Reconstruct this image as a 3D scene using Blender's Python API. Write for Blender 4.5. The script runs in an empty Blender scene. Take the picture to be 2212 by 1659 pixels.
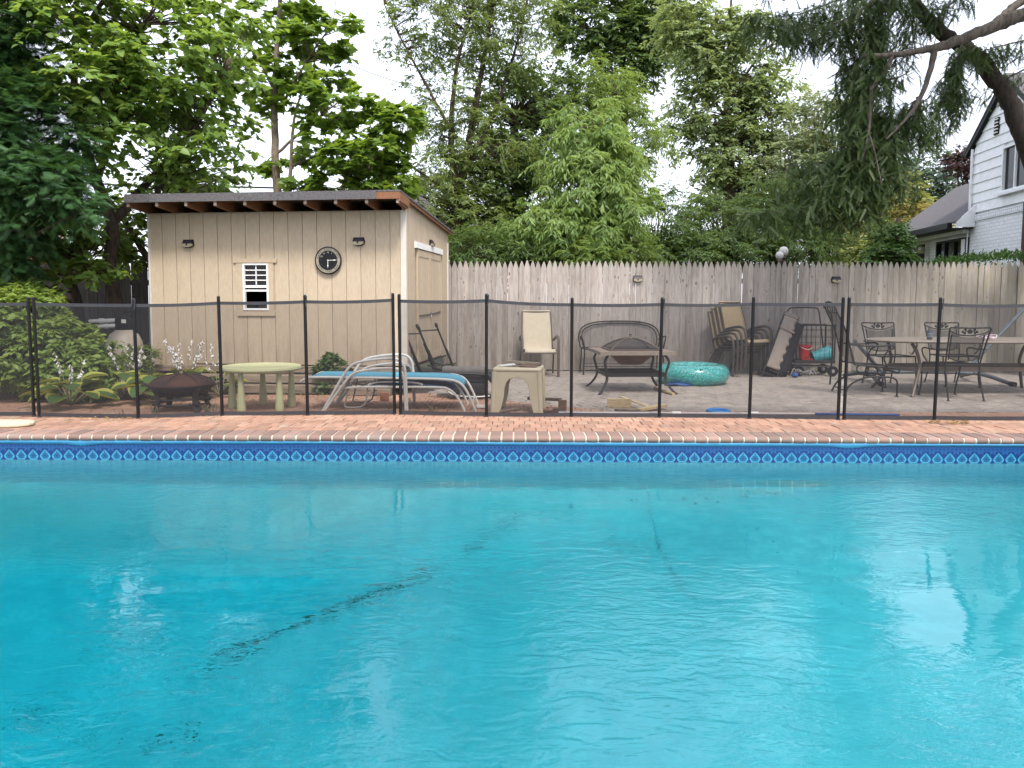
# Back-yard pool with a tan shed, mesh pool fence, patio furniture and a picket fence under summer trees
import bpy, bmesh, math, random
import numpy as np
from mathutils import Vector, Matrix

sc = bpy.context.scene
C = sc.collection
random.seed(7)
rng = np.random.default_rng(7)
PI = math.pi

# ------------------------------------------------------------------ camera
cam = bpy.data.cameras.new('camera')
co = bpy.data.objects.new('camera', cam)
C.objects.link(co)
cam.sensor_width = 36.0
cam.lens = 1650.0 / 2212.0 * 36.0
cam.shift_y = -55.0 / 2212.0
cam.clip_start = 0.05
cam.clip_end = 2000
co.matrix_world = (Matrix.Translation((0, 0, 1.2)) @ Matrix.Rotation(math.radians(.55), 4, 'Z')
                   @ Matrix.Rotation(math.radians(90 - 4.3), 4, 'X') @ Matrix.Rotation(math.radians(.12), 4, 'Z'))
sc.camera = co

# ------------------------------------------------------------------ sky, sun, exposure
SUN_EL, SUN_ROT = 54.0, 163.0
W = bpy.data.worlds.new('World')
sc.world = W
W.use_nodes = True
wn = W.node_tree
sky = wn.nodes.new('ShaderNodeTexSky')
sky.sky_type = 'NISHITA'
sky.sun_disc = False
sky.sun_elevation = math.radians(SUN_EL)
sky.sun_rotation = math.radians(SUN_ROT)
sky.air_density = 1.0
sky.dust_density = 5.0
sky.ozone_density = 1.0
hz_ = wn.nodes.new('ShaderNodeMix'); hz_.data_type = 'RGBA'      # high thin overcast whitens the clear sky
hz_.inputs[0].default_value = .56
hz_.inputs[7].default_value = (10.6, 11.1, 12.6, 1)
wn.links.new(sky.outputs[0], hz_.inputs[6])
wn.links.new(hz_.outputs[2], wn.nodes['Background'].inputs[0])
wn.nodes['Background'].inputs[1].default_value = 0.15
sl = bpy.data.lights.new('sun', 'SUN')
sl.energy = 3.0
sl.angle = math.radians(12)
sl.color = (1.0, .95, .87)
so = bpy.data.objects.new('sun', sl)
C.objects.link(so)
sd = Vector((math.sin(math.radians(SUN_ROT)) * math.cos(math.radians(SUN_EL)),
             math.cos(math.radians(SUN_ROT)) * math.cos(math.radians(SUN_EL)), math.sin(math.radians(SUN_EL))))
so.rotation_euler = sd.to_track_quat('Z', 'Y').to_euler()
sc.view_settings.view_transform = 'Standard'
sc.view_settings.look = 'None'
sc.view_settings.gamma = 1
sc.view_settings.use_curve_mapping = False
sc.view_settings.exposure = 0.72
sc.render.engine = 'CYCLES'
cy = sc.cycles
cy.use_denoising = True
cy.max_bounces = 10
cy.diffuse_bounces = 4
cy.glossy_bounces = 4
cy.transmission_bounces = 6
cy.transparent_max_bounces = 16
cy.caustics_refractive = True
cy.blur_glossy = 0.5
cy.sample_clamp_indirect = 12

# ------------------------------------------------------------------ node helpers
def new_mat(name):
    m = bpy.data.materials.new(name)
    m.use_nodes = True
    nt = m.node_tree
    nt.nodes.clear()
    out = nt.nodes.new('ShaderNodeOutputMaterial')
    return m, nt, out

def nd(nt, typ, inp=None, **props):
    n = nt.nodes.new('ShaderNode' + typ)
    for k, v in props.items():
        setattr(n, k, v)
    for k, v in (inp or {}).items():
        s = n.inputs[k]
        if isinstance(v, bpy.types.NodeSocket):
            nt.links.new(v, s)
        else:
            s.default_value = v
    return n

class E:
    """a scalar node socket with arithmetic"""
    def __init__(s, nt, sock): s.nt, s.s = nt, sock
    def op(s, o, b=None, c=None):
        n = s.nt.nodes.new('ShaderNodeMath'); n.operation = o
        for i, v in enumerate((s, b, c)):
            if v is None: continue
            if isinstance(v, E): s.nt.links.new(v.s, n.inputs[i])
            else: n.inputs[i].default_value = v
        return E(s.nt, n.outputs[0])
    def __add__(s, b): return s.op('ADD', b)
    def __sub__(s, b): return s.op('SUBTRACT', b)
    def __mul__(s, b): return s.op('MULTIPLY', b)
    def __truediv__(s, b): return s.op('DIVIDE', b)
    def abs(s): return s.op('ABSOLUTE')
    def frac(s): return s.op('FRACT')
    def lt(s, b): return s.op('LESS_THAN', b)
    def gt(s, b): return s.op('GREATER_THAN', b)
    def mx(s, b): return s.op('MAXIMUM', b)
    def mn(s, b): return s.op('MINIMUM', b)
    def sin(s): return s.op('SINE')
    def pow(s, b): return s.op('POWER', b)
    def clamp(s): return s.mx(0.0).mn(1.0)
    def sstep(s, a, b):
        n = s.nt.nodes.new('ShaderNodeMapRange'); n.interpolation_type = 'SMOOTHSTEP'
        s.nt.links.new(s.s, n.inputs[0]); n.inputs[1].default_value = a; n.inputs[2].default_value = b
        return E(s.nt, n.outputs[0])

ALBEDO = .74                                                  # all base colours were picked a little high
def mixc(nt, fac, a, b, blend='MIX'):
    n = nt.nodes.new('ShaderNodeMix'); n.data_type = 'RGBA'; n.blend_type = blend
    for s, v in ((n.inputs[0], fac), (n.inputs[6], a), (n.inputs[7], b)):
        if isinstance(v, E): v = v.s
        if isinstance(v, bpy.types.NodeSocket): nt.links.new(v, s)
        else: s.default_value = v if not isinstance(v, tuple) or len(v) == 4 else (*[q * ALBEDO for q in v], 1)
    return n.outputs[2]

def coords(nt, scale=(1, 1, 1), rnd=True):
    tc = nd(nt, 'TexCoord')
    v = tc.outputs['Object']
    mp = nd(nt, 'Mapping', {'Vector': v, 'Scale': scale})
    if rnd:
        oi = nd(nt, 'ObjectInfo')
        mul = nd(nt, 'VectorMath', {0: oi.outputs['Random'], 1: (37.0, 91.0, 53.0)}, operation='MULTIPLY')
        add = nd(nt, 'VectorMath', {0: mp.outputs[0], 1: mul.outputs[0]}, operation='ADD')
        return add.outputs[0], oi
    return mp.outputs[0], None

def noise(nt, vec, scale=5, detail=4, rough=.55, dist=0.0):
    return E(nt, nd(nt, 'TexNoise', {'Vector': vec, 'Scale': scale, 'Detail': detail, 'Roughness': rough, 'Distortion': dist}).outputs[0])

def pmat(name, col, rough=.6, var=.25, scale=12, bump=.0, bscale=60, metal=0.0, spec=.4, stretch=(1, 1, 1), rv=0.0, col2=None,
         thr=(.4, .65), dirt=None, sheen=None):
    """principled material whose colour wanders between col and col2 with grain, dirt and a little difference from object to object"""
    m, nt, out = new_mat(name)
    v, oi = coords(nt, stretch)
    n1 = noise(nt, v, scale, 5, .6)
    c2 = col2 or tuple(c * (1 - var) for c in col)
    c = mixc(nt, n1.sstep(*thr), col, c2)
    if dirt:
        n2 = noise(nt, v, scale * .23, 4, .65)
        c = mixc(nt, n2.sstep(.48, .72) * .7, c, dirt)
    if rv:
        k = E(nt, oi.outputs['Random']) * (2 * rv) + (1 - rv)
        c = mixc(nt, 1.0, c, nd(nt, 'CombineColor', {0: k.s, 1: k.s, 2: k.s}).outputs[0], 'MULTIPLY')
    inp = {'Base Color': c, 'Roughness': rough, 'Metallic': metal, 'Specular IOR Level': spec}
    if bump:
        n3 = noise(nt, v, bscale, 4, .6)
        inp['Normal'] = nd(nt, 'Bump', {'Height': n3.s, 'Strength': bump, 'Distance': .01}).outputs[0]
    b = nd(nt, 'BsdfPrincipled', inp)
    nt.links.new(b.outputs[0], out.inputs[0])
    return m

def leafmat(name, c1, c2, trans=.35, rough=.45, spec=.35):
    m, nt, out = new_mat(name)
    a = nd(nt, 'Attribute', attribute_name='tint')
    c = mixc(nt, E(nt, a.outputs['Fac']), c1, c2)
    b = nd(nt, 'BsdfPrincipled', {'Base Color': c, 'Roughness': rough, 'Specular IOR Level': spec})
    tcol = mixc(nt, .65, c, (min(1, c2[0] * 2.0), min(1, c2[1] * 1.8), c2[2] * .8))
    t = nd(nt, 'BsdfTranslucent', {'Color': tcol})
    mx = nd(nt, 'MixShader', {0: trans, 1: b.outputs[0], 2: t.outputs[0]})
    nt.links.new(mx.outputs[0], out.inputs[0])
    return m

def meshmat(name, col, opac, rough=.5):
    """woven screen: part of the light passes straight through"""
    m, nt, out = new_mat(name)
    t = nd(nt, 'BsdfTransparent', {'Color': (1, 1, 1, 1)})
    b = nd(nt, 'BsdfPrincipled', {'Base Color': (*col, 1), 'Roughness': rough, 'Specular IOR Level': .3})
    mx = nd(nt, 'MixShader', {0: opac, 1: t.outputs[0], 2: b.outputs[0]})
    nt.links.new(mx.outputs[0], out.inputs[0])
    return m

# ------------------------------------------------------------------ geometry helpers
def sm(pts, n=5, closed=False):
    """Catmull-Rom through pts"""
    P = [Vector(p) for p in pts]; N = len(P); out = []
    rngi = range(N) if closed else range(N - 1)
    for i in rngi:
        if closed: a, b, c, d = P[i - 1], P[i], P[(i + 1) % N], P[(i + 2) % N]
        else: a, b, c, d = P[max(i - 1, 0)], P[i], P[i + 1], P[min(i + 2, N - 1)]
        for k in range(n):
            t = k / n
            out.append(.5 * ((2 * b) + (c - a) * t + (2 * a - 5 * b + 4 * c - d) * t * t + (3 * b - a - 3 * c + d) * t ** 3))
    if not closed: out.append(P[-1].copy())
    return out

class MB:
    def __init__(s): s.v, s.f = [], []
    def add(s, vs, fs):
        o = len(s.v); s.v += [tuple(p) for p in vs]; s.f += [tuple(i + o for i in f) for f in fs]; return s
    def box(s, c, d, rz=0.0, M=None):
        x, y, z = d[0] / 2, d[1] / 2, d[2] / 2
        vs = [Vector((a * x, b * y, e * z)) for e in (-1, 1) for b in (-1, 1) for a in (-1, 1)]
        R = M if M is not None else Matrix.Rotation(rz, 3, 'Z')
        vs = [R @ v + Vector(c) for v in vs]
        return s.add(vs, [(0, 2, 3, 1), (4, 5, 7, 6), (0, 1, 5, 4), (2, 6, 7, 3), (0, 4, 6, 2), (1, 3, 7, 5)])
    def bar(s, p, q, w, h, up=(0, 0, 1)):
        p, q = Vector(p), Vector(q); d = (q - p); L = d.length; d.normalize()
        u = Vector(up); x = d.cross(u)
        if x.length < 1e-4: x = d.cross(Vector((1, 0, 0)))
        x.normalize(); u = x.cross(d)
        M = Matrix((x, d, u)).transposed()
        return s.box((p + q) / 2, (w, L, h), M=M)
    def tube(s, pts, r, n=8, closed=False, flat=1.0):
        P = [Vector(p) for p in pts]; N = len(P)
        rs = r if isinstance(r, (list, tuple)) else [r] * N
        if len(rs) != N: rs = list(np.interp(np.linspace(0, 1, N), np.linspace(0, 1, len(rs)), rs))
        up = None; vs = []; fs = []
        for i in range(N):
            a = P[i - 1] if (i > 0 or closed) else P[i]; b = P[(i + 1) % N] if (i < N - 1 or closed) else P[i]
            t = (b - a)
            if t.length < 1e-9: t = Vector((0, 0, 1))
            t.normalize()
            if up is None:
                up = Vector((0, 0, 1)) if abs(t.z) < .9 else Vector((1, 0, 0))
            x = t.cross(up)
            if x.length < 1e-6: x = t.orthogonal()
            x.normalize(); up = x.cross(t).normalized()
            for k in range(n):
                an = 2 * PI * k / n
                vs.append(P[i] + x * (rs[i] * math.cos(an)) + up * (rs[i] * flat * math.sin(an)))
        for i in range(N if closed else N - 1):
            j = (i + 1) % N
            for k in range(n):
                l = (k + 1) % n
                fs.append((i * n + k, i * n + l, j * n + l, j * n + k))
        if not closed:
            fs.append(tuple(range(n - 1, -1, -1))); fs.append(tuple((N - 1) * n + k for k in range(n)))
        return s.add(vs, fs)
    def lathe(s, prof, n=24, c=(0, 0, 0), M=None):
        vs, fs = [], []
        for (r, z) in prof:
            for k in range(n):
                a = 2 * PI * k / n; p = Vector((r * math.cos(a), r * math.sin(a), z))
                if M is not None: p = M @ p
                vs.append(p + Vector(c))
        for i in range(len(prof) - 1):
            for k in range(n):
                l = (k + 1) % n
                fs.append((i * n + k, i * n + l, (i + 1) * n + l, (i + 1) * n + k))
        if prof[0][0] > 1e-5: fs.append(tuple(range(n - 1, -1, -1)))
        if prof[-1][0] > 1e-5: fs.append(tuple((len(prof) - 1) * n + k for k in range(n)))
        return s.add(vs, fs)
    def prism(s, poly, a, b, f):
        """extrude a 2-D polygon from a to b; f(p, q, t) -> point"""
        n = len(poly)
        vs = [f(p, q, a) for p, q in poly] + [f(p, q, b) for p, q in poly]
        fs = [tuple(range(n)), tuple(range(2 * n - 1, n - 1, -1))]
        fs += [(i, i + n, (i + 1) % n + n, (i + 1) % n) for i in range(n)]
        return s.add(vs, fs)
    def grid(s, f, nu, nv, thick=0.0):
        vs = [f(i / nu, j / nv) for j in range(nv + 1) for i in range(nu + 1)]
        w = nu + 1
        fs = [(j * w + i, j * w + i + 1, (j + 1) * w + i + 1, (j + 1) * w + i) for j in range(nv) for i in range(nu)]
        return s.add(vs, fs)
    def build(s, name, mat, parent=None, smooth=35, bevel=0.0, solid=0.0, subd=0, loc=None):
        me = bpy.data.meshes.new(name)
        me.from_pydata(s.v, [], s.f)
        bm = bmesh.new(); bm.from_mesh(me)
        bmesh.ops.remove_doubles(bm, verts=bm.verts, dist=1e-6)
        if smooth >= 0 and not solid: bmesh.ops.recalc_face_normals(bm, faces=bm.faces)
        bm.to_mesh(me); bm.free()
        return mesh_obj(name, me, mat, parent, smooth, bevel, solid, subd, loc)

def mesh_obj(name, me, mat, parent=None, smooth=35, bevel=0.0, solid=0.0, subd=0, loc=None):
    o = bpy.data.objects.new(name, me)
    C.objects.link(o)
    for m in (mat if isinstance(mat, (list, tuple)) else [mat]): me.materials.append(m)
    if smooth > 0:
        me.polygons.foreach_set('use_smooth', [True] * len(me.polygons))
        me.set_sharp_from_angle(angle=math.radians(smooth))
    if solid:
        md = o.modifiers.new('solid', 'SOLIDIFY'); md.thickness = solid; md.offset = 0
    if bevel:
        md = o.modifiers.new('bevel', 'BEVEL'); md.width = bevel; md.segments = 2; md.limit_method = 'ANGLE'
    if subd:
        md = o.modifiers.new('subd', 'SUBSURF'); md.levels = md.render_levels = subd
    if loc is not None: o.location = loc
    if parent: o.parent = parent
    return o

def tag(o, label=None, cat=None, group=None, kind=None):
    if label: o['label'] = label
    if cat: o['category'] = cat
    if group: o['group'] = group
    if kind: o['kind'] = kind
    return o

def thing(name, label, cat, loc=(0, 0, 0), rz=0.0, group=None):
    o = bpy.data.objects.new(name, None)
    o.empty_display_size = .1
    C.objects.link(o)
    o.location = loc; o.rotation_euler = (0, 0, rz)
    return tag(o, label, cat, group)

def dup_part(o, parent, loc=None, rz=None):
    c = o.copy(); C.objects.link(c); c.parent = parent
    if loc is not None: c.location = loc
    if rz is not None: c.rotation_euler = (0, 0, rz)
    return c

def children(o): return [x for x in bpy.data.objects if x.parent is o]

def dup_tree(o, label, loc, rz, group=None):
    r = o.copy(); C.objects.link(r); r.location = loc; r.rotation_euler = (0, 0, rz); r['label'] = label
    if group: r['group'] = group
    for ch in children(o):
        c = ch.copy(); C.objects.link(c); c.parent = r
        for g in children(ch):
            d = g.copy(); C.objects.link(d); d.parent = c
    return r

def norm(a): return a / np.maximum(np.linalg.norm(a, axis=-1, keepdims=True), 1e-9)

# leaf outlines: x across, y along, z out of the blade
def T(vs, fs): return np.array(vs, float), [tuple(f) for f in fs]
LEAF_HEART = T([(0, 0, 0), (-.36, .16, .05), (-.33, .52, .05), (0, 1, -.10), (.33, .52, .05), (.36, .16, .05), (0, .45, -.02)],
               [(0, 6, 2, 1), (6, 3, 2, 2), (0, 5, 4, 6), (6, 4, 3, 3)])
LEAF_OVAL = T([(0, 0, 0), (-.24, .35, .04), (-.20, .68, .03), (0, 1, -.08), (.20, .68, .03), (.24, .35, .04)],
              [(0, 3, 2, 1), (0, 5, 4, 3)])
LEAF_LANCE = T([(0, 0, 0), (-.11, .42, .03), (0, 1, -.14), (.11, .42, .03)], [(0, 2, 1), (0, 3, 2)])
LEAF_WIDE = T([(0, 0, 0), (-.24, .42, .05), (0, 1, -.08), (.24, .42, .05)], [(0, 2, 1), (0, 3, 2)])
_mp = [(0, 0), (.16, .1), (.42, .04), (.36, .26), (.62, .52), (.34, .52), (.24, .66), (0, 1.05)]
_mp = _mp + [(-x, y) for x, y in _mp[-2:0:-1]]
LEAF_MAPLE = T([(0, .36, .04)] + [(x, y, -.12 * abs(x)) for x, y in _mp], [(0, i + 1, (i + 1) % len(_mp) + 1) for i in range(len(_mp))])
_sv, _sf = [], []
for _i in range(9):                                                     # a needled twig
    _y = _i / 9.0; _w = .145 * (1 - .45 * _y)
    for _s in (-1, 1):
        o_ = len(_sv)
        _sv += [(0, _y, 0), (_s * _w, _y + .17, .03), (0, _y + .11, .015)]
        _sf.append((o_, o_ + 1, o_ + 2))
    o_ = len(_sv); _sv += [(0, _y, 0), (0, _y + .14, .09), (0, _y + .07, 0)]; _sf.append((o_, o_ + 1, o_ + 2))
SPRIG = T(_sv, _sf)
_fv, _ff = [], []
for _i in range(7):                                                     # a flat feathery conifer spray
    _y = _i / 7.0; _w = .34 * math.sin(PI * (.25 + .75 * _y)) + .03
    for _s in (-1, 1):
        o_ = len(_fv)
        _fv += [(0, _y, 0), (_s * _w, _y + .26, -.05), (0, _y + .12, .0)]
        _ff.append((o_, o_ + 1, o_ + 2))
FEATHER = T(_fv, _ff)

def leaf_mesh(name, pos, dr, nr, size, tpl, tint):
    tv, tf = tpl
    D = norm(dr); X = norm(np.cross(D, nr)); Z = np.cross(X, D)
    V = pos[:, None, :] + size[:, None, None] * (tv[None, :, 0:1] * X[:, None, :] + tv[None, :, 1:2] * D[:, None, :] + tv[None, :, 2:3] * Z[:, None, :])
    n, k = len(pos), len(tv)
    tf = [tuple(dict.fromkeys(f)) for f in tf]
    lens = np.array([len(f) for f in tf]); flat = np.concatenate([np.array(f) for f in tf])
    loops = (np.arange(n)[:, None] * k + flat[None, :]).ravel().astype(np.int32)
    starts = np.concatenate([[0], np.cumsum(np.tile(lens, n))[:-1]]).astype(np.int32)
    me = bpy.data.meshes.new(name)
    me.vertices.add(n * k); me.vertices.foreach_set('co', V.ravel().astype(np.float32))
    me.loops.add(len(loops)); me.loops.foreach_set('vertex_index', loops)
    me.polygons.add(n * len(tf)); me.polygons.foreach_set('loop_start', starts)
    at = me.attributes.new('tint', 'FLOAT', 'POINT')
    at.data.foreach_set('value', np.repeat(tint, k).astype(np.float32))
    me.update(calc_edges=True)
    return me

def rdir(n, r): return norm(r.normal(size=(n, 3)))

def grow(p, out, r, twigs, per, length, droop, flat, size, lsize_var=.48):
    """leaves on twigs radiating from cluster centres p; returns arrays and twig lines"""
    n = len(p)
    P = np.repeat(p, twigs, 0); O = np.repeat(out, twigs, 0)
    d = O * .7 + rdir(n * twigs, r) * .9
    d[:, 2] = d[:, 2] * flat + .08
    d = norm(d)
    L = length * r.uniform(.55, 1.25, n * twigs)
    s = r.uniform(.12, 1.0, (n * twigs, per))
    sgn = np.where(r.random((n * twigs, per)) < .5, -1.0, 1.0)
    pos = P[:, None, :] + d[:, None, :] * (L[:, None] * s)[..., None]
    pos[..., 2] -= droop * L[:, None] * s ** 2 * .8
    side = norm(np.cross(d, np.array([0, 0, 1.0])))
    ld = d[:, None, :] * .55 + side[:, None, :] * sgn[..., None] * .75 + r.normal(size=(n * twigs, per, 3)) * .22
    ld[..., 2] -= droop * .9
    nr = np.array([0, 0, 1.0]) + O[:, None, :] * .35 + r.normal(size=ld.shape) * .38
    ct = np.repeat(r.random(n), twigs)[:, None]
    tint = np.clip(.5 * ct + .6 * r.random(s.shape) - .05, 0, 1)
    sz = size * r.uniform(1 - lsize_var, 1 + lsize_var, s.shape)
    return pos.reshape(-1, 3), ld.reshape(-1, 3), nr.reshape(-1, 3), sz.ravel(), tint.ravel(), (P, d, L)

def tree(name, label, base, trunk, limbs, blobs, ncl, twigs, per, length, size, tpl, lm, bark, droop=.3, flat=.6, seed=1, cat='tree',
         group=None, shell=.5, twig_r=.006, tside=8, branches=True, zmin=-9):
    """trunk: [(x,y,z,r)..]; limbs: list of such; blobs: [(centre, rx, ry, rz, weight)]"""
    r = np.random.default_rng(seed)
    root = thing(name, label, cat, base, 0, group)
    B = np.array(base, float)
    tb = MB(); sk = []
    for path in [trunk] + list(limbs):
        pts = sm([q[:3] for q in path], 6); rad = list(np.interp(np.linspace(0, 1, len(pts)), np.linspace(0, 1, len(path)), [q[3] for q in path]))
        for i, p in enumerate(pts):
            p += Vector(r.normal(size=3) * rad[i] * .12)
        tb.tube([p - Vector(B) for p in pts], rad, tside)
        for i, p in enumerate(pts):
            sk.append((*p, rad[i]))
    sk = np.array(sk)
    wts = np.array([b[4] * (b[1] * b[2] + b[1] * b[3] + b[2] * b[3]) for b in blobs]); wts = wts / wts.sum()
    P, O = [], []
    for b, w in zip(blobs, wts):
        k = max(1, int(round(ncl * w)))
        dv = rdir(k, r); rad = shell + (1 - shell) * r.random(k) ** .7
        rad *= r.uniform(.82, 1.12, k)
        P.append(np.array(b[0]) + dv * rad[:, None] * np.array([b[1], b[2], b[3]])); O.append(dv)
    P = np.concatenate(P); O = np.concatenate(O)
    keep = P[:, 2] > zmin; P, O = P[keep], O[keep]
    pos, ld, nr, sz, tint, (tp, td, tl) = grow(P, O, r, twigs, per, length, droop, flat, size)
    if branches:
        br = MB()
        for p in P:
            dd = np.linalg.norm(sk[:, :3] - p, axis=1) + np.maximum(0, sk[:, 2] - p[2] + .2) * 1.5
            q = sk[dd.argmin()]
            a = Vector(q[:3]); e = Vector(p); m = a.lerp(e, .5) + Vector((0, 0, -.06 * (e - a).length)) + Vector(r.normal(size=3)) * .05 * (e - a).length
            L = (e - a).length; r0 = min(q[3] * .8, twig_r * (1 + 1.6 * L))
            pts = [a, a.lerp(m, .55) , m, m.lerp(e, .55), e]
            br.tube([x - Vector(B) for x in pts], [r0, r0 * .8, r0 * .6, r0 * .4, twig_r * .5], 4)
        tb.add(br.v, br.f)
    tb.build('trunk', bark, root, smooth=50)
    me = leaf_mesh('crown', pos - B, ld, nr, sz, tpl, tint)
    mesh_obj('crown', me, lm, root, smooth=0)
    return root

# ------------------------------------------------------------------ materials
def sidingmat():
    """painted grooved panel: embossed grain, faint runs, soil splashed up at the foot, nail heads"""
    m, nt, out = new_mat('tan_siding')
    v, oi = coords(nt, (3, 3, .6))
    g = noise(nt, v, 18, 6, .65); st = noise(nt, v, 2.6, 4, .6)
    c = mixc(nt, g.sstep(.36, .66), (.565, .46, .335), (.505, .405, .29))
    c = mixc(nt, st.sstep(.50, .75) * .45, c, (.43, .335, .235))
    tc = nd(nt, 'TexCoord'); sp = nd(nt, 'SeparateXYZ', {0: tc.outputs['Object']})
    x, z = E(nt, sp.outputs[0]), E(nt, sp.outputs[2])
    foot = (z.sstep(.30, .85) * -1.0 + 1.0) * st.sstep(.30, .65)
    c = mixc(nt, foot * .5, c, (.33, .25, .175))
    nx = ((x / .2011).frac() - .5).abs(); nz = ((z / .305 + .37).frac() - .5).abs()
    nail = nx.gt(.40) * nx.lt(.425) * nz.lt(.012)
    c = mixc(nt, nail * .7, c, (.24, .17, .11))
    k = E(nt, oi.outputs['Random']) * .07 + .965
    c = mixc(nt, 1.0, c, nd(nt, 'CombineColor', {0: k.s, 1: k.s, 2: k.s}).outputs[0], 'MULTIPLY')
    b = nd(nt, 'BsdfPrincipled', {'Base Color': c, 'Roughness': .7, 'Specular IOR Level': .3, 'Normal': nd(nt, 'Bump', {'Height': g.s, 'Strength': .6, 'Distance': .006}).outputs[0]})
    nt.links.new(b.outputs[0], out.inputs[0])
    return m
def picketmat():
    """weathered cedar: silvery grain, brown water marks, knots, a little algae towards the damp right end"""
    m, nt, out = new_mat('picket')
    v, oi = coords(nt, (4, 4, .45))
    g1 = noise(nt, v, 9, 5, .62); g2 = noise(nt, v, 2.2, 4, .6)
    c = mixc(nt, g1.sstep(.38, .66), (.44, .395, .36), (.325, .285, .26))
    c = mixc(nt, g2.sstep(.50, .74) * .7, c, (.25, .205, .175))
    tc = nd(nt, 'TexCoord')
    mp = nd(nt, 'Mapping', {'Vector': tc.outputs['Object'], 'Scale': (9, 9, 5.0)})
    off = nd(nt, 'VectorMath', {0: oi.outputs['Random'], 1: (71.0, 33.0, 57.0)}, operation='MULTIPLY')
    ad = nd(nt, 'VectorMath', {0: mp.outputs[0], 1: off.outputs[0]}, operation='ADD')
    kn = E(nt, nd(nt, 'TexVoronoi', {'Vector': ad.outputs[0], 'Scale': 1.0, 'Randomness': 1.0}).outputs['Distance'])
    c = mixc(nt, (kn.sstep(.10, .20) * -1.0 + 1.0) * .8, c, (.13, .09, .07))
    c = mixc(nt, (kn.sstep(.16, .34) * -1.0 + 1.0) * g1.sstep(.45, .6) * .5, c, (.56, .49, .42))
    zz = E(nt, nd(nt, 'SeparateXYZ', {0: tc.outputs['Object']}).outputs[2])
    xx = E(nt, nd(nt, 'SeparateXYZ', {0: oi.outputs['Location']}).outputs[0])
    low = (zz.sstep(0.0, .9) * -1.0 + 1.0) * g2.sstep(.35, .6)
    c = mixc(nt, low * .55, c, (.27, .22, .155))
    c = mixc(nt, xx.sstep(3.5, 8.0) * g1.sstep(.35, .65) * .55, c, (.40, .37, .235))
    k = E(nt, oi.outputs['Random']) * .36 + .84
    c = mixc(nt, 1.0, c, nd(nt, 'CombineColor', {0: k.s, 1: k.s, 2: k.s}).outputs[0], 'MULTIPLY')
    b = nd(nt, 'BsdfPrincipled', {'Base Color': c, 'Roughness': .85, 'Specular IOR Level': .25, 'Normal': nd(nt, 'Bump', {'Height': (g1 + kn.sstep(0, .2) * .5).s, 'Strength': .6, 'Distance': .008}).outputs[0]})
    nt.links.new(b.outputs[0], out.inputs[0])
    return m
M = {}
M['brick'] = pmat('brick', (.385, .22, .15), .85, .3, 14, .5, 90, rv=.2, col2=(.335, .19, .135), dirt=(.45, .345, .25))
M['mortar_bed'] = pmat('mortar_bed', (.10, .07, .05), .95, .4, 9, .5, 60)
M['coping'] = pmat('coping', (.285, .175, .14), .7, .3, 10, .4, 120, rv=.26, col2=(.235, .175, .15), stretch=(1, 1, 1))
M['joint'] = pmat('joint', (.68, .60, .46), .9, .2, 30, .3, 80)
M['paver'] = pmat('paver', (.35, .305, .265), .9, .25, 10, .5, 70, rv=.14, col2=(.29, .25, .22), dirt=(.38, .335, .285))
M['sand_joint'] = pmat('sand_joint', (.06, .05, .042), .95, .3, 12)
M['soil'] = pmat('soil', (.17, .105, .065), .95, .5, 6, .8, 30, col2=(.09, .06, .04), dirt=(.24, .15, .09))
M['lawn'] = pmat('lawn', (.06, .085, .028), .95, .4, 3, .8, 40, col2=(.085, .075, .035))
M['picket'] = picketmat()
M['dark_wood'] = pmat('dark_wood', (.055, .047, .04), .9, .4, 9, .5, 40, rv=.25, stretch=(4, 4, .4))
M['tie'] = pmat('tie', (.36, .275, .195), .9, .4, 6, .7, 30, rv=.18, stretch=(.5, 5, 5), col2=(.21, .155, .11), dirt=(.42, .345, .265))
M['tan_siding'] = sidingmat()
M['tan_trim'] = pmat('tan_trim', (.54, .43, .30), .7, .1, 12, .2, 60)
M['cream_trim'] = pmat('cream_trim', (.68, .62, .54), .6, .08, 8, .1, 60)
M['white_paint'] = pmat('white_paint', (.95, .93, .90), .5, .06, 8, .1, 60)
M['rafter'] = pmat('rafter', (.27, .125, .06), .75, .3, 9, .3, 50, stretch=(4, .6, 4), col2=(.23, .095, .04))
M['rafter_end'] = pmat('rafter_end', (.50, .40, .32), .8, .2, 10)
M['shingle'] = pmat('shingle', (.165, .155, .16), .95, .3, 60, .9, 220, rv=.12, col2=(.085, .08, .085))
M['black'] = pmat('black', (.008, .008, .010), .5, .1, 10, spec=.25)
M['black_iron'] = pmat('black_iron', (.012, .011, .011), .5, .4, 30, .3, 90, col2=(.022, .018, .016), spec=.3)
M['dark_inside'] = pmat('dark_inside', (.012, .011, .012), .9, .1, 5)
M['window_glass'] = pmat('window_glass', (.010, .012, .015), .12, .1, 3, spec=.3)
M['green_plastic'] = pmat('green_plastic', (.66, .67, .37), .5, .06, 5, .06, 40, col2=(.62, .63, .35), dirt=(.62, .60, .40))
M['cream_plastic'] = pmat('cream_plastic', (.70, .62, .44), .45, .08, 5, .05, 40, dirt=(.56, .47, .32))
M['rust'] = pmat('rust', (.055, .022, .015), .8, .5, 9, .5, 60, col2=(.035, .019, .016), dirt=(.12, .042, .02))
M['cast_iron'] = pmat('cast_iron', (.018, .017, .018), .6, .3, 20, .3, 60, col2=(.035, .027, .024))
M['white_tube'] = pmat('white_tube', (.72, .70, .66), .4, .1, 12, col2=(.62, .60, .56))
M['grey_tube'] = pmat('grey_tube', (.33, .31, .30), .5, .1, 12)
M['blue_sling'] = pmat('blue_sling', (.085, .33, .46), .8, .1, 40, .3, 300, col2=(.11, .37, .49))
M['blue_sling_shaded'] = pmat('blue_sling_shaded', (.03, .14, .33), .8, .1, 40)  # lower lounger's sling, shade from the one above put into its blue
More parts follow.
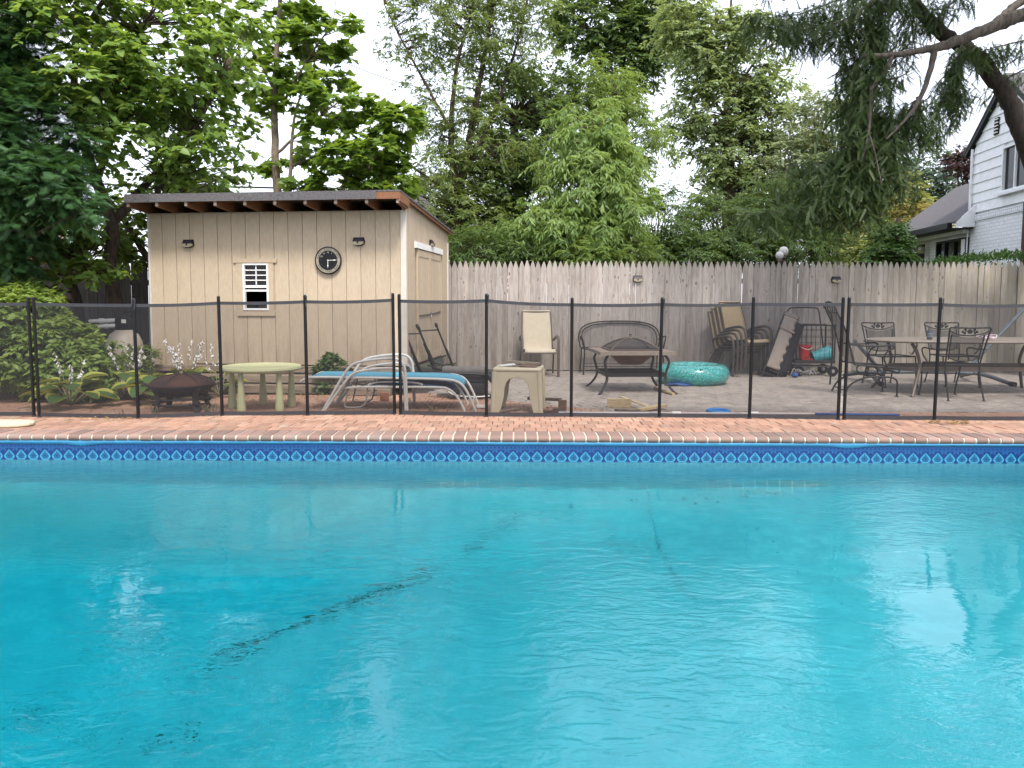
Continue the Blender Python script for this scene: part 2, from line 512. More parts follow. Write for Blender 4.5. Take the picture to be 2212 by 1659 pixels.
M['beige_sling'] = pmat('beige_sling', (.62, .545, .41), .85, .08, 20, .4, 260)
M['tan_sling'] = pmat('tan_sling', (.53, .40, .235), .85, .1, 20, .4, 260)
M['taupe_sling'] = pmat('taupe_sling', (.36, .30, .255), .85, .12, 14, .3, 200)
M['brown_frame'] = pmat('brown_frame', (.15, .115, .092), .5, .2, 12, metal=.2)
M['stack_frame'] = pmat('stack_frame', (.095, .078, .07), .5, .2, 12, metal=.2)
M['dark_frame'] = pmat('dark_frame', (.026, .022, .021), .5, .3, 14)
M['black_cloth'] = pmat('black_cloth', (.018, .018, .022), .9, .2, 20, .3, 150)
M['grey_cloth'] = pmat('grey_cloth', (.16, .15, .14), .9, .2, 20, .3, 150)
M['stone_top'] = pmat('stone_top', (.30, .215, .165), .55, .2, 8, .2, 60, col2=(.26, .185, .145))
M['table_beige'] = pmat('table_beige', (.29, .24, .19), .6, .15, 12, .2, 80)
M['bowl_brown'] = pmat('bowl_brown', (.22, .115, .07), .6, .2, 8)
M['red_plastic'] = pmat('red_plastic', (.55, .025, .02), .4, .1, 6)
M['aqua_plastic'] = pmat('aqua_plastic', (.08, .44, .48), .4, .1, 6)
M['blue_plastic'] = pmat('blue_plastic', (.03, .25, .62), .45, .1, 6)
M['navy_plastic'] = pmat('navy_plastic', (.035, .10, .32), .6, .2, 6)
M['yellow_plastic'] = pmat('yellow_plastic', (.62, .66, .18), .5, .1, 6)
M['pale_wood'] = pmat('pale_wood', (.56, .43, .24), .8, .25, 12, .3, 60, stretch=(1, 5, 5), rv=.12)
M['grey_wood'] = pmat('grey_wood', (.30, .24, .18), .9, .3, 12, .4, 60, stretch=(1, 5, 5), rv=.2)
M['brown_wood'] = pmat('brown_wood', (.16, .10, .07), .9, .3, 12, .4, 60, stretch=(1, 5, 5), rv=.2)
M['paper'] = pmat('paper', (.72, .70, .64), .8, .08, 8)
M['pole'] = pmat('pole', (.62, .60, .58), .35, .1, 10, metal=.5)
M['tank'] = pmat('tank', (.46, .40, .33), .5, .1, 6)
M['hammock_pipe'] = pmat('hammock_pipe', (.16, .19, .215), .45, .2, 8, metal=.3)
M['house_white'] = pmat('house_white', (1.1, 1.11, 1.12), .7, .08, 6, .15, 40, col2=(1.0, 1.01, 1.02), dirt=(.92, .92, .92))
M['globe'] = pmat('globe', (.75, .73, .68), .15, .05, 4)
M['bark'] = pmat('bark', (.115, .082, .058), .95, .4, 10, .9, 40, stretch=(2, 2, .5), col2=(.055, .042, .033))
M['bark_dark'] = pmat('bark_dark', (.05, .038, .03), .95, .4, 10, .9, 40, stretch=(2, 2, .5), col2=(.025, .02, .017))
M['bark_grey'] = pmat('bark_grey', (.165, .138, .115), .95, .3, 12, .7, 50, stretch=(2, 2, .6), col2=(.085, .07, .06))
M['bark_light'] = pmat('bark_light', (.27, .215, .16), .95, .25, 12, .5, 50, col2=(.18, .14, .105))
M['vine_stem'] = pmat('vine_stem', (.12, .075, .045), .95, .3, 12)
M['flower'] = pmat('flower', (.78, .74, .72), .7, .06, 9)
M['hair_white'] = pmat('white_pvc', (.80, .79, .76), .35, .04, 6)
M['can_print'] = pmat('can_print', (.10, .12, .17), .35, .3, 30, metal=.5)
M['silver'] = pmat('silver', (.55, .56, .58), .3, .1, 10, metal=.9)
M['pink'] = pmat('pink', (.72, .56, .58), .35, .1, 9)
M['lens'] = pmat('lens', (.10, .035, .07), .1, .1, 9)
M['lamp_lens'] = pmat('lamp_lens', (.40, .345, .235), .25, .1, 9)
M['solar_cell'] = pmat('solar_cell', (.03, .026, .04), .45, .1, 9, spec=.25)
M['litter'] = pmat('litter', (.42, .28, .10), .9, .5, 40, col2=(.22, .12, .05))
M['straw'] = pmat('straw', (.33, .29, .17), .9, .4, 20)
M['screen'] = meshmat('screen', (.022, .022, .025), .42, .8)
M['iron_mesh'] = meshmat('iron_mesh', (.012, .012, .013), .6)
M['bench_mesh'] = meshmat('bench_mesh', (.03, .03, .032), .2)
M['lid_mesh'] = meshmat('lid_mesh', (.02, .019, .02), .42)
M['band'] = pmat('band', (.045, .045, .052), .4, .2, 30)
M['chimney_brick'] = pmat('chimney_brick', (.42, .16, .09), .9, .3, 10, .4, 40, rv=.1)
M['roof_tar'] = pmat('roof_tar', (.22, .20, .21), .95, .25, 40, .6, 90)
M['door_brown'] = pmat('door_brown', (.085, .028, .018), .6, .3, 5)

# painted brick: coursing is fine relief on far masonry
def brickpaint():
    m, nt, out = new_mat('painted_brick')
    tc = nd(nt, 'TexCoord')
    br = nd(nt, 'TexBrick', {'Vector': nd(nt, 'Mapping', {'Vector': tc.outputs['Object'], 'Rotation': (PI / 2, 0, 0)}).outputs[0], 'Scale': 1.0,
                             'Mortar Size': .007, 'Brick Width': .215, 'Row Height': .075, 'Color1': (.82, .83, .84, 1), 'Color2': (.76, .77, .79, 1), 'Mortar': (.60, .60, .61, 1)})
    v, _ = coords(nt)
    n = noise(nt, v, 3.2, 5, .7)
    c = mixc(nt, n.sstep(.60, .74) * .55, br.outputs[0], (.40, .36, .33))
    b = nd(nt, 'BsdfPrincipled', {'Base Color': c, 'Roughness': .75, 'Normal': nd(nt, 'Bump', {'Height': br.outputs[1], 'Strength': .8, 'Distance': -.012}).outputs[0]})
    nt.links.new(b.outputs[0], out.inputs[0])
    return m
M['painted_brick'] = brickpaint()

# vinyl pool liner: pale blue print all over, patterned tile-print band at the top
def liner_plain():
    m, nt, out = new_mat('pool_liner')
    v, _ = coords(nt, (1, 1, 1), False)
    n = noise(nt, v, 6, 6, .7); n2 = noise(nt, v, .9, 3, .5)
    c = mixc(nt, n.sstep(.40, .66), (.155, .495, .565), (.215, .565, .63))
    c = mixc(nt, n2.sstep(.45, .7) * .4, c, (.125, .44, .50))
    b = nd(nt, 'BsdfPrincipled', {'Base Color': c, 'Roughness': .7})
    nt.links.new(b.outputs[0], out.inputs[0])
    return m
M['liner'] = liner_plain()

def liner_band():
    """row of pointed medallions under a lattice strip, printed on the vinyl; x along the wall, z up, 0.108 m repeat"""
    m, nt, out = new_mat('liner_band_print')
    tc = nd(nt, 'TexCoord')
    sp = nd(nt, 'SeparateXYZ', {0: tc.outputs['Object']})
    x, z = E(nt, sp.outputs[0]), E(nt, sp.outputs[2])
    p = .108
    fx = ((x / p).frac() - .5).abs() * 2.0                      # 0 at the medallion's middle, 1 between two
    zc = (z + .185) / .046                                      # -1..1 over a medallion
    up = ((zc + .30) / 1.30).mx(0.0).mn(1.0); dn = ((zc * -1.0 - .30) / .70).mx(0.0).mn(1.0)
    wd = (up.pow(1.25) * -1.0 + 1.0) * .80 - dn.pow(1.4) * .34    # half width: pointed top, wide shoulders, blunt foot
    d = fx / wd.mx(.02)
    inz = zc.abs().lt(1.0)
    body = d.lt(1.0) * inz
    ring = ((fx - wd).abs().lt(.10) + zc.lt(-.82)).clamp() * d.lt(1.12) * inz
    zq = zc + .25
    star = ((fx * 1.2 - zq.abs()).abs().lt(.09) + fx.lt(.06) + zq.abs().lt(.07) + (fx * 1.3 + zq.abs() - .62).abs().lt(.08)).clamp() * (fx + .14).lt(wd) * inz
    # lattice strip above
    zt = (z + .105) / .020
    f3 = ((x / (p / 3)).frac() - .5).abs() * 2.0
    strip = zt.abs().lt(1.0)
    lat = ((f3 - zt.abs()).abs().lt(.22) + zt.abs().gt(.82) + (f3.lt(.22) * zt.abs().lt(.35))).clamp() * strip
    # little leaves between
    fl = ((x / p + .5).frac() - .5).abs() * 2.0
    zl = (z + .136) / .014
    leaf = ((fl - zl.abs() * .35 - .12).abs().lt(.09) * zl.abs().lt(1.0)).clamp()
    foot = (z + .238).abs().lt(.006)
    v, _ = coords(nt, (1, 1, 1), False)
    n = noise(nt, v, 60, 3, .6)
    navy, mid, sky_, aqua = (.004, .030, .155), (.02, .25, .55), (.075, .35, .53), (.025, .235, .38)
    c = mixc(nt, n.sstep(.35, .7), navy, (.005, .042, .19))
    c = mixc(nt, body, c, aqua)
    c = mixc(nt, star, c, (.005, .05, .17))
    c = mixc(nt, ring, c, sky_)
    c = mixc(nt, lat * .75, c, (.02, .13, .32))
    c = mixc(nt, leaf * .8, c, (.035, .2, .42))
    c = mixc(nt, foot * .7, c, (.05, .40, .62))
    b = nd(nt, 'BsdfPrincipled', {'Base Color': c, 'Roughness': .35})
    nt.links.new(b.outputs[0], out.inputs[0])
    return m
M['liner_band'] = liner_band()
M['liner_track'] = pmat('liner_track', (.045, .26, .45), .4, .1, 10, col2=(.04, .22, .40))

def water():
    m, nt, out = new_mat('pool_water')
    tc = nd(nt, 'TexCoord')
    ob = tc.outputs['Object']
    def nz(sc, s, d, r, dist=0.0, rot=0.0):
        mp = nd(nt, 'Mapping', {'Vector': ob, 'Scale': sc, 'Rotation': (0, 0, rot)})
        return noise(nt, mp.outputs[0], s, d, r, dist)
    big = nz((.55, 1.0, 1), .9, 2, .5, .3, .15)
    rip = nz((1, 1.9, 1), 5.5, 3, .45, .9, .12)
    fine = nz((1, 1.6, 1), 15.0, 2, .5, 1.2, -.2)
    calm = nz((1, 1, 1), .42, 2, .5)                            # breeze patches
    sp = nd(nt, 'SeparateXYZ', {0: ob})
    h = big * .5 + rip * (calm.sstep(.36, .56) * .18 + .016) + fine * (calm.sstep(.40, .56) * .058 + .002)
    bump = nd(nt, 'Bump', {'Height': h.s, 'Strength': 1.0, 'Distance': WAVE})
    b = nd(nt, 'BsdfGlass', {'Color': (1, 1, 1, 1), 'Roughness': 0.0, 'IOR': 1.333, 'Normal': bump.outputs[0]})
    nt.links.new(b.outputs[0], out.inputs['Surface'])
    ab = nd(nt, 'VolumeAbsorption', {'Color': (.05, .866, .905, 1), 'Density': WATER_DENS})
    nt.links.new(ab.outputs[0], out.inputs['Volume'])
    return m
WAVE = .045
WATER_DENS = .62
M['water'] = water()

# ------------------------------------------------------------------ ground, pool, decks
PX0, PX1, PY0, PY1 = -7.2, 4.9, .95, 6.75                    # pool shell
GX, GY0, GY1 = 150.0, -60.0, 260.0
g = MB()
def flat(mb, x0, y0, x1, y1, z): mb.add([(x0, y0, z), (x1, y0, z), (x1, y1, z), (x0, y1, z)], [(0, 1, 2, 3)])
flat(g, -GX, GY0, GX, PY0 - .2, -.075); flat(g, -GX, PY1 + .2, GX, GY1, -.075)
flat(g, -GX, PY0 - .2, PX0 - .2, PY1 + .2, -.075); flat(g, PX1 + .2, PY0 - .2, GX, PY1 + .2, -.075)
tag(g.build('ground', M['lawn']), 'grassy ground around the yard', kind='structure')

WL = -.23
shell = MB()
def floor_z(x, y):
    """shallow at the right, sloping down a hopper to the deep end at the left"""
    t = min(1, max(0, (1.2 - x + .35 * (y - 3.8)) / 3.6))
    zz = -1.15 - 1.25 * t
    e = min(1, max(0, (PY1 - y) / .9)) * min(1, max(0, (y - PY0) / .9)) * min(1, max(0, (x - PX0) / 1.0))
    return -1.15 + (zz + 1.15) * e
def wpt(a, b): return (a[0], a[1], b)
NB = 40
shell.grid(lambda u, v: (PX0 + (PX1 - PX0) * u, PY1 - (PY1 - PY0) * v, floor_z(PX0 + (PX1 - PX0) * u, PY1 - (PY1 - PY0) * v)), 60, 36)
for (x0, y0, x1, y1) in ((PX0, PY1, PX1, PY1), (PX1, PY1, PX1, PY0), (PX1, PY0, PX0, PY0), (PX0, PY0, PX0, PY1)):
    shell.add([(x0, y0, -1.16), (x1, y1, -1.16), (x1, y1, -.255), (x0, y0, -.255)], [(0, 1, 2, 3)])
pool = tag(shell.build('pool_basin', M['liner'], smooth=40), 'turquoise vinyl lined swimming pool basin', kind='structure')
bd = MB()
for (x0, y0, x1, y1) in ((PX0, PY1, PX1, PY1), (PX1, PY1, PX1, PY0), (PX1, PY0, PX0, PY0), (PX0, PY0, PX0, PY1)):
    bd.add([(x0, y0, -.255), (x1, y1, -.255), (x1, y1, -.06), (x0, y0, -.06)], [(0, 1, 2, 3)])
bd.build('liner_band', M['liner_band'], pool)
tk = MB()
def dip(x): return -.083 - .016 * math.exp(-((x + 3.93) / .11) ** 2) - .016 * math.exp(-((x - 2.95) / .13) ** 2) - .004 * math.sin(x * 1.1)
tk.grid(lambda u, v: (PX0 + .01 + (PX1 - PX0 - .02) * u, PY1 - .006 - .008 * math.sin(PI * v), (-.05 * (1 - v) + dip(PX0 + (PX1 - PX0) * u) * v)), 220, 4)
tk.build('liner_track', M['liner_track'], pool)
wt = MB()
wx0, wx1, wy0, wy1 = PX0 - .06, PX1 + .06, PY0 - .06, PY1 + .06
wt.add([(wx0, wy0, WL), (wx1, wy0, WL), (wx1, wy1, WL), (wx0, wy1, WL), (wx0, wy0, -2.7), (wx1, wy0, -2.7), (wx1, wy1, -2.7), (wx0, wy1, -2.7)],
       [(0, 1, 2, 3), (7, 6, 5, 4), (0, 4, 5, 1), (1, 5, 6, 2), (2, 6, 7, 3), (3, 7, 4, 0)])
tag(wt.build('pool_water', M['water'], smooth=0), 'clear turquoise pool water with light ripples', kind='structure')
# fallen bits lying on the pool floor
deb = MB()
def fleck(mb, x, y, z, L, w, a, tilt=.0):
    c, s_ = math.cos(a), math.sin(a)
    mb.add([(x - c * L, y - s_ * L, z), (x + s_ * w, y - c * w, z + tilt), (x + c * L, y + s_ * L, z + .004), (x - s_ * w, y + c * w, z + tilt)], [(0, 1, 2, 3)])
def debris(cx, cy, sx, sy, n, ang=0.0, L=.03):
    for _ in range(n):
        a, b = random.gauss(0, sx), random.gauss(0, sy)
        x = cx + a * math.cos(ang) - b * math.sin(ang); y = cy + a * math.sin(ang) + b * math.cos(ang)
        if PX0 + .1 < x < PX1 - .1 and PY0 + .1 < y < PY1 - .1:
            fleck(deb, x, y, floor_z(x, y) + .012, L * random.uniform(.4, 1.5), .008 * random.uniform(.5, 1.6), random.uniform(0, 6.3))
debris(.5, 5.5, .9, .30, 26, 0, .016); debris(1.4, 4.8, .5, .35, 12, 0, .012); debris(1.6, 6.45, .5, .08, 30, 0, .02)
for k in range(38):
    t = -.20 + 1.3 * k / 37; debris(-.40 - 1.5 * t, 5.98 - 1.18 * t, .09, .024, 13 if .08 < t < .55 or t > .72 else 8, .66, .022)
debris(-2.65, 4.82, .13, .07, 16, .6, .024); debris(-2.78, 4.14, .2, .08, 24, .4, .024); debris(-2.4, 4.1, .10, .05, 8, .4, .022); debris(-1.9, 3.96, .12, .05, 12, .4, .022)
tag(deb.build('leaf_debris', pmat('wet_debris', (.07, .135, .13), .8, .4, 20), smooth=0), 'dark leaf debris lying on the pool floor', kind='stuff')
seam = MB()
pts = [(1.13 - .09 * math.sin(k / 24 * PI * .8) + random.uniform(-.014, .014), 6.68 - .092 * k) for k in range(25)]
for a, b in zip(pts, pts[1:]):
    seam.bar((*a, floor_z(*a) + .01), (*b, floor_z(*b) + .01), .005, .004)
seam.build('liner_crease', pmat('crease', (.08, .28, .33), .7, .2, 20), pool)

# coping: bull-nosed bricks bedded in pale mortar
def cop_prof(off=0.0, r=.031):
    pr = [(.25, -.06), (.25, -off)]
    for k in range(7):
        a = PI / 2 + PI * k / 6
        pr.append((.008 + (r - off) * math.cos(a), -r + (r - off) * math.sin(a)))
    pr.append((.03, -2 * r + off))
    return pr
cop = MB()
prf = cop_prof(.006)
cop.prism(prf, PX0 - .2, PX1 + .3, lambda p, q, t: (t, PY1 + p, q))
coping = tag(cop.build('pool_coping', M['joint'], smooth=50), 'brick pool coping with pale mortar joints', kind='structure')
pb = MB(); pb.prism(cop_prof(), -.0472, .0472, lambda p, q, t: (t, p - .12, q + .001))
b0 = pb.build('brick', M['coping'], coping, smooth=50, bevel=.004)
first = True; x = PX0 - .14
while x < PX1 + .26:
    o = b0 if first else dup_part(b0, coping)
    o.location = (x, PY1 + .12 + random.uniform(-.002, .002), random.uniform(-.001, .002)); o.rotation_euler = (0, 0, random.uniform(-.008, .008)); first = False
    x += .108
side = MB()
pn = cop_prof()
side.prism(pn, PX0 - .2, PX1 + .2, lambda p, q, t: (t, PY0 - p, q))
side.prism(pn, PY0, PY1, lambda p, q, t: (PX0 - p, t, q))
side.prism(pn, PY0, PY1, lambda p, q, t: (PX1 + p, t, q))
tag(side.build('side_coping', M['coping'], smooth=50), 'brick coping along the other sides of the pool', kind='structure')

# brick deck
DY0 = PY1 + .252
def on_left_deck(x, y):
    if y < 8.30: return True
    if x < -1.45: return y < 9.80
    return y < 10.05 - (x + 1.43) * (1.75 / 2.44)             # slanting border with the grey patio
base = MB()
flat(base, -9, DY0, -1.45, 9.84, -.016)
base.add([(-1.45, DY0, -.016), (9.5, DY0, -.016), (9.5, 8.32, -.016), (1.0, 8.32, -.016), (-1.43, 10.07, -.016)], [(0, 1, 2, 3, 4)])
deck = tag(base.build('brick_deck', M['mortar_bed'], smooth=0), 'red brick pool deck', kind='structure')
def brick_mesh(w, l, h, ch=.004):
    mb = MB()
    x, y = w / 2, l / 2
    vs = [(-x, -y, -h), (x, -y, -h), (x, y, -h), (-x, y, -h), (-x, -y, -ch), (x, -y, -ch), (x, y, -ch), (-x, y, -ch),
          (-x + ch, -y + ch, 0), (x - ch, -y + ch, 0), (x - ch, y - ch, 0), (-x + ch, y - ch, 0)]
    mb.add(vs, [(8, 9, 10, 11), (4, 5, 9, 8), (5, 6, 10, 9), (6, 7, 11, 10), (7, 4, 8, 11), (0, 1, 5, 4), (1, 2, 6, 5), (2, 3, 7, 6), (3, 0, 4, 7)])
    return mb
def clipped(mb, m4, side, out):
    """cut a brick or paver along the deck / patio border; side +1 keeps the patio, -1 the deck"""
    me = bpy.data.meshes.new('tmp'); me.from_pydata([m4 @ Vector(v) for v in mb.v], [], mb.f)
    bm = bmesh.new(); bm.from_mesh(me); c = m4.translation
    pl = ((1.0, 8.325, 0), Vector((0, 1, 0))) if c.x > 1.0 else ((-1.43, 10.07, 0), Vector((1.75, 2.44, 0)).normalized())
    no = pl[1] * -side
    bmesh.ops.bisect_plane(bm, geom=bm.verts[:] + bm.edges[:] + bm.faces[:], plane_co=Vector(pl[0]) - no * .003, plane_no=no, clear_outer=True)
    o = len(out.v); out.v += [tuple(v.co) for v in bm.verts]; bm.verts.index_update()
    out.f += [tuple(v.index + o for v in f.verts) for f in bm.faces]
    bm.free(); bpy.data.meshes.remove(me)
def border(x, y): return 8.325 if x > 1.0 else (10.07 - (x + 1.43) * .7172 if x > -1.45 else 99)
bw, bl = .105, .205
spots = []
for j in range(14):
    y = DY0 + .008 + bl / 2 + j * bl
    for i in range(-84, 92):
        x = i * bw + (bw / 2 if j % 2 else 0)
        yy = y + (.05 if (i // 2) % 2 else 0) * 0
        if x < -1.5 and yy + bl / 2 < 9.82 or x >= -1.5 and yy - bl / 2 - .06 < border(x, yy): spots.append((x, yy))
vis = lambda p: abs(p[0]) < .69 * p[1] + .1
spots = [p for p in spots if abs(p[0]) < .75 * p[1] + 1.0]
spots.sort(key=lambda p: (not vis(p), p[1]))
pb = brick_mesh(bw - .004, bl - .005, .03)
b0 = pb.build('brick', M['brick'], deck, smooth=0)
rest = MB()
yb = lambda x: border(x, 0)
for k, (x, y) in enumerate(spots):
    zz, a = random.uniform(-.004, .003), random.gauss(0, .012)
    if x > -1.6 and yb(x) - .17 < y < 11:
        clipped(pb, Matrix.Translation((x, y, zz)) @ Matrix.Rotation(a, 4, 'Z'), -1, rest)
    elif k < 300:
        o = b0 if k == 0 else dup_part(b0, deck)
        o.location = (x, y, zz); o.rotation_euler = (random.gauss(0, .010), random.gauss(0, .014), a)
    else:
        m4 = Matrix.Translation((x, y, zz)) @ Matrix.Rotation(a, 4, 'Z') @ Matrix.Rotation(random.gauss(0, .014), 4, 'Y')
        rest.add([m4 @ Vector(v) for v in pb.v], pb.f)
tag(rest.build('further_bricks', M['brick'], deck, smooth=0), kind='stuff')

# grey patio
pbse = MB()
pbse.add([(-1.43, 10.08, -.018), (1.0, 8.325, -.018), (9.8, 8.325, -.018), (9.8, 13.4, -.018), (-1.9, 13.4, -.018)], [(0, 1, 2, 3, 4)])
patio = tag(pbse.build('patio', M['sand_joint'], smooth=0), 'grey concrete paver patio', kind='structure')
pw, pl = .16, .24
pm = brick_mesh(pw - .014, pl - .014, .03, .008)
spots = []
ang = .42                                                     # courses run slantwise across the patio
ca, sa = math.cos(ang), math.sin(ang)
for i in range(-60, 75):
    for j in range(-50, 70):
        a, b = i * pl + (pl / 2 if j % 2 else 0), j * pw
        x, y = 4 + ca * a - sa * b, 10.8 + sa * a + ca * b
        if 8.2 < y < 13.2 and x < 9.5 and y > border(x, y) - .17 and x > -1.7 and not (x < -1.25 + (y - 10.1) * .119 + .1) and x < .72 * y + .3: spots.append((x, y))
spots.sort(key=lambda p: (abs(p[0]) > .69 * p[1], p[1]))
p0 = pm.build('paver', M['paver'], patio, smooth=0)
rest = MB()
for k, (x, y) in enumerate(spots):
    zz, a = random.uniform(-.004, .003), ang + PI / 2 + random.gauss(0, .008)
    if y < border(x, y) + .19:
        cb_ = MB(); clipped(pm, Matrix.Translation((x, y, zz)) @ Matrix.Rotation(a, 4, 'Z'), 1, cb_)
        if cb_.f and k < 300: cb_.build('paver', M['paver'], patio, smooth=0)
        else: rest.add(cb_.v, cb_.f)
    elif k < 300:
        o = p0 if k == 0 else dup_part(p0, patio)
        o.location = (x, y, zz); o.rotation_euler = (random.gauss(0, .008), random.gauss(0, .008), a)
    else:
        m4 = Matrix.Translation((x, y, zz)) @ Matrix.Rotation(a, 4, 'Z') @ Matrix.Rotation(random.gauss(0, .008), 4, 'X')
        rest.add([m4 @ Vector(v) for v in pm.v], pm.f)
tag(rest.build('further_pavers', M['paver'], patio, smooth=0), kind='stuff')

# soil bed at the left behind the deck, and the ground by the shed
sb = MB()
def bedz(x, y): return .012 + .05 * (.5 + .5 * math.sin(x * 3.1 + y * 2.3)) * min(1, max(0, (y - 9.2) / .6)) + .03 * math.sin(x * 7 + y * 5) * min(1, max(0, (y - 9.2) / .6))
sb.grid(lambda u, v: (-10 + 6.3 * u, 9.0 + 4.3 * v, bedz(-10 + 6.3 * u, 9.0 + 4.3 * v) - (.05 if v == 0 or u == 1 else 0)), 50, 36)
tag(sb.build('soil_bed', M['soil'], smooth=60), 'bare brown soil bed beside the shed', kind='structure')

# ------------------------------------------------------------------ picket fence
pf = thing('picket_fence', 'weathered grey wooden picket fence with pointed tops behind the patio', 'fence', (0, 13.1, 0))
pk_prof = [(-.0468, 0), (.0468, 0), (.0468, 1.74), (.030, 1.80), (.010, 1.855), (0, 1.862), (-.010, 1.855), (-.030, 1.80), (-.0468, 1.74)]
pks = []
for w in range(3):
    mb = MB(); k = (1.0, .992, 1.004)[w]
    mb.prism([(p * k, q) for p, q in pk_prof], -.009, .009, lambda p, q, t: (p, t, q))
    pks.append(mb.build('picket', M['picket'], pf, smooth=0))
x = -1.30; n = 0
while x < 10.6:
    o = pks[n] if n < 3 else dup_part(pks[n % 3], pf)
    o.location = (x, random.uniform(-.006, .006), .02 + random.gauss(0, .007)); o.rotation_euler = (random.gauss(0, .003), random.gauss(0, .0015), random.gauss(0, .02))
    x += .0945 + abs(random.gauss(0, .0007)); n += 1
for z in (.35, .95, 1.55):
    MB().box((4.6, .045, z), (12.0, .045, .085)).build('rail', M['dark_wood'], pf)
for x in np.arange(-1.2, 11, 2.4):
    MB().box((x, .12, .9), (.09, .09, 1.8)).build('post', M['dark_wood'], pf)

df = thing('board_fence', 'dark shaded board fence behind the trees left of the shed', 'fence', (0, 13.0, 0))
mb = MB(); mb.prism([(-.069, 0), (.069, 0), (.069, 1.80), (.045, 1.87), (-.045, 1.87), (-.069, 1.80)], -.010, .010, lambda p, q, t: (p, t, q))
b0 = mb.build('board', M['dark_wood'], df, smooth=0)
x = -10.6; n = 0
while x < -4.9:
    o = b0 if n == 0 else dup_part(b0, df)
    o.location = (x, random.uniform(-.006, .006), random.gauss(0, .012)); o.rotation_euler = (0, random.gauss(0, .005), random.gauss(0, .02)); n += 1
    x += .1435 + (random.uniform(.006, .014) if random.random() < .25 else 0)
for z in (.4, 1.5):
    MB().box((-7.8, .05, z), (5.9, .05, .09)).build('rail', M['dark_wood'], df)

# ------------------------------------------------------------------ shed
SH = math.radians(-6.8)
SW, SD, SZ = 3.62, 2.70, .335
shed = thing('shed', 'tan wooden garden shed with a lean-to roof beside the patio', 'shed', (-1.51, 10.1, 0), SH)
ZF, ZB = 2.39, 2.20                                           # wall tops, front and back
fw = MB().box((-SW / 2, .045, (SZ + ZF) / 2), (SW - .02, .03, ZF - SZ))
# opening for the window is cut as four slabs
WX0, WX1, WZ0, WZ1 = -2.262, -1.895, 1.07, 1.705
fw = MB()
for (x0, x1, z0, z1) in ((-SW + .01, WX0, SZ, ZF), (WX1, -.01, SZ, ZF), (WX0, WX1, SZ, WZ0), (WX0, WX1, WZ1, ZF)):
    fw.box(((x0 + x1) / 2, .045, (z0 + z1) / 2), (x1 - x0, .03, z1 - z0))
fwall = fw.build('front_wall', M['tan_trim'], shed, smooth=0)
nb = 18; bwid = SW / nb
for k in range(nb):
    x0, x1 = -SW + k * bwid + .0035, -SW + (k + 1) * bwid - .0035
    segs = [(SZ - .02 + (.02 if k > 2 else -.03), ZF - .02)]
    if k == 3: segs = [(SZ, ZF - .02)]
    for z0, z1 in segs:
        parts = []
        if x1 > WX0 and x0 < WX1:
            parts = [(x0, x1, z0, WZ0), (x0, x1, WZ1, z1)]
            if x0 < WX0: parts.append((x0, WX0, WZ0, WZ1))
            if x1 > WX1: parts.append((WX1, x1, WZ0, WZ1))
        else: parts = [(x0, x1, z0, z1)]
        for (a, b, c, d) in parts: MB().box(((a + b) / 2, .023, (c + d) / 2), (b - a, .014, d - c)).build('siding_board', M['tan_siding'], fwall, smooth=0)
# side wall facing the patio, with door
sw = MB(); sw.prism([(.03, SZ), (SD, SZ), (SD, ZB + .13), (.03, ZF + .13)], -.045, -.015, lambda p, q, t: (t, p, q))
swall = sw.build('side_wall', M['tan_trim'], shed, smooth=0)
nb2 = 16; w2 = (SD - .03) / nb2
DY_0, DY_1, DZ1 = .62, 2.10, 1.93
for k in range(nb2):
    y0, y1 = .03 + k * w2 + .004, .03 + (k + 1) * w2 - .004
    zt = lambda y: ZF + (ZB - ZF) * (y - .03) / (SD - .03) + .125
    zb_ = DZ1 + .02 if (y0 > DY_0 - .1 and y1 < DY_1 + .1) else SZ - .02
    mb = MB(); mb.prism([(y0, zb_), (y1, zb_), (y1, zt(y1)), (y0, zt(y0))], -.012, .0, lambda p, q, t: (t, p, q))
    mb.build('siding_board', M['tan_siding'], swall, smooth=0)
bk = MB(); bk.prism([(.03, SZ), (SD, SZ), (SD, ZB), (.03, ZF)], -SW, -SW + .03, lambda p, q, t: (t, p, q)); bk.box((-SW / 2, SD - .02, (SZ + ZB) / 2), (SW, .03, ZB - SZ))
bk.build('rear_wall', M['tan_siding'], shed, smooth=0)
MB().box((-SW + .015, .008, (SZ + ZF) / 2), (.03, .024, ZF - SZ - .02)).build('corner_trim', M['cream_trim'], shed, smooth=0)
MB().box((-.03, .008, (SZ + ZF) / 2), (.045, .024, ZF - SZ - .02)).box((.006, .028, (SZ + ZF) / 2 - .01), (.028, .06, ZF - SZ - .03)).build('corner_trim', M['cream_trim'], shed, smooth=0)
MB().box((.006, SD - .04, (SZ + ZB) / 2 - .02), (.016, .07, ZB - SZ - .04)).build('corner_trim', M['cream_trim'], shed, smooth=0)
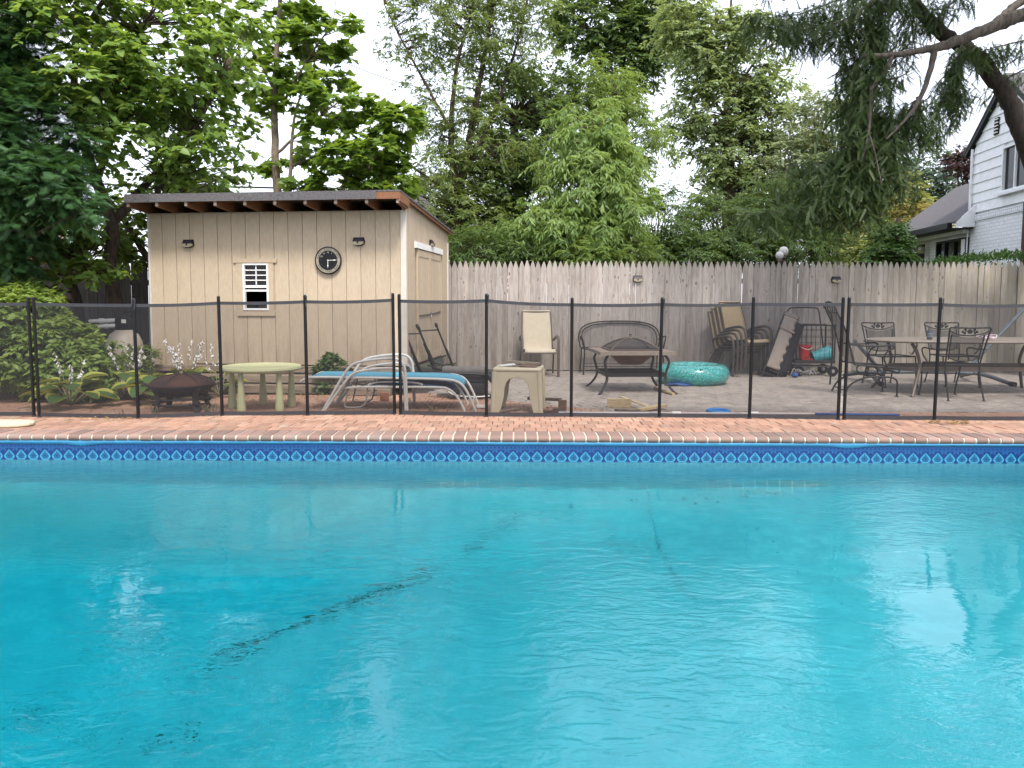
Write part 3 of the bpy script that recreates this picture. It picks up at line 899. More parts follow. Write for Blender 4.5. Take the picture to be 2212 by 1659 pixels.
# door
door = MB(); door.box((-.004, (DY_0 + DY_1) / 2, (SZ + DZ1) / 2 - .01), (.012, DY_1 - DY_0, DZ1 - SZ)); dr = door.build('door', M['tan_trim'], shed, smooth=0)
for leaf in range(2):
    a = DY_0 + .01 + leaf * (DY_1 - DY_0) / 2; wd = (DY_1 - DY_0) / 2 - .02
    for k in range(4):
        MB().box((.006, a + .05 + (wd - .1) * (k + .5) / 4, (SZ + DZ1) / 2), (.008, (wd - .1) / 4 - .008, DZ1 - SZ - .14)).build('door_board', M['tan_siding'], dr, smooth=0)
    fr = MB()
    for (c, d) in (((.008, a + .03, (SZ + DZ1) / 2), (.016, .06, DZ1 - SZ - .02)), ((.008, a + wd - .03, (SZ + DZ1) / 2), (.016, .06, DZ1 - SZ - .02)),
                   ((.009, a + wd / 2, DZ1 - .06), (.016, wd - .12, .09)), ((.009, a + wd / 2, SZ + .05), (.016, wd - .12, .09))): fr.box(c, d)
    fr.build('door_frame', M['tan_trim'], dr, smooth=0)
hd = MB().box((.012, (DY_0 + DY_1) / 2, DZ1 + .045), (.03, DY_1 - DY_0 + .22, .085)); hd.build('door_head_trim', M['white_paint'], shed, smooth=0)
lt = MB().box((.02, (DY_0 + DY_1) / 2 + .03, 1.0), (.02, .05, .07)); lt.tube([(.025, 1.33, .99), (.035, 1.34, .95), (.035, 1.36, .95), (.025, 1.37, .99)], .006, 6)
lt.build('door_latch', M['silver'], dr)
sh = MB(); sh.bar((.017, DY_0 + .06, .99), (.017, DY_1 - .74, 1.0), .01, .02); sh.bar((.017, DY_1 - .66, 1.0), (.017, DY_1 - .08, 1.03), .01, .02); sh.build('door_hinge', M['brown_frame'], dr)
# roof
def roofpt(x, y, dz): return (x, y, ZF + .06 + (ZB - ZF) / SD * y + dz)
rf = MB()
for (x0, x1, y0, y1, a, b) in ((-SW - .03, .07, -.44, SD + .18, .085, .105),):
    vs = [roofpt(x, y, d) for d in (a, b) for (x, y) in ((x0, y0), (x1, y0), (x1, y1), (x0, y1))]
    rf.add(vs, [(0, 3, 2, 1), (4, 5, 6, 7), (0, 1, 5, 4), (1, 2, 6, 5), (2, 3, 7, 6), (3, 0, 4, 7)])
rf.build('roof', M['shingle'], shed, smooth=0)
fa = MB().box((-SW / 2 + .018, -.425, ZF + .137), (SW + .085, .022, .100)); fa.build('fascia', M['rafter'], shed, smooth=0)
xs = [-SW - .20, -SW + .62, -SW + 1.95, -SW + 2.78, -.30]
xs = [-SW - .03, -SW + .32, -SW + 1.50, -SW + 2.36, -.24]
for a, b in zip(xs, xs[1:]):
    MB().box(((a + b) / 2, -.442 + random.uniform(-.003, .003), ZF + .137 + random.uniform(-.003, .003)), (b - a - .004, .012, .098)).build('edge_shingle', M['shingle'], shed, smooth=0)
for k in range(10):
    x = -SW + .0 + k * (SW + .03) / 9
    r_ = MB()
    p, q = Vector(roofpt(x, -.40, .01)), Vector(roofpt(x, SD + .1 if k < 9 else -.01, .01))
    r_.bar(p, q, .036, .138)
    ro = r_.build('rafter', M['rafter'], shed, smooth=0)
    MB().box((x, -.408, p.z), (.038, .012, .12)).build('rafter_end', M['rafter_end'], ro, smooth=0)
rk = MB(); rk.bar(roofpt(.055, -.43, .030), roofpt(.055, .02, .030), .022, .125); rk.bar(roofpt(.050, .02, .065), roofpt(.050, SD + .15, .065), .012, .045); rk.build('rake_board', M['rafter'], shed, smooth=0)
# soffit boards: roof deck seen from beneath
sfm = MB(); vs = [roofpt(x, y, .080) for (x, y) in ((-SW, -.40), (.04, -.40), (.04, SD), (-SW, SD))]; sfm.add(vs, [(0, 1, 2, 3)]); sfm.build('roof_deck', M['brown_wood'], shed, smooth=0)
# window
wf = MB()
def frame(mb, x0, x1, z0, z1, t, y, d):
    mb.box(((x0 + x1) / 2, y, z1 - t / 2), (x1 - x0, d, t)); mb.box(((x0 + x1) / 2, y, z0 + t / 2), (x1 - x0, d, t))
    mb.box((x0 + t / 2, y, (z0 + z1) / 2), (t, d, z1 - z0 - 2 * t)); mb.box((x1 - t / 2, y, (z0 + z1) / 2), (t, d, z1 - z0 - 2 * t))
frame(wf, WX0, WX1, WZ0, WZ1, .026, .028, .05)
win = wf.build('window', M['white_paint'], shed, smooth=0)
zm = WZ0 + .32
sash = MB(); sash.box(((WX0 + WX1) / 2, .024, zm), (WX1 - WX0 - .05, .03, .034)); sash.box(((WX0 + WX1) / 2, .04, zm - .052), (WX1 - WX0 - .056, .02, .03))
for k in range(1, 4): sash.box(((WX0 + WX1) / 2, .030, zm + .017 + (WZ1 - .026 - zm - .017) * k / 4), (WX1 - WX0 - .054, .014, .013))
sash.box(((WX0 + WX1) / 2, .0315, (zm + WZ1) / 2 - .003), (.013, .017, WZ1 - zm - .06))
sash.build('sash', M['white_paint'], win, smooth=0)
MB().box(((WX0 + WX1) / 2, .041, (zm + WZ1) / 2), (WX1 - WX0 - .05, .004, WZ1 - zm - .04)).build('pane', M['window_glass'], win, smooth=0)
tm = MB()
tm.box((WX0 - .045, .010, (WZ0 + WZ1) / 2 - .002), (.085, .020, WZ1 - WZ0 + .10)); tm.box((WX1 + .037, .010, (WZ0 + WZ1) / 2 - .002), (.068, .020, WZ1 - WZ0 + .10))
tm.box(((WX0 + WX1) / 2, .006, WZ1 + .030), (WX1 - WX0 + .25, .026, .050)); tm.box(((WX0 + WX1) / 2 + .005, .006, WZ0 - .047), (WX1 - WX0 + .17, .026, .06))
tm.build('window_trim', M['tan_trim'], shed, smooth=0)
inn = MB(); inn.add([(-SW + .1, .9, SZ), (-.1, .9, SZ), (-.1, .9, ZF), (-SW + .1, .9, ZF)], [(0, 1, 2, 3)]); inn.build('interior_shade_sheet', M['dark_inside'], shed, smooth=0)  # black sheet added behind the window, unlit interior put into its colour
inn = MB(); inn.box((-2.02, .35, .98), (.34, .06, .30)); inn.tube([(-2.0, .3, 1.12), (-1.99, .3, 1.24), (-1.96, .3, 1.27), (-1.93, .3, 1.2)], .014, 6); inn.build('stored_box', M['bowl_brown'], shed, smooth=0)
fl = MB().box((-SW / 2, SD / 2, SZ - .03), (SW - .06, SD - .1, .05)); fl.build('shed_floor', M['brown_wood'], shed, smooth=0)

# timbers that carry the shed
def log(label, p, q, w, h, mat, group='railway timbers under the shed'):
    o = thing('timber', label, 'timber', p, 0, group)
    MB().bar((0, 0, 0), Vector(q) - Vector(p), w, h).build('beam', mat, o, smooth=0, bevel=.008)
    return o
log('long weathered timber beam lowest on the bricks under the shed front', (-4.15, 9.93, .055), (-1.70, 9.78, .055), .16, .105, M['tie'])
log('upper timber beam with swirling grain directly behind the round green table', (-4.6, 10.14, .170), (-1.62, 9.97, .168), .15, .105, M['tie'])
log('top timber sill that the shed siding rests on', (-5.0, 10.46, .278), (-1.54, 10.06, .278), .12, .085, M['tie'])
log('short timber offcut lying under the blue lounger\'s head end', (-2.30, 9.66, .045), (-1.62, 9.60, .045), .10, .085, M['tie'])
log('dark split board tucked under the shed siding at its left', (-3.95, 10.235, .255), (-3.05, 10.13, .255), .05, .07, M['brown_wood'])

# ------------------------------------------------------------------ pool safety fence
secs = [
 ('left end section of black mesh pool fence in front of the hostas', [(-7.0, 7.85), (-6.02, 7.82), (-5.02, 7.79)], [1.22, 1.22, 1.22]),
 ('black mesh pool fence section in front of the round green table and the shed', [(-4.94, 7.75), (-3.87, 7.66), (-3.1, 7.88), (-2.22, 7.93), (-1.32, 8.02)], [1.22, 1.21, 1.235, 1.25, 1.27]),
 ('longest black mesh pool fence section, in front of the cream side table and swim ring', [(-1.25, 7.99), (-.34, 7.88), (.54, 7.87), (1.45, 7.86), (2.37, 7.82), (3.25, 7.75)], [1.26, 1.265, 1.225, 1.23, 1.235, 1.235]),
 ('black mesh pool fence section at the dining set', [(3.31, 7.75), (4.22, 7.74), (5.15, 7.72), (6.1, 7.7)], [1.235, 1.235, 1.23, 1.23]),
]
for label, ps, hs in secs:
    s = thing('pool_fence', label, 'pool fence', (ps[0][0], ps[0][1], 0), 0, 'removable mesh pool fence sections')
    O = Vector((ps[0][0], ps[0][1], 0))
    for k, ((x, y), h) in enumerate(zip(ps, hs)):
        lean = Vector((-.008 if x < 0 else .012, 0, 0)) * (1 if abs(x) > .6 else 0)
        p = Vector((x, y, -.01)) - O; q = Vector((x, y, h)) - O + lean
        po = MB().tube([p, q], .0165, 10).build('post', M['black'], s)
        MB().tube([q - Vector((0, 0, .005)), q + Vector((0, 0, .012))], .0145, 8).build('cap', M['band'], po)
        MB().tube([p, p + Vector((0, 0, .022))], .024, 8).build('deck_sleeve', M['band'], po)
        if k in (1, 3): MB().tube([q + Vector((.012, -.012, -.005)), q + Vector((.022, -.018, .0)), q + Vector((.020, -.018, -.06)), q + Vector((.01, -.016, -.11))], .007, 6).build('hook', M['band'], po)
    for k in range(len(ps) - 1):
        (x0, y0), (x1, y1) = ps[k], ps[k + 1]; h0, h1 = hs[k] - .045, hs[k + 1] - .045
        sag = random.uniform(.003, .012); bel = random.uniform(.0, .02)
        def pt(u, z0, z1, off=0.0, O=O, sag=sag, bel=bel, x0=x0, x1=x1, y0=y0, y1=y1, h0=h0, h1=h1):
            s_ = 4 * u * (1 - u)
            top = h0 + (h1 - h0) * u - sag * s_; bot = .022 - .004 * s_
            return lambda v: Vector((x0 + (x1 - x0) * u, y0 + (y1 - y0) * u - bel * s_ * math.sin(PI * (z0 + (z1 - z0) * v)) + off, bot + (top - bot) * (z0 + (z1 - z0) * v))) - O
        def strip(name, mat, z0, z1, off, nv=6):
            MB().grid(lambda u, v: pt(u, z0, z1, off)(v), 12, nv).build(name, mat, s, smooth=60)
        strip('mesh_panel', M['screen'], 0, .972, 0, 6)
        strip('top_band', M['band'], .972, 1.0, 0, 1)
        strip('bottom_band', M['band'], -.012, .022, -.004, 1)

# ------------------------------------------------------------------ things on the shed and the fence
def shed_pt(x, y, z):
    c, s_ = math.cos(SH), math.sin(SH)
    return (-1.51 + c * x - s_ * y, 10.1 + s_ * x + c * y, z)
GLYPH = {}
def text(name, ch, size, mat, parent, M4):
    """one flat printed glyph as a mesh"""
    if (ch, size) not in GLYPH:
        cu = bpy.data.curves.new('glyph', 'FONT'); cu.body = ch; cu.size = size; cu.align_x = 'CENTER'; cu.align_y = 'CENTER'; cu.extrude = .0008; cu.resolution_u = 2
        t = bpy.data.objects.new('glyph', cu); GLYPH[(ch, size)] = bpy.data.meshes.new_from_object(t); bpy.data.objects.remove(t)
    me = GLYPH[(ch, size)].copy(); me.materials.clear()
    o = mesh_obj(name, me, mat, parent, smooth=0); o.matrix_local = M4
    return o
ck = thing('wall_clock', 'round black wall clock with white hands and a lettered rim hung on the shed', 'clock', shed_pt(-1.04, -.008, 1.735), SH)
RX = Matrix.Rotation(PI / 2, 3, 'X')                          # lathe axis towards the viewer (-y)
MB().lathe([(.0, .0), (.182, .0), (.182, .022), (.172, .028), (.166, .018), (.0, .018)], 40, M=RX).build('rim', M['black'], ck)
MB().lathe([(.128, .019), (.168, .019), (.168, .0205), (.128, .0205)], 40, M=RX).build('letter_ring', pmat('clock_ring', (.36, .32, .25), .6, .3, 40), ck)
MB().lathe([(.0, .019), (.130, .019), (.130, .022), (.0, .022)], 40, M=RX).build('dial', M['black'], ck)
def onclock(a, r, y, flip=False):
    p = Vector((r * math.sin(a), -y, r * math.cos(a)))
    return Matrix.Translation(p) @ Matrix.Rotation(a + (PI if flip else 0), 4, 'Y') @ Matrix.Rotation(PI / 2, 4, 'X')
for wd, a0, st, fl in (('CAFE POOL TIME', -1.30, .2, False), ('PARK ZAM BAR', 3.14 + 1.1, -.2, True)):
    for k, chh in enumerate(wd):
        if chh != ' ': text('letter', chh, .034, M['black'], ck, onclock(a0 + k * st, .148, .0208, fl))
for hnum in range(1, 13):
    text('numeral', str(hnum), .03, M['paper'] if hnum in (11, 12, 1, 10) else M['band'], ck, onclock(hnum * PI / 6, .107, .0222) if False else
         Matrix.Translation((.104 * math.sin(hnum * PI / 6), -.0222, .104 * math.cos(hnum * PI / 6))) @ Matrix.Rotation(PI / 2, 4, 'X'))
def hand(name, a, L):
    mb = MB(); d = Vector((math.sin(a), 0, math.cos(a))); n_ = Vector((math.cos(a), 0, -math.sin(a)))
    pts = [(-.008, -.004), (L * .55, -.003), (L * .68, -.009), (L * .78, -.003), (L, 0), (L * .78, .003), (L * .68, .009), (L * .55, .003), (-.008, .004)]
    mb.prism(pts, -.025, -.027, lambda p, q, t: d * p + n_ * q + Vector((0, t, 0))); mb.lathe([(0, .024), (.010, .024), (.010, .028), (0, .028)], 12, M=RX)
    mb.build(name, M['white_paint'], ck, smooth=0)
hand('minute_hand', math.radians(88), .132); hand('hour_hand', math.radians(181), .105)

def solar(label, loc, rz):
    t = thing('solar_light', label, 'solar light', loc, rz, 'solar wall lights on the shed and fence')
    pr = [(-.060, .045), (.060, .045), (.072, .0), (.066, -.035), (.03, -.050), (-.03, -.050), (-.066, -.035), (-.072, .0)]
    MB().prism(pr, 0, -.016, lambda p, q, z: (p, z, q)).build('back_shell', M['black'], t, smooth=0)
    MB().prism([(-.052, .034), (.052, .034), (.066, -.004), (-.066, -.004)], 0, 1, lambda p, q, z: (p, -.018 - .004 * z, q) if z else (p, -.024 - .020 * (.036 - q) / .04, q)).build('solar_panel', M['solar_cell'], t, smooth=0)
    MB().prism([(-.064, -.004), (.064, -.004), (.060, -.032), (.026, -.044), (-.026, -.044), (-.060, -.032)], -.016, -.050, lambda p, q, z: (p, z, q)).build('lens', M['lamp_lens'], t, smooth=0)
    t.scale = (1.15, 1.15, 1.15)
    MB().box((0, -.053, -.014), (.014, .008, .018)).build('sensor', M['black'], t, smooth=0)
    return t
solar('small solar light on the shed front, the one far left of the clock', shed_pt(-3.03, .015, 1.975), SH)
solar('small solar light on the shed front just right of the clock', shed_pt(-.625, .015, 1.985), SH)
solar('small solar light above the shed door on its side wall', shed_pt(.002, 1.45, 2.06), SH + PI / 2)
solar('small solar light on the picket fence above the loveseat', (2.01, 13.088, 1.585), 0)
solar('small solar light on the picket fence above the wire cart', (5.37, 13.088, 1.575), 0)

# ------------------------------------------------------------------ furniture by the deck
kt = thing('play_table', 'round pale green plastic children\'s table with thick tapered legs', 'table', (-2.87, 8.43, 0))
MB().lathe([(0, .425), (.395, .425), (.425, .432), (.438, .452), (.432, .474), (.415, .482), (.402, .477), (0, .477)], 56).build('tabletop', M['green_plastic'], kt)
for a in (32, 104, 176, 248, 320):
    a = math.radians(a + 2)
    MB().lathe([(.044, 0), (.047, .01), (.047, .05), (.040, .16), (.030, .30), (.027, .43)], 20, c=(.335 * math.cos(a), .335 * math.sin(a), 0)).build('leg', M['green_plastic'], kt)

fb = thing('fire_bowl', 'round rusty fire bowl with a domed mesh lid on a black stand', 'fire pit', (-3.71, 8.32, 0), .12)
MB().lathe([(.0, .15), (.15, .155), (.265, .19), (.325, .245), (.345, .272), (.345, .280), (.31, .276), (.0, .2)], 36).build('bowl', M['cast_iron'], fb)
MB().lathe([(.335, .280), (.325, .302), (.27, .342), (.19, .372), (.10, .388), (0, .393)], 36).build('mesh_lid', M['rust'], fb)
rb = MB()
for k in range(6):
    a = k * PI / 3 + .3
    rb.tube(sm([(r * math.cos(a), r * math.sin(a), z + .004) for r, z in ((.33, .288), (.27, .342), (.19, .372), (.10, .388), (.02, .393))], 3), .006, 6)
rb.tube([(.338 * math.cos(2 * PI * k / 36), .338 * math.sin(2 * PI * k / 36), .284) for k in range(36)], .010, 6, closed=True)
rb.build('lid_ribs', M['rust'], fb)
MB().tube(sm([(-.035, 0, .392), (-.03, 0, .425), (0, 0, .438), (.03, 0, .425), (.035, 0, .392)], 4), .006, 6).build('lid_ring', M['cast_iron'], fb)
for s_ in (-1, 1):
    MB().tube(sm([(s_ * .335, -.04, .274), (s_ * .385, -.045, .284), (s_ * .40, 0, .290), (s_ * .385, .045, .284), (s_ * .335, .04, .274)], 4), .011, 6, flat=.6).build('handle', M['rust'], fb)
for k in range(4):
    a = PI / 4 + k * PI / 2; d = Vector((math.cos(a), math.sin(a), 0))
    mb = MB(); pts = [d * r + Vector((0, 0, z)) for r, z in ((.33, .255), (.285, .20), (.275, .12), (.29, .05), (.32, .0))]
    pts = sm(pts, 3); mb.tube(pts, .036, 8, flat=.6); mb.lathe([(.0, .07), (.036, .075), (.042, .095), (.036, .115), (0, .12)], 10, c=d * .295)
    mb.build('leg', M['cast_iron'], fb)
for z in (.075, .135):
    MB().tube([(.272 * math.cos(2 * PI * k / 32), .272 * math.sin(2 * PI * k / 32), z) for k in range(32)], .011, 6, closed=True).build('ring_brace', M['cast_iron'], fb)

# stacked chaise longues
def chaise(label, loc, rz, top):
    t = thing('chaise_longue', label, 'lounger', loc, rz, 'white framed pool loungers stacked together')
    z0 = .36
    path = [(0, .325), (.05, .355), (.14, .372), (.6, .370), (1.15, .362), (1.55, .352), (1.70, .325), (1.78, .255), (1.85, .12), (1.90, .0)]
    if not top: path = [(.42, .245), (.60, .262), (.9, .264), (1.48, .262), (1.60, .240), (1.68, .175), (1.75, .06), (1.775, .0)]
    wd = .58
    for y in (0, wd):
        fm = MB(); fm.tube(sm([(x, y, z) for x, z in path], 4), .0135, 8); fm.build('side_rail', M['white_tube'], t)
        ax = (.0 if top else .03)
        loop = [(.235 + ax, y, .0), (.33 + ax, y, .16), (.46 + ax, y, .38), (.56 + ax, y, .505), (.70 + ax, y, .552), (.92, y, .578), (1.05, y, .572), (1.115, y, .52), (1.14, y, .42), (1.15, y, .20), (1.155, y, .0)]
        if not top: loop = [(p[0] - .015, p[1] + .002, p[2] * .82) for p in loop]
        yo = -.028 if y == 0 else .028
        if not top: yo *= 2.0
        MB().tube(sm([(a, b + yo, c) for a, b, c in loop], 4), .0145, 8).build('arm_and_leg', M['white_tube'] , t)
    cr = MB()
    for x, z in (((.10, .362), (1.74, .29), (1.86, .10)) if top else ((.62, .255), (1.55, .245), (1.70, .14))):
        cr.tube([(x, 0, z), (x, wd, z)], .012, 8)
    cr.build('cross_bar', M['white_tube'], t)
    def zc(x): return np.interp(x, [p[0] for p in path], [p[1] for p in path])
    if top:
        xs_ = lambda u: .09 + 1.68 * u
        MB().grid(lambda u, v: (xs_(u), .014 + (wd - .028) * v, zc(xs_(u)) + .013 - .014 * math.sin(PI * v) * (1 - abs(2 * u - 1) ** 6)), 40, 8).build('sling', M['blue_sling'], t, smooth=60, solid=.006)
        pr = MB(); pr.tube(sm([(.52, .06, .34), (.47, .06, .10), (.46, .06, .05), (.52, .06, .035), (.68, .06, .07), (.72, .06, .33)], 3), .009, 6)
        pr.tube(sm([(.52, .50, .34), (.47, .50, .10), (.46, .50, .05), (.52, .50, .035), (.68, .50, .07), (.72, .50, .33)], 3), .009, 6)
        for k in range(5):
            for yy in (.06, .50): pr.bar((.695 + .006 * k, yy, .11 + .05 * k), (.735 + .006 * k, yy, .125 + .05 * k), .012, .012)
        pr.build('prop_rack', M['grey_tube'], t)
    else:
        MB().grid(lambda u, v: (.74 + .9 * u, .014 + (wd - .028) * v, zc(.74 + .9 * u) + .016 + .05 * math.sin(PI * min(1, u * 1.2)) * .4 - .012 * math.sin(PI * v)), 24, 6).build('sling', M['blue_sling_shaded'], t, smooth=60, solid=.006)
        MB().grid(lambda u, v: (.78 + .50 * u, .03 + (wd - .06) * v, .30 + .012 * math.sin(5 * u)), 8, 4).build('back_sling', M['blue_sling_shaded'], t, smooth=60, solid=.006)
        bt = MB(); 
        for yy in (.01, wd - .01): bt.tube(sm([(.72, yy, .285), (.85, yy, .318), (1.2, yy, .315), (1.32, yy, .29)], 3), .011, 8)
        bt.build('back_frame', M['white_tube'], t)
    return t
chaise('blue slung lounger with a white tube frame, upper one of the stacked pair', (-2.37, 8.22, 0.0), math.radians(.6), True)
chaise('white framed lounger stacked beneath the blue slung one', (-2.37, 8.25, 0.0), math.radians(.6), False)

# folded dark recliners by the shed door
def leaning(label, foot, top, wdir, w, open_frame):
    t = thing('folding_recliner', label, 'folding chair', foot, 0, 'dark folding recliners by the shed door')
    f, q = Vector((0, 0, 0)), Vector(top) - Vector(foot); wv = Vector(wdir).normalized() * w
    dn = q.normalized(); nv = dn.cross(wv.normalized())
    for s_ in (0, 1):
        MB().tube([f + wv * s_, q + wv * s_], .013, 8).build('side_tube', M['dark_frame'], t)
        MB().tube(sm([f + wv * s_ + nv * .05 + dn * .03, f + wv * s_ + nv * .07 + q * .3, f + wv * s_ + nv * .06 + q * .75], 3), .011, 8).build('folded_leg', M['dark_frame'], t)
        MB().bar(f + wv * s_ + nv * .075 + q * .18, f + wv * s_ + nv * .085 + q * .52, .035, .018, up=nv).build('armrest', M['black'], t, smooth=0, bevel=.006)
        MB().bar(q + wv * s_ - dn * .02 , q + wv * s_ + dn * .05, .035, .035).build('end_cap', M['dark_frame'], t, smooth=0, bevel=.008)
    for k in ((.08, .30, .93) if open_frame else (.08, .95)):
        MB().tube([f + q * k, f + q * k + wv], .010, 8).build('cross_bar', M['dark_frame'], t)
    if not open_frame:
        MB().grid(lambda u, v: f + q * (.10 + .84 * v) + wv * (.04 + .92 * u) + nv * (.012 + .03 * math.sin(PI * v)), 4, 10).build('sling', M['black_cloth'], t, smooth=60, solid=.005)
leaning('folded black recliner leaning on the shed corner behind the blue lounger', (-1.259, 10.493, 0.000), (-1.550, 10.220, 0.816), (1, .55, .0), .22, True)
leaning('folded brown recliner with an open frame leaning on the shed door', (-1.188, 11.483, 0.000), (-1.401, 10.500, 0.844), (1, .40, .05), .27, True)

lr = thing('folding_recliner', 'black folded recliner lying flat with a grey head pillow, behind the lounger foot', 'folding chair', (-.96, 9.25, 0), -.05, 'dark folding recliners by the shed door')
MB().lathe([(0, 0), (.05, .01), (.058, .04), (.058, .50), (.05, .53), (0, .54)], 16, c=(.0, .12, .345), M=Matrix.Rotation(PI / 2, 3, 'Y')).build('pillow', M['grey_cloth'], lr)
MB().box((.25, .26, .24), (.60, .42, .10)).build('folded_sling', M['black_cloth'], lr, smooth=0, bevel=.03)
MB().box((.32, .20, .13), (.45, .40, .14)).build('seat_sling', M['black_cloth'], lr, smooth=0, bevel=.03)
for k, y in enumerate((.02, .46)):
    MB().tube(sm([(-.12, y, .33), (.0, y, .32), (.52, y, .31), (.62, y, .26), (.78, y, .03)], 4), .013, 8).build('side_tube', M['dark_frame'], lr)
    MB().tube(sm([(.50, y + .02, .33), (.60, y + .02, .30), (.70, y + .02, .14), (.72, y + .02, .0)], 4), .012, 8).build('folded_leg', M['dark_frame'], lr)
    MB().bar((.02, y, .36), (-.16, y, .42), .035, .02).build('armrest', M['black'], lr, smooth=0, bevel=.006)
MB().tube(sm([(.10, -.02, .10), (.20, -.03, .055), (.42, -.03, .04), (.60, .0, .05)], 4), .010, 6).build('foot_tube', M['white_tube'], lr)
MB().bar((.55, .24, .30), (.76, .24, .06), .44, .03).build('foot_panel', M['black_cloth'], lr, smooth=0, bevel=.01)

# cream plastic side table
ptb = thing('side_table', 'cream moulded plastic side table with arched sides', 'table', (-.005, 8.36, 0), math.radians(-6))
PH, PW, PD = .475, .505, .42
def arch(w, h, leg, bar, lo):
    """outline of one side: legs joined by an arch"""
    pts = [(-w / 2, 0), (-w / 2, h), (w / 2, h), (w / 2, 0), (w / 2 - leg * .72, 0)]
    for k in range(9):
        a = PI * k / 8
        cx = math.cos(a); sx = math.sin(a)
        e = .55
        pts.append((math.copysign(abs(cx) ** e, cx) * (w / 2 - leg), lo + (h - bar - lo) * sx ** .8))
    pts.append((-w / 2 + leg * .72, 0))
    return pts
def flare(x, y, z):
    k = 1 + .09 * (1 - z / PH); return (x * k, y * k, z)
for w, d, ax in ((PW, PD, 0), (PD, PW, 1)):
    for s_ in (-1, 1):
        pr = arch(w, PH - .02, .12 if ax == 0 else .105, .075, .16)
        mb = MB(); f = (lambda p, q, t: flare(p, t, q)) if ax == 0 else (lambda p, q, t: flare(t, p, q))
        mb.prism(pr, s_ * d / 2, s_ * (d / 2 - .022), f); mb.build('arched_side', M['cream_plastic'], ptb, smooth=0, bevel=.006)
tb = MB().box((0, 0, PH - .012), (PW + .02, PD + .02, .05)); tb.build('tabletop', M['cream_plastic'], ptb, smooth=40, bevel=.022)
for sx in (-1, 1):
    for sy in (-1, 1):
        MB().tube([flare(sx * (PW / 2 - .014), sy * (PD / 2 - .014), 0), flare(sx * (PW / 2 - .014), sy * (PD / 2 - .014), PH - .03)], [.026, .03], 12).build('leg', M['cream_plastic'], ptb)
def scrap(name, label, cat, c, d, mat, rot=(0, 0, 0), group=None, bevel=.002):
    o = MB().box((0, 0, 0), d).build(name, mat, None, smooth=0, bevel=bevel); o.location = c; o.rotation_euler = rot
    return tag(o, label, cat, group)
PT = PH + .013
scrap('card_sheet', 'curled white card lying on the cream side table', 'card', (-.13, 8.34, PT + .014), (.17, .13, .004), M['paper'], (.05, -.09, .2))
scrap('cardboard_piece', 'grey cardboard piece beneath the white card on the cream table', 'cardboard', (-.02, 8.30, PT + .006), (.22, .12, .005), M['grey_wood'], (.02, .0, -.25))
scrap('shingle_piece', 'reddish brown flat tile offcut lying at the front of the cream table', 'tile', (.10, 8.23, PT + .012), (.18, .11, .008), M['bowl_brown'], (.06, .05, -.35))
scrap('slate_piece', 'dark flat offcut at the back of the cream table', 'offcut', (.15, 8.40, PT + .010), (.17, .10, .010), M['brown_wood'], (0, .04, -.3))
scrap('board_offcut', 'pale wood board resting across the cream table\'s back edge', 'board', (.04, 8.50, PT + .028), (.38, .09, .024), M['grey_wood'], (0, .06, -.10))

# sling patio chairs
def sling_chair(name, label, loc, rz, sling, frame, group=None):
    t = thing(name, label, 'chair', loc, rz, group)
    for s_ in (-1, 1):
        x = s_ * .29
        MB().tube(sm([(x, -.27, 0), (x, -.285, .22), (x, -.285, .44), (x, -.26, .575), (x, -.19, .635), (x, -.05, .635), (x, .12, .60), (x * .93, .21, .565)], 4), .021, 8).build('arm_and_front_leg', frame, t)
        MB().tube(sm([(x * .98, .36, 0), (x * .95, .24, .24), (x * .9, .13, .43)], 4), .015, 8).build('rear_leg', frame, t)
        MB().tube(sm([(x * .86, -.27, .415), (x * .86, -.22, .43), (x * .86, .10, .405), (x * .86, .19, .45), (x * .84, .27, .72), (x * .80, .37, 1.03)], 4), .013, 8).build('sling_rail', frame, t)
    cb = MB()
    for (y, z, k) in ((-.25, .40, .86), (.13, .39, .86), (.37, 1.025, .80)): cb.tube([(-.29 * k, y, z), (.29 * k, y, z)], .012, 8)
    cb.tube([(-.29, -.285, .38), (.29, -.285, .38)], .012, 8)
    cb.build('cross_bar', frame, t)
    pr = sm([(0, -.285, .395), (0, -.265, .432), (0, -.2, .436), (0, .08, .408), (0, .175, .45), (0, .262, .72), (0, .362, 1.02), (0, .372, 1.045)], 5)
    n_ = len(pr) - 1
    MB().grid(lambda u, v: (lambda q: (.247 * (2 * u - 1) * (1 - .07 * v), q.y + .012 * math.sin(PI * u), q.z - .008 * math.sin(PI * u)))(pr[min(n_, int(round(v * n_)))]), 8, n_).build('sling', sling, t, smooth=60, solid=.005)
    return t
sling_chair('sling_chair', 'beige sling patio chair with brown arms standing against the picket fence', (.31, 12.35, 0), math.radians(5), M['beige_sling'], M['brown_frame'])
rz = math.radians(30)
fx, fy = math.sin(rz), -math.cos(rz)
for k, lab in enumerate(('lowest tan sling chair at the bottom of the chair stack', 'second tan sling chair from the bottom of the chair stack', 'third tan sling chair up in the chair stack, just under the top one', 'topmost tan sling chair of the stack beside the swim ring')):
    o = (3.58 - fx * .05 * (3 - k) + .14, 12.62 - fy * .05 * (3 - k) * .3, .0 + .0)
    loc = (3.70 - .055 * (3 - k), 12.52 + .03 * (3 - k), -.0 + .052 * k - .0)
    if k == 0: base_chair = sling_chair('sling_chair', lab, loc, rz, M['tan_sling'], M['stack_frame'], 'tan sling chairs in one stack'); base_chair.location = loc
    else: dup_tree(base_chair, lab, loc, rz)

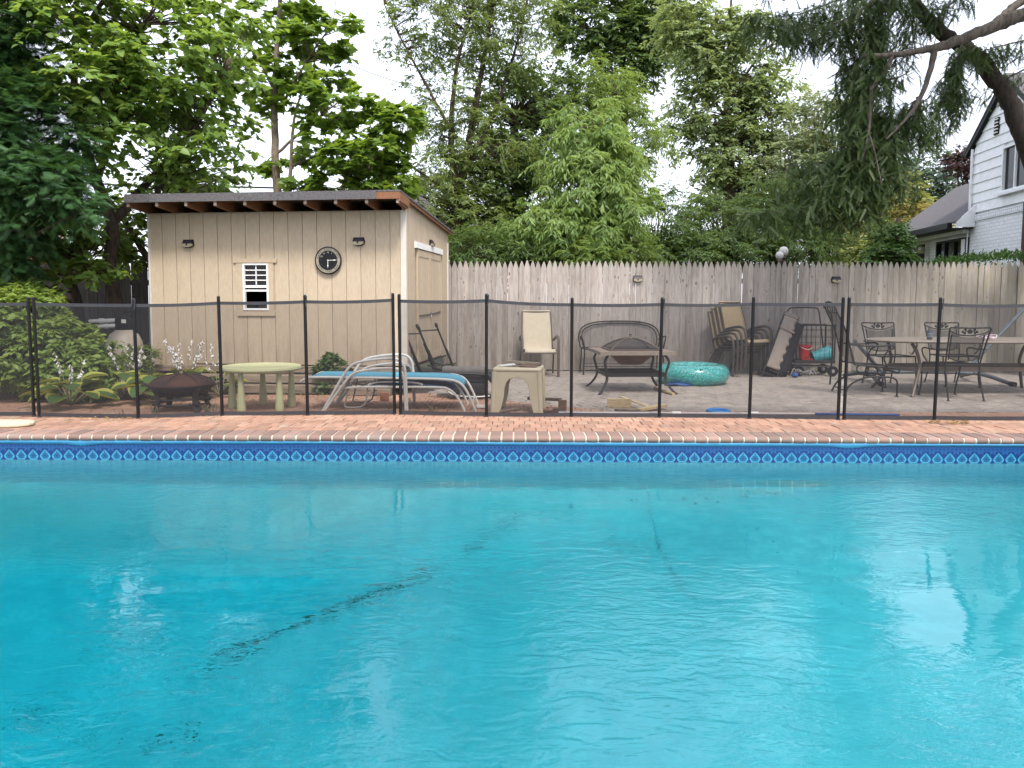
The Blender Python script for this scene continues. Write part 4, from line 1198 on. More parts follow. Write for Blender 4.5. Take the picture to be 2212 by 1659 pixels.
# iron loveseat
bn = thing('loveseat', 'black iron mesh loveseat with an arched back behind the fire table', 'bench', (1.70, 12.75, 0), math.radians(1))
for s_ in (-1, 1):
    x = s_ * .66
    MB().tube(sm([(x, -.32, 0), (x * .985, -.30, .2), (x * .97, -.30, .40), (x * 1.02, -.30, .58), (x * 1.05, -.22, .63), (x * 1.03, .0, .60), (x, .18, .56)], 4), .011, 8).build('arm_and_front_leg', M['black_iron'], bn)
    MB().tube(sm([(x, .30, 0), (x * .98, .22, .25), (x * .98, .20, .42)], 4), .011, 8).build('rear_leg', M['black_iron'], bn)
    MB().lathe([(.0, .0), (.025, .0), (.02, .008), (0, .01)], 8, c=(x, -.32, 0)).build('foot', M['black_iron'], bn)
for k, sc_ in enumerate((1.0, .925)):
    MB().tube(sm([(-.66 * sc_, .20, .42), (-.69 * sc_, .25, .60), (-.62 * sc_, .29, .76 * (1 if k == 0 else .975)), (-.40 * sc_, .31, .845 - .035 * k), (0, .315, .865 - .035 * k), (.40 * sc_, .31, .845 - .035 * k), (.62 * sc_, .29, .76 * (1 if k == 0 else .975)), (.69 * sc_, .25, .60), (.66 * sc_, .20, .42)], 4), .011 - .003 * k, 8).build('back_frame', M['black_iron'], bn)
MB().grid(lambda u, v: ((2 * u - 1) * .62 * min(1, .93 + .07 * math.sin(PI * v)), .20 + .11 * v, .43 + v * (.385 - .14 * abs(2 * u - 1) ** 4)), 24, 6).build('back_mesh', M['bench_mesh'], bn, smooth=60)
MB().grid(lambda u, v: ((2 * u - 1) * .64, -.30 + .5 * v, .42 - .02 * math.sin(PI * v)), 8, 6).build('seat_mesh', M['iron_mesh'], bn, smooth=60)
MB().tube([(-.65, -.30, .42), (.65, -.30, .42), (.65, .20, .42), (-.65, .20, .42)], .011, 8, closed=True).build('seat_frame', M['black_iron'], bn)
st = MB(); st.tube([(-.65, -.30, .14), (.65, -.30, .14)], .008, 6); st.tube([(-.65, -.30, .19), (.65, -.30, .19)], .006, 6); st.build('stretcher', M['black_iron'], bn)

# square fire table
ft = thing('fire_table', 'square tile topped fire pit table with a mesh spark lid and curved legs', 'fire pit', (1.50, 10.32, 0), math.radians(4))
FS = .49
tp = MB(); n_ = 4
for (a, b) in ((-1, 0), (1, 0), (0, -1), (0, 1)):
    if a: tp.box((a * (FS - .085), 0, .535), (.17, 2 * FS, .030))
    else: tp.box((0, b * (FS - .085), .535), (2 * FS - .34, .17, .030))
tp.build('tabletop', M['stone_top'], ft, smooth=0, bevel=.004)
eg = MB(); frame_z = .52
for (p, q) in (((-FS, -FS), (FS, -FS)), ((FS, -FS), (FS, FS)), ((FS, FS), (-FS, FS)), ((-FS, FS), (-FS, -FS))): eg.bar((*p, frame_z + .008), (*q, frame_z + .008), .012, .044)
eg.build('edge_band', M['table_beige'], ft, smooth=0)
MB().lathe([(.13, .36), (.16, .355), (.34, .50), (.35, .515)], 6, M=Matrix.Rotation(PI / 6, 3, 'Z')).build('fire_bowl_pan', M['bowl_brown'], ft, smooth=20)
for sx in (-1, 1):
    for sy in (-1, 1):
        MB().tube(sm([(sx * (FS - .13), sy * (FS - .13), .515), (sx * (FS - .07), sy * (FS - .07), .42), (sx * (FS - .10), sy * (FS - .10), .27), (sx * (FS - .10), sy * (FS - .10), .17), (sx * (FS - .04), sy * (FS - .04), .06), (sx * (FS + .02), sy * (FS + .02), .0)], 4), .021, 8, flat=.65).build('leg', M['dark_frame'], ft)
sf = MB(); k_ = FS - .10
for (p, q) in (((-k_, -k_), (k_, -k_)), ((k_, -k_), (k_, k_)), ((k_, k_), (-k_, k_)), ((-k_, k_), (-k_, -k_))): sf.bar((*p, .24), (*q, .24), .02, .045)
for k in range(7): sf.bar((-k_, -k_ + 2 * k_ * (k + 1) / 8, .235), (k_, -k_ + 2 * k_ * (k + 1) / 8, .235), .012, .012)
sf.build('lower_shelf', M['black_iron'], ft, smooth=0)
LS = .325
lf = MB()
for (p, q) in (((-LS, -LS), (LS, -LS)), ((LS, -LS), (LS, LS)), ((LS, LS), (-LS, LS)), ((-LS, LS), (-LS, -LS))): lf.bar((*p, .560), (*q, .560), .03, .022)
def dome(x, y):
    r_ = max(abs(x), abs(y)) / LS
    return .562 + .145 * (1 - r_ ** 1.8)
for sx in (-1, 1):
    for sy in (-1, 1): lf.tube([(sx * LS * (1 - t), sy * LS * (1 - t), dome(LS * (1 - t), 0) + .004) for t in np.linspace(0, .97, 9)], .010, 6)
lf.lathe([(0, .702), (.03, .704), (.02, .722), (.016, .747), (.022, .762), (0, .772)], 10)
lf.build('lid_frame', M['brown_frame'], ft)
MB().grid(lambda u, v: ((2 * u - 1) * LS, (2 * v - 1) * LS, dome((2 * u - 1) * LS, (2 * v - 1) * LS)), 24, 24).build('lid_mesh', M['lid_mesh'], ft, smooth=50)

# glitter swim ring
def glitter():
    m, nt, out = new_mat('glitter_vinyl')
    v, _ = coords(nt, (1, 1, 1), False)
    vo = nd(nt, 'TexVoronoi', {'Vector': v, 'Scale': 85.0})
    f = E(nt, nd(nt, 'SeparateColor', {0: vo.outputs['Color']}).outputs[0])
    n = noise(nt, v, 14, 3, .6)
    c = mixc(nt, n.sstep(.4, .65), (.025, .44, .43), (.05, .57, .54))
    c = mixc(nt, f.gt(.80) * .75, c, (.34, .78, .72))  # pale glitter flakes, their sparkle highlights put into the colour
    c = mixc(nt, f.lt(.12) * .8, c, (.008, .13, .14))
    nm = nd(nt, 'Bump', {'Height': f.s, 'Strength': .35, 'Distance': .004})
    b = nd(nt, 'BsdfPrincipled', {'Base Color': c, 'Roughness': .16, 'Specular IOR Level': .8, 'Normal': nm.outputs[0], 'Coat Weight': .8, 'Coat Roughness': .04})
    t = nd(nt, 'BsdfTransparent', {'Color': (.55, .95, .92, 1)})
    mx = nd(nt, 'MixShader', {0: .30, 1: b.outputs[0], 2: t.outputs[0]})
    nt.links.new(mx.outputs[0], out.inputs[0])
    return m
rg = thing('swim_ring', 'inflatable turquoise glitter swim ring lying on the patio', 'swim ring', (2.555, 11.25, .145))
mb = MB(); NU, NV = 64, 20; vs = []
for i in range(NU):
    a = 2 * PI * i / NU; pk = 1 + .012 * math.sin(i * 16 * PI / NU * 2) 
    for j in range(NV):
        b = 2 * PI * j / NV; r_ = .150 * (1 - (.07 if (i % 8 == 0) and math.cos(b) < -.2 else 0))
        vs.append(((.385 + r_ * math.cos(b)) * math.cos(a), (.385 + r_ * math.cos(b)) * math.sin(a), r_ * .97 * math.sin(b)))
mb.add(vs, [(i * NV + j, ((i + 1) % NU) * NV + j, ((i + 1) % NU) * NV + (j + 1) % NV, i * NV + (j + 1) % NV) for i in range(NU) for j in range(NV)])
mb.build('tube', glitter(), rg, smooth=80)
MB().tube([(0, -.50, .10), (0, -.545, .12)], .012, 8).build('valve', M['aqua_plastic'], rg)

# flat blue float in front of the ring
mb = MB(); mb.grid(lambda u, v: (.33 * u - .02 * v, -.22 * v * (1 - .3 * u) , .02 + .05 * math.sin(PI * u) * (1 - v) + .008 * math.sin(9 * u + 4 * v)), 10, 5)
o = mb.build('deflated_float', M['navy_plastic'], None, smooth=60, solid=.012); o.location = (2.2, 11.02, 0); o.rotation_euler = (0, 0, -.55); tag(o, 'crumpled deflated blue pool float in front of the swim ring', 'float')
tag(MB().tube([(1.86, 10.42, .02), (1.97, 9.70, .018)], .022, 10).build('foam_stick', M['pale_wood']), 'pale yellow stick lying by the fire table leg', 'stick')
hp = thing('dive_ring', 'flat blue plastic ring lying behind the pool fence', 'dive ring', (2.17, 8.28, .014))
MB().tube([(.115 * math.cos(2 * PI * k / 32), .115 * math.sin(2 * PI * k / 32), 0) for k in range(32)], .016, 8, closed=True).build('hoop', M['blue_plastic'], hp)
MB().lathe([(0, -.012), (.10, -.012), (.10, -.008), (0, -.008)], 28).build('centre_disc', M['blue_plastic'], hp)
pl_ = thing('telescopic_pole', 'long telescopic pool pole with a blue end lying along the pool fence', 'pole', (.42, 8.03, .02))
MB().tube([(0, .02, 0), (2.75, .0, 0)], .013, 10).build('outer_tube', M['pole'], pl_)
MB().tube([(2.70, 0, 0), (3.56, -.06, 0)], .0145, 10).build('blue_grip', M['navy_plastic'], pl_)
for x in (1.20, 2.02): MB().tube([(x, .012, 0), (x + .09, .011, 0)], .019, 10).build('lock_sleeve', M['white_paint'], pl_)

# wood scraps
def plank(label, p, q, w, h, mat, group='loose wood scraps on the patio', name='wood_scrap'):
    o = MB().bar(Vector(p) - Vector(p), Vector(q) - Vector(p), w, h).build(name, mat, None, smooth=0, bevel=.003); o.location = p
    return tag(o, label, 'wood scrap', group)
plank('short pale block of pine at the left of the scrap wood by the fire table', (1.0, 8.62, .05), (1.27, 8.60, .05), .05, .10, M['pale_wood'])
plank('thin pale slat slanting down from the pine block', (1.17, 8.72, .11), (1.48, 8.42, .02), .05, .014, M['pale_wood'])
plank('pale thick board at the right end of the scrap wood pile', (1.30, 8.28, .02), (1.63, 8.48, .045), .085, .03, M['pale_wood'])
plank('flat weathered scrap lying under the pale boards', (1.06, 8.40, .012), (1.36, 8.30, .012), .09, .018, M['grey_wood'])
plank('brown board reaching out from under the cream side table', (.10, 8.62, .10), (.47, 8.50, .10), .06, .03, M['brown_wood'])
plank('upright brown block at the end of the boards by the cream table', (.44, 8.42, .055), (.52, 8.40, .055), .07, .11, M['brown_wood'])
plank('long brown slat on the bricks beside the cream table', (.16, 8.22, .015), (.50, 8.16, .015), .06, .025, M['brown_wood'])
plank('little brown cube of wood by the pool fence post', (.36, 8.12, .03), (.43, 8.11, .03), .05, .055, M['brown_wood'])
plank('grey splintered scrap on the bricks under the cream table', (-.22, 8.16, .015), (.0, 8.36, .02), .05, .02, M['grey_wood'])
scrap('white_tile', 'small white block on the bricks beside the lounger foot', 'block', (-.43, 8.52, .02), (.10, .05, .03), M['white_paint'])
scrap('red_brick', 'loose red brick standing behind the stacked loungers', 'brick', (-1.62, 9.1, .05), (.10, .06, .10), M['chimney_brick'])

# folded chaise frames leaning on the fence
def folded(label, loc, rz, k):
    t = thing('folded_lounger', label, 'lounger', loc, rz, 'folded taupe loungers leaning by the fence')
    L = Vector((.36, .16, .92)).normalized(); Wd = Vector((.93, -.10, -.38)); Wd = (Wd - L * Wd.dot(L)).normalized(); N = L.cross(Wd)
    H = 1.08
    MB().grid(lambda u, v: L * (.16 + (H - .20) * v) + Wd * (-.02 + (.20 + .02 * math.sin(40 * v) * (u == 1)) * u) + N * (-.02 * math.sin(PI * v)), 4, 30).build('sling', M['taupe_sling'], t, smooth=60, solid=.008)
    MB().bar(L * (H - .24) + Wd * -.03 - N * .02, L * (H - .26) + Wd * .21 - N * .02, .05, .03).build('head_strap', M['taupe_sling'], t, smooth=0)
    for a, w_ in ((0.0, -.03), (0.0, .20)):
        MB().tube([L * .02 + Wd * w_ + N * .02, L * (H + .0) + Wd * w_ + N * .02], .014, 8).build('side_rail', M['dark_frame'], t)
        MB().tube(sm([L * .0 + Wd * (w_ + .06) + N * .10, L * .45 + Wd * (w_ + .09) + N * .13, L * .95 + Wd * (w_ + .05) + N * .10], 4), .014, 8).build('folded_leg', M['black'], t)
    MB().tube([L * (H - .01) + Wd * -.03 + N * .02, L * (H - .01) + Wd * .20 + N * .02], .016, 8).build('end_bar', M['taupe_sling'], t)
    for z in (.05, .18): MB().bar(L * z + Wd * -.06 + N * .06, L * z + Wd * .36 + N * .06, .05, .06).build('foot_bar', M['black'], t, smooth=0, bevel=.01)
    MB().grid(lambda u, v: L * (.08 + .90 * v) + Wd * (.22 + .13 * u) + N * (.03 + .05 * u), 2, 8).build('lower_sling', M['black_cloth'], t, smooth=60, solid=.008)
folded('front folded taupe lounger leaning beside the chair stack', (3.90, 12.15, .02), 0, 0)
folded('second folded taupe lounger, partly hidden behind the front one', (4.00, 12.36, .04), .03, 1)

# wire cart with pails
ct = thing('wire_cart', 'black wire utility cart with a tall push handle in front of the fence', 'cart', (4.78, 12.55, 0), math.radians(-3))
CW, CD = .30, .22
fmr = MB()
for y in (-CD, CD): fmr.tube(sm([(-CW, y, .24), (-CW, y, .78), (-CW + .04, y, .82), (CW - .05, y, .82), (CW, y, .78), (CW, y, .24)], 3), .011, 8)
for z in (.82,):
    for x in (-CW + .05, CW - .05): fmr.tube([(x, -CD, z), (x, CD, z)], .010, 8)
fmr.build('basket_frame', M['black'], ct)
wr = MB()
for y in (-CD, CD):
    for k in range(9): wr.tube([(-CW + 2 * CW * k / 8, y, .26), (-CW + 2 * CW * k / 8, y, .81)], .0028, 4)
    for k in range(5): wr.tube([(-CW, y, .30 + .11 * k), (CW, y, .30 + .11 * k)], .0028, 4)
for k in range(5): wr.tube([(CW, -CD, .30 + .11 * k), (CW, CD, .30 + .11 * k)], .0028, 4)
for k in range(4): wr.tube([(CW, -CD + 2 * CD * (k + .5) / 4, .26), (CW, -CD + 2 * CD * (k + .5) / 4, .81)], .0028, 4)
wr.build('wire_side', M['black'], ct)
MB().tube(sm([(-CW - .02, CD + .02, .25), (-CW - .02, CD + .05, .95), (-CW + .0, CD + .05, 1.06), (-CW + .08, CD + .05, 1.10), (.12, CD + .05, 1.10), (.19, CD + .05, 1.06), (.22, CD + .04, .9), (CW, CD, .24)], 4), .011, 8).build('push_handle', M['black'], ct)
tr_ = MB(); tr_.box((0, 0, .235), (2 * CW + .04, 2 * CD + .03, .05)); tr_.build('tray', M['cast_iron'], ct, smooth=0, bevel=.006)
for x in (-CW + .05, CW - .02):
    for y in (-CD - .01, CD + .01):
        w_ = MB().lathe([(.0, -.018), (.075, -.018), (.085, -.01), (.085, .01), (.075, .018), (0, .018)], 18, c=(x, y, .085), M=Matrix.Rotation(PI / 2, 3, 'X')).build('wheel', M['black'], ct)
        MB().lathe([(0, -.022), (.03, -.022), (.03, .022), (0, .022)], 10, c=(x, y, .085), M=Matrix.Rotation(PI / 2, 3, 'X')).build('hub', M['grey_tube'], w_)
MB().bar((-CW, 0, .15), (CW, 0, .15), .2, .02).build('lower_rail', M['grey_tube'], ct, smooth=0)
def pail(name, label, loc, rot, mat, r0, r1, h):
    t = thing(name, label, 'bucket', loc, 0); t.rotation_euler = rot
    MB().lathe([(0, 0), (r0, 0), (r1, h), (r1 + .012, h), (r1 + .012, h - .02), (r1 + .004, h - .022), (r1 - .008, h - .004), (r0 - .006, .008), (0, .008)], 26).build('body', mat, t)
    return t
p_ = pail('bucket', 'red plastic bucket standing in the wire cart', (4.62, 12.42, .262), (0, .06, 0), M['red_plastic'], .075, .105, .24)
MB().tube(sm([(-.10, 0, .22), (-.08, -.09, .20), (0, -.125, .17), (.08, -.09, .20), (.10, 0, .22)], 4), .004, 6).build('bail', M['white_paint'], p_)
pail('bucket', 'turquoise plastic tub tipped on its side in the wire cart', (5.06, 12.46, .37), (0, math.radians(-105), 0), M['aqua_plastic'], .12, .085, .30)
scrap('toy_spade', 'red plastic toy lying on the tray of the wire cart', 'toy', (4.66, 12.40, .275), (.20, .07, .03), M['red_plastic'], (0, .1, .2), bevel=.01)
o = MB().lathe([(.0, .0), (.035, .0), (.055, .03), (.05, .06), (.03, .07), (0, .06)], 14).build('rubber_toy', M['navy_plastic'], None); o.location = (4.387, 12.147, 0.000); tag(o, 'small dark blue toy on the pavers before the folded loungers', 'toy')
scrap('yellow_toy', 'yellow green toy beside the wheels of the wire cart', 'toy', (4.28, 12.28, .05), (.09, .05, .10), M['yellow_plastic'], (0, .3, .3), bevel=.012)
scrap('wood_chip', 'small pale wood chip on the pavers before the folded loungers', 'wood chip', (4.249, 11.416, 0.010), (.09, .02, .012), M['pale_wood'], (0, 0, -.2))
cw_ = MB()
for k in range(7):
    a = k * .9; cw_.tube(sm([(.05 * k - .15, 0, .03 + .02 * (k % 3)), (.05 * k - .10, -.05 * math.sin(a), .10 + .03 * math.cos(a)), (.05 * k - .03, .04, .03)], 3), .012, 6)
o = cw_.build('tangled_hose', M['grey_tube'], None); o.location = (4.52, 12.28, 0); tag(o, 'tangle of clear hose lying under the wire cart', 'hose')

# ------------------------------------------------------------------ dining set
dt = thing('dining_table', 'long oval patio dining table with a brown speckled top', 'table', (6.02, 10.2, 0), math.radians(2))
A_, B_ = 1.38, .60
prf_ = [(.0, .675), (.93, .675), (.985, .680), (1.0, .695), (.985, .710), (.95, .714), (0, .714)]
mb = MB(); n_ = 56; vs, fs = [], []
for (r_, z) in prf_[1:-1]:
    for k in range(n_):
        a = 2 * PI * k / n_; e = .82
        vs.append((A_ * r_ * math.copysign(abs(math.cos(a)) ** e, math.cos(a)), B_ * r_ * math.copysign(abs(math.sin(a)) ** e, math.sin(a)), z))
m_ = len(prf_) - 2
for i in range(m_ - 1):
    for k in range(n_): fs.append((i * n_ + k, i * n_ + (k + 1) % n_, (i + 1) * n_ + (k + 1) % n_, (i + 1) * n_ + k))
fs.append(tuple(range(n_ - 1, -1, -1))); fs.append(tuple((m_ - 1) * n_ + k for k in range(n_)))
mb.add(vs, fs); mb.build('tabletop', M['table_beige'], dt)
for sx in (-1, 1):
    for sy in (-1, 1):
        MB().tube(sm([(sx * .98, sy * .30, .67), (sx * .93, sy * .34, .55), (sx * .90, sy * .36, .38), (sx * .98, sy * .43, .18), (sx * 1.07, sy * .52, .0)], 4), .021, 8).build('leg', M['brown_frame'], dt)
mb = MB()
hx = [(-1.18, 0), (-.9, -.34), (.9, -.34), (1.18, 0), (.9, .34), (-.9, .34)]
for i in range(6): mb.bar((*hx[i], .335), (*hx[(i + 1) % 6], .335), .03, .055)
mb.build('stretcher', M['brown_frame'], dt, smooth=0)
def iron_chair(label, loc, rz):
    t = thing('iron_chair', label, 'chair', loc, rz, 'black wrought iron dining chairs')
    MB().grid(lambda u, v: (lambda w_: ((2 * u - 1) * w_, -.25 + .46 * v, .43 - .025 * math.sin(PI * v) * math.sin(PI * u)))(.25 - .03 * v + .012 * math.sin(PI * v)), 8, 8).build('seat', M['iron_mesh'], t, smooth=60)
    MB().tube([(.25 * a, -.25 + b, .43) for a, b in ((-1, .02), (-.9, 0), (.9, 0), (1, .02), (.92, .4), (.84, .46), (-.84, .46), (-.92, .4))], .009, 8, closed=True).build('seat_frame', M['black_iron'], t)
    bk_ = MB()
    for s_ in (-1, 1):
        bk_.tube(sm([(s_ * .215, .33, 0), (s_ * .205, .25, .25), (s_ * .21, .22, .44), (s_ * .225, .28, .66), (s_ * .245, .345, .875)], 4), .010, 8)
        bk_.tube(sm([(s_ * .185, .235, .50), (s_ * .20, .30, .80)], 2), .008, 6)
    bk_.tube(sm([(-.245, .345, .875), (-.235, .35, .892), (-.2, .352, .893), (0, .352, .888), (.2, .352, .893), (.235, .35, .892), (.245, .345, .875)], 3), .010, 8)
    bk_.tube(sm([(-.235, .34, .85), (-.12, .322, .808), (0, .317, .795), (.12, .322, .808), (.235, .34, .85)], 4), .008, 8)
    bk_.tube(sm([(-.19, .245, .53), (-.10, .235, .49), (0, .232, .48), (.10, .235, .49), (.19, .245, .53)], 4), .008, 8)
    bk_.build('back_frame', M['black_iron'], t)
    MB().grid(lambda u, v: ((2 * u - 1) * (.185 + .03 * v), .235 + .085 * v, .53 - .045 * (1 - abs(2 * u - 1) ** 2) * (1 - v) + v * (.30 - .055 * (1 - abs(2 * u - 1) ** 2) * 1.0)), 10, 6).build('back_mesh', M['iron_mesh'], t, smooth=60)
    em = MB(); Rm = Matrix.Rotation(PI / 2, 3, 'X')
    em.lathe([(0, -.008), (.028, -.008), (.030, 0), (.028, .008), (0, .010)], 12, c=(0, .340, .846), M=Rm)
    for s_ in (-1, 1):
        em.tube(sm([(s_ * .02, .340, .85), (s_ * .05, .340, .845), (s_ * .075, .341, .83)], 3), .006, 6)
        for (x, z) in ((.055, .868), (.085, .842), (.062, .826)): em.lathe([(0, -.006), (.014, -.005), (.017, 0), (.014, .005), (0, .006)], 8, c=(s_ * x, .341, z), M=Rm)
    em.build('rose_emblem', M['black_iron'], t)
    for s_ in (-1, 1):
        MB().tube(sm([(s_ * .235, .275, .63), (s_ * .275, .20, .625), (s_ * .285, .02, .615), (s_ * .285, -.12, .625), (s_ * .285, -.19, .60), (s_ * .28, -.17, .53), (s_ * .265, -.10, .455)], 4), .009, 8).build('arm', M['black_iron'], t)
        lg = MB().tube(sm([(s_ * .235, -.33, 0), (s_ * .225, -.30, .12), (s_ * .24, -.26, .30), (s_ * .24, -.235, .425)], 4), .010, 8).build('front_leg', M['black_iron'], t)
        MB().lathe([(0, 0), (.028, 0), (.022, .008), (0, .010)], 10, c=(s_ * .235, -.33, 0)).build('foot_pad', M['black_iron'], lg)
        MB().lathe([(0, 0), (.028, 0), (.022, .008), (0, .010)], 10, c=(s_ * .215, .33, 0)).build('foot_pad', M['black_iron'], t)
    return t
c0 = iron_chair('wrought iron chair seen from behind at the near side of the table, under the goggles', (5.42, 9.58, 0), PI)
dup_tree(c0, 'wrought iron chair beyond the table, behind the drink can', (5.33, 11.02, 0), math.radians(4))
dup_tree(c0, 'wrought iron chair beyond the table, behind the near chair', (6.28, 11.12, 0), math.radians(-3))
dup_tree(c0, 'wrought iron chair cut off by the photo\'s edge, its legs at far right', (6.72, 9.32, 0), PI - .1)
hb = thing('spring_chair', 'high backed wrought iron spring rocker at the table\'s left end', 'chair', (4.56, 9.98, 0), math.radians(84))
# faces +x after turning
MB().grid(lambda u, v: ((2 * u - 1) * (.24 - .015 * v), .24 + .14 * v + .10 * v * v, .40 + .66 * v), 6, 12).build('back_mesh', M['iron_mesh'], hb, smooth=60)
MB().grid(lambda u, v: ((2 * u - 1) * .25, -.28 + .52 * v, .37 - .06 * (1 - v) ** 4 * 1.2 + .03 * v), 6, 12).build('seat', M['iron_mesh'], hb, smooth=60)
fr_ = MB()
for s_ in (-1, 1): fr_.tube(sm([(s_ * .25, -.28, .30), (s_ * .25, -.25, .36), (s_ * .25, .20, .395), (s_ * .245, .27, .45), (s_ * .235, .36, .80), (s_ * .225, .48, 1.06), (s_ * .20, .515, 1.15)], 4), .011, 8)
fr_.tube(sm([(-.20, .515, 1.15), (-.1, .53, 1.19), (0, .535, 1.20), (.1, .53, 1.19), (.20, .515, 1.15)], 4), .011, 8)
fr_.tube([(-.225, .48, 1.06), (.225, .48, 1.06)], .008, 6)
fr_.tube([(-.25, -.28, .30), (.25, -.28, .30)], .011, 8)
fr_.build('frame', M['black_iron'], hb)
sc_ = MB()
for k in range(4): sc_.tube([(-.15 + .10 * k + .04 * math.cos(a), .508 + .012 * math.sin(a), 1.115 + .045 * math.sin(a)) for a in np.linspace(0, 2 * PI, 13)[:-1]], .006, 5, closed=True)
sc_.build('scroll_crest', M['black_iron'], hb)
for s_ in (-1, 1):
    MB().tube(sm([(s_ * .25, .33, .66), (s_ * .28, .20, .645), (s_ * .29, -.02, .64), (s_ * .29, -.16, .655), (s_ * .29, -.20, .62), (s_ * .29, -.12, .57), (s_ * .28, -.09, .48), (s_ * .26, -.14, .38)], 4), .010, 8).build('arm', M['black_iron'], hb)
    MB().tube(sm([(s_ * .25, .38, 0), (s_ * .25, .30, .14), (s_ * .25, .12, .235), (s_ * .25, -.08, .25), (s_ * .25, -.25, .22), (s_ * .25, -.27, .10), (s_ * .25, -.27, .0)], 4), .012, 8).build('leg', M['black_iron'], hb)
    MB().lathe([(0, 0), (.028, 0), (.02, .008), (0, .01)], 10, c=(s_ * .25, -.27, 0)).build('foot_pad', M['black_iron'], hb)
    MB().tube([(s_ * .17, .02 + .075 * math.cos(a), .31 + .06 * math.sin(a)) for a in np.linspace(0, 2 * PI, 15)[:-1]], .010, 6, closed=True).build('spring', M['black_iron'], hb)
mb = MB(); mb.tube([(-.25, .05, .245), (.25, .05, .245)], .010, 6); mb.tube([(-.25, .34, .06), (.25, .34, .06)], .008, 6); mb.build('stretcher', M['black_iron'], hb)
# a dark iron stem standing left of the doubled fence posts
o = MB(); o.tube(sm([(0, 0, 0), (.02, 0, .5), (.0, 0, .95), (-.05, 0, 1.05), (-.13, 0, 1.13)], 4), .013, 8); o.tube(sm([(-.03, 0, 1.02), (-.06, .02, 1.10), (-.05, .03, 1.15)], 3), .011, 6); o.lathe([(0, 0), (.03, .0), (.03, .03), (0, .04)], 8, c=(-.055, .03, 1.13))
ho = o.build('shepherd_hook', M['black_iron'], None); ho.location = (4.52, 11.1, 0); tag(ho, 'black iron garden hook standing behind the doubled fence posts', 'garden hook')
cn = thing('drink_can', 'dark aluminium drink can standing on the dining table', 'can', (5.32, 9.95, .7145))
MB().lathe([(0, 0), (.025, 0), (.033, .008), (.033, .108), (.027, .120), (.027, .124), (0, .121)], 22).build('body', M['can_print'], cn)
for z in (.035, .055, .075): MB().lathe([(.0335, z), (.0337, z + .002), (.0337, z + .008), (.0335, z + .010)], 22).build('label_stripe', M['silver'], cn)
MB().lathe([(0, .1215), (.026, .1245), (.027, .127), (0, .124)], 18).build('lid', M['silver'], cn)
gg = thing('swim_goggles', 'pink swim goggles lying on the dining table', 'goggles', (6.02, 9.86, .7145), .1)
for s_ in (-1, 1):
    MB().lathe([(.042, 0), (.045, .02), (.038, .032), (.034, .02)], 16, c=(s_ * .052, 0, .012)).build('eye_cup', M['pink'], gg)
    MB().lathe([(0, .016), (.036, .020), (.036, .024), (0, .022)], 16, c=(s_ * .052, 0, .012)).build('lens', M['lens'], gg)
MB().tube(sm([(-.10, 0, .02), (-.15, .05, .06), (-.08, .10, .055), (0, .11, .04), (.09, .10, .055), (.15, .05, .06), (.10, 0, .02)], 4), .008, 6).build('strap', M['pink'], gg)
hs_ = thing('hammock_stand', 'grey steel hammock stand behind the dining table', 'hammock stand', (6.1, 11.55, 0))
MB().tube(sm([(-.95, .02, .12), (-.4, .0, .145), (.35, .0, .145), (.75, -.02, .13)], 3), .030, 10).build('base_beam', M['hammock_pipe'], hs_)
for s_ in (-1, 1):
    MB().tube(sm([(s_ * .72, 0, .14), (s_ * .85, -.20, .11), (s_ * .93, -.62, .035)], 4), .030, 10).build('foot', M['hammock_pipe'], hs_)
    MB().tube(sm([(s_ * .72, 0, .14), (s_ * .85, .20, .11), (s_ * .93, .62, .035)], 4), .030, 10).build('foot', M['hammock_pipe'], hs_)
    MB().tube([(s_ * .93, -.60, .035), (s_ * .945, -.69, .034)], .035, 10).build('end_cap', M['black'], hs_)
MB().tube([(.62, .0, .14), (1.55, .0, 1.20)], .028, 10).build('arm', M['hammock_pipe'], hs_)
MB().tube([(-.62, .0, .14), (-1.05, .0, .62)], .028, 10).build('arm', M['hammock_pipe'], hs_)

# cream board whose rounded end lies on the bricks at left
pts = [(-1.6, -.15), (.0, -.15), (.10, -.125), (.16, -.06), (.17, .0), (.14, .07), (.06, .125), (-.05, .15), (-1.6, .15)]
o = MB().prism(pts, 0, .03, lambda p, q, t: (p, q, t)).build('kick_board', pmat('foam_cream', (.66, .58, .40), .8, .1, 8), None, smooth=0, bevel=.008)
o.location = (-4.83, 7.22, .004); o.rotation_euler = (0, 0, .02); tag(o, 'cream board with a rounded end lying on the bricks at the pool edge', 'board')

# sand filter
fl_ = thing('sand_filter', 'tan round pool sand filter with a black valve and white pipes', 'pool filter', (-5.36, 10.30, 0))
MB().lathe([(.0, .02), (.20, .02), (.20, .10), (.16, .14), (.20, .28), (.235, .42), (.24, .52), (.225, .64), (.18, .74), (.10, .80), (0, .82)], 32).build('tank', M['tank'], fl_)
vv = MB(); vv.lathe([(0, .80), (.095, .80), (.11, .84), (.11, .95), (.085, .97), (.085, 1.0), (.06, 1.02), (0, 1.03)], 18); vv.bar((0, 0, 1.03), (.16, -.05, 1.05), .03, .03); vv.build('valve', M['black'], fl_)
MB().box((.06, -.112, .92), (.06, .006, .05)).build('valve_label', M['paper'], fl_, smooth=0)
for z, L in ((.93, .34), (.86, .22)):
    MB().tube([(-.08, -.05, z), (-.08 - L, -.05 - .03, z - .015)], .028, 12).build('pipe', M['hair_white'], fl_)
    MB().tube([(-.08 - L * .45, -.066, z - .007), (-.08 - L * .62, -.072, z - .009)], .036, 12).build('coupling', M['hair_white'], fl_)
MB().tube([(.20, -.08, .05), (.20, -.08, 0)], .03, 8).build('drain', M['black'], fl_)

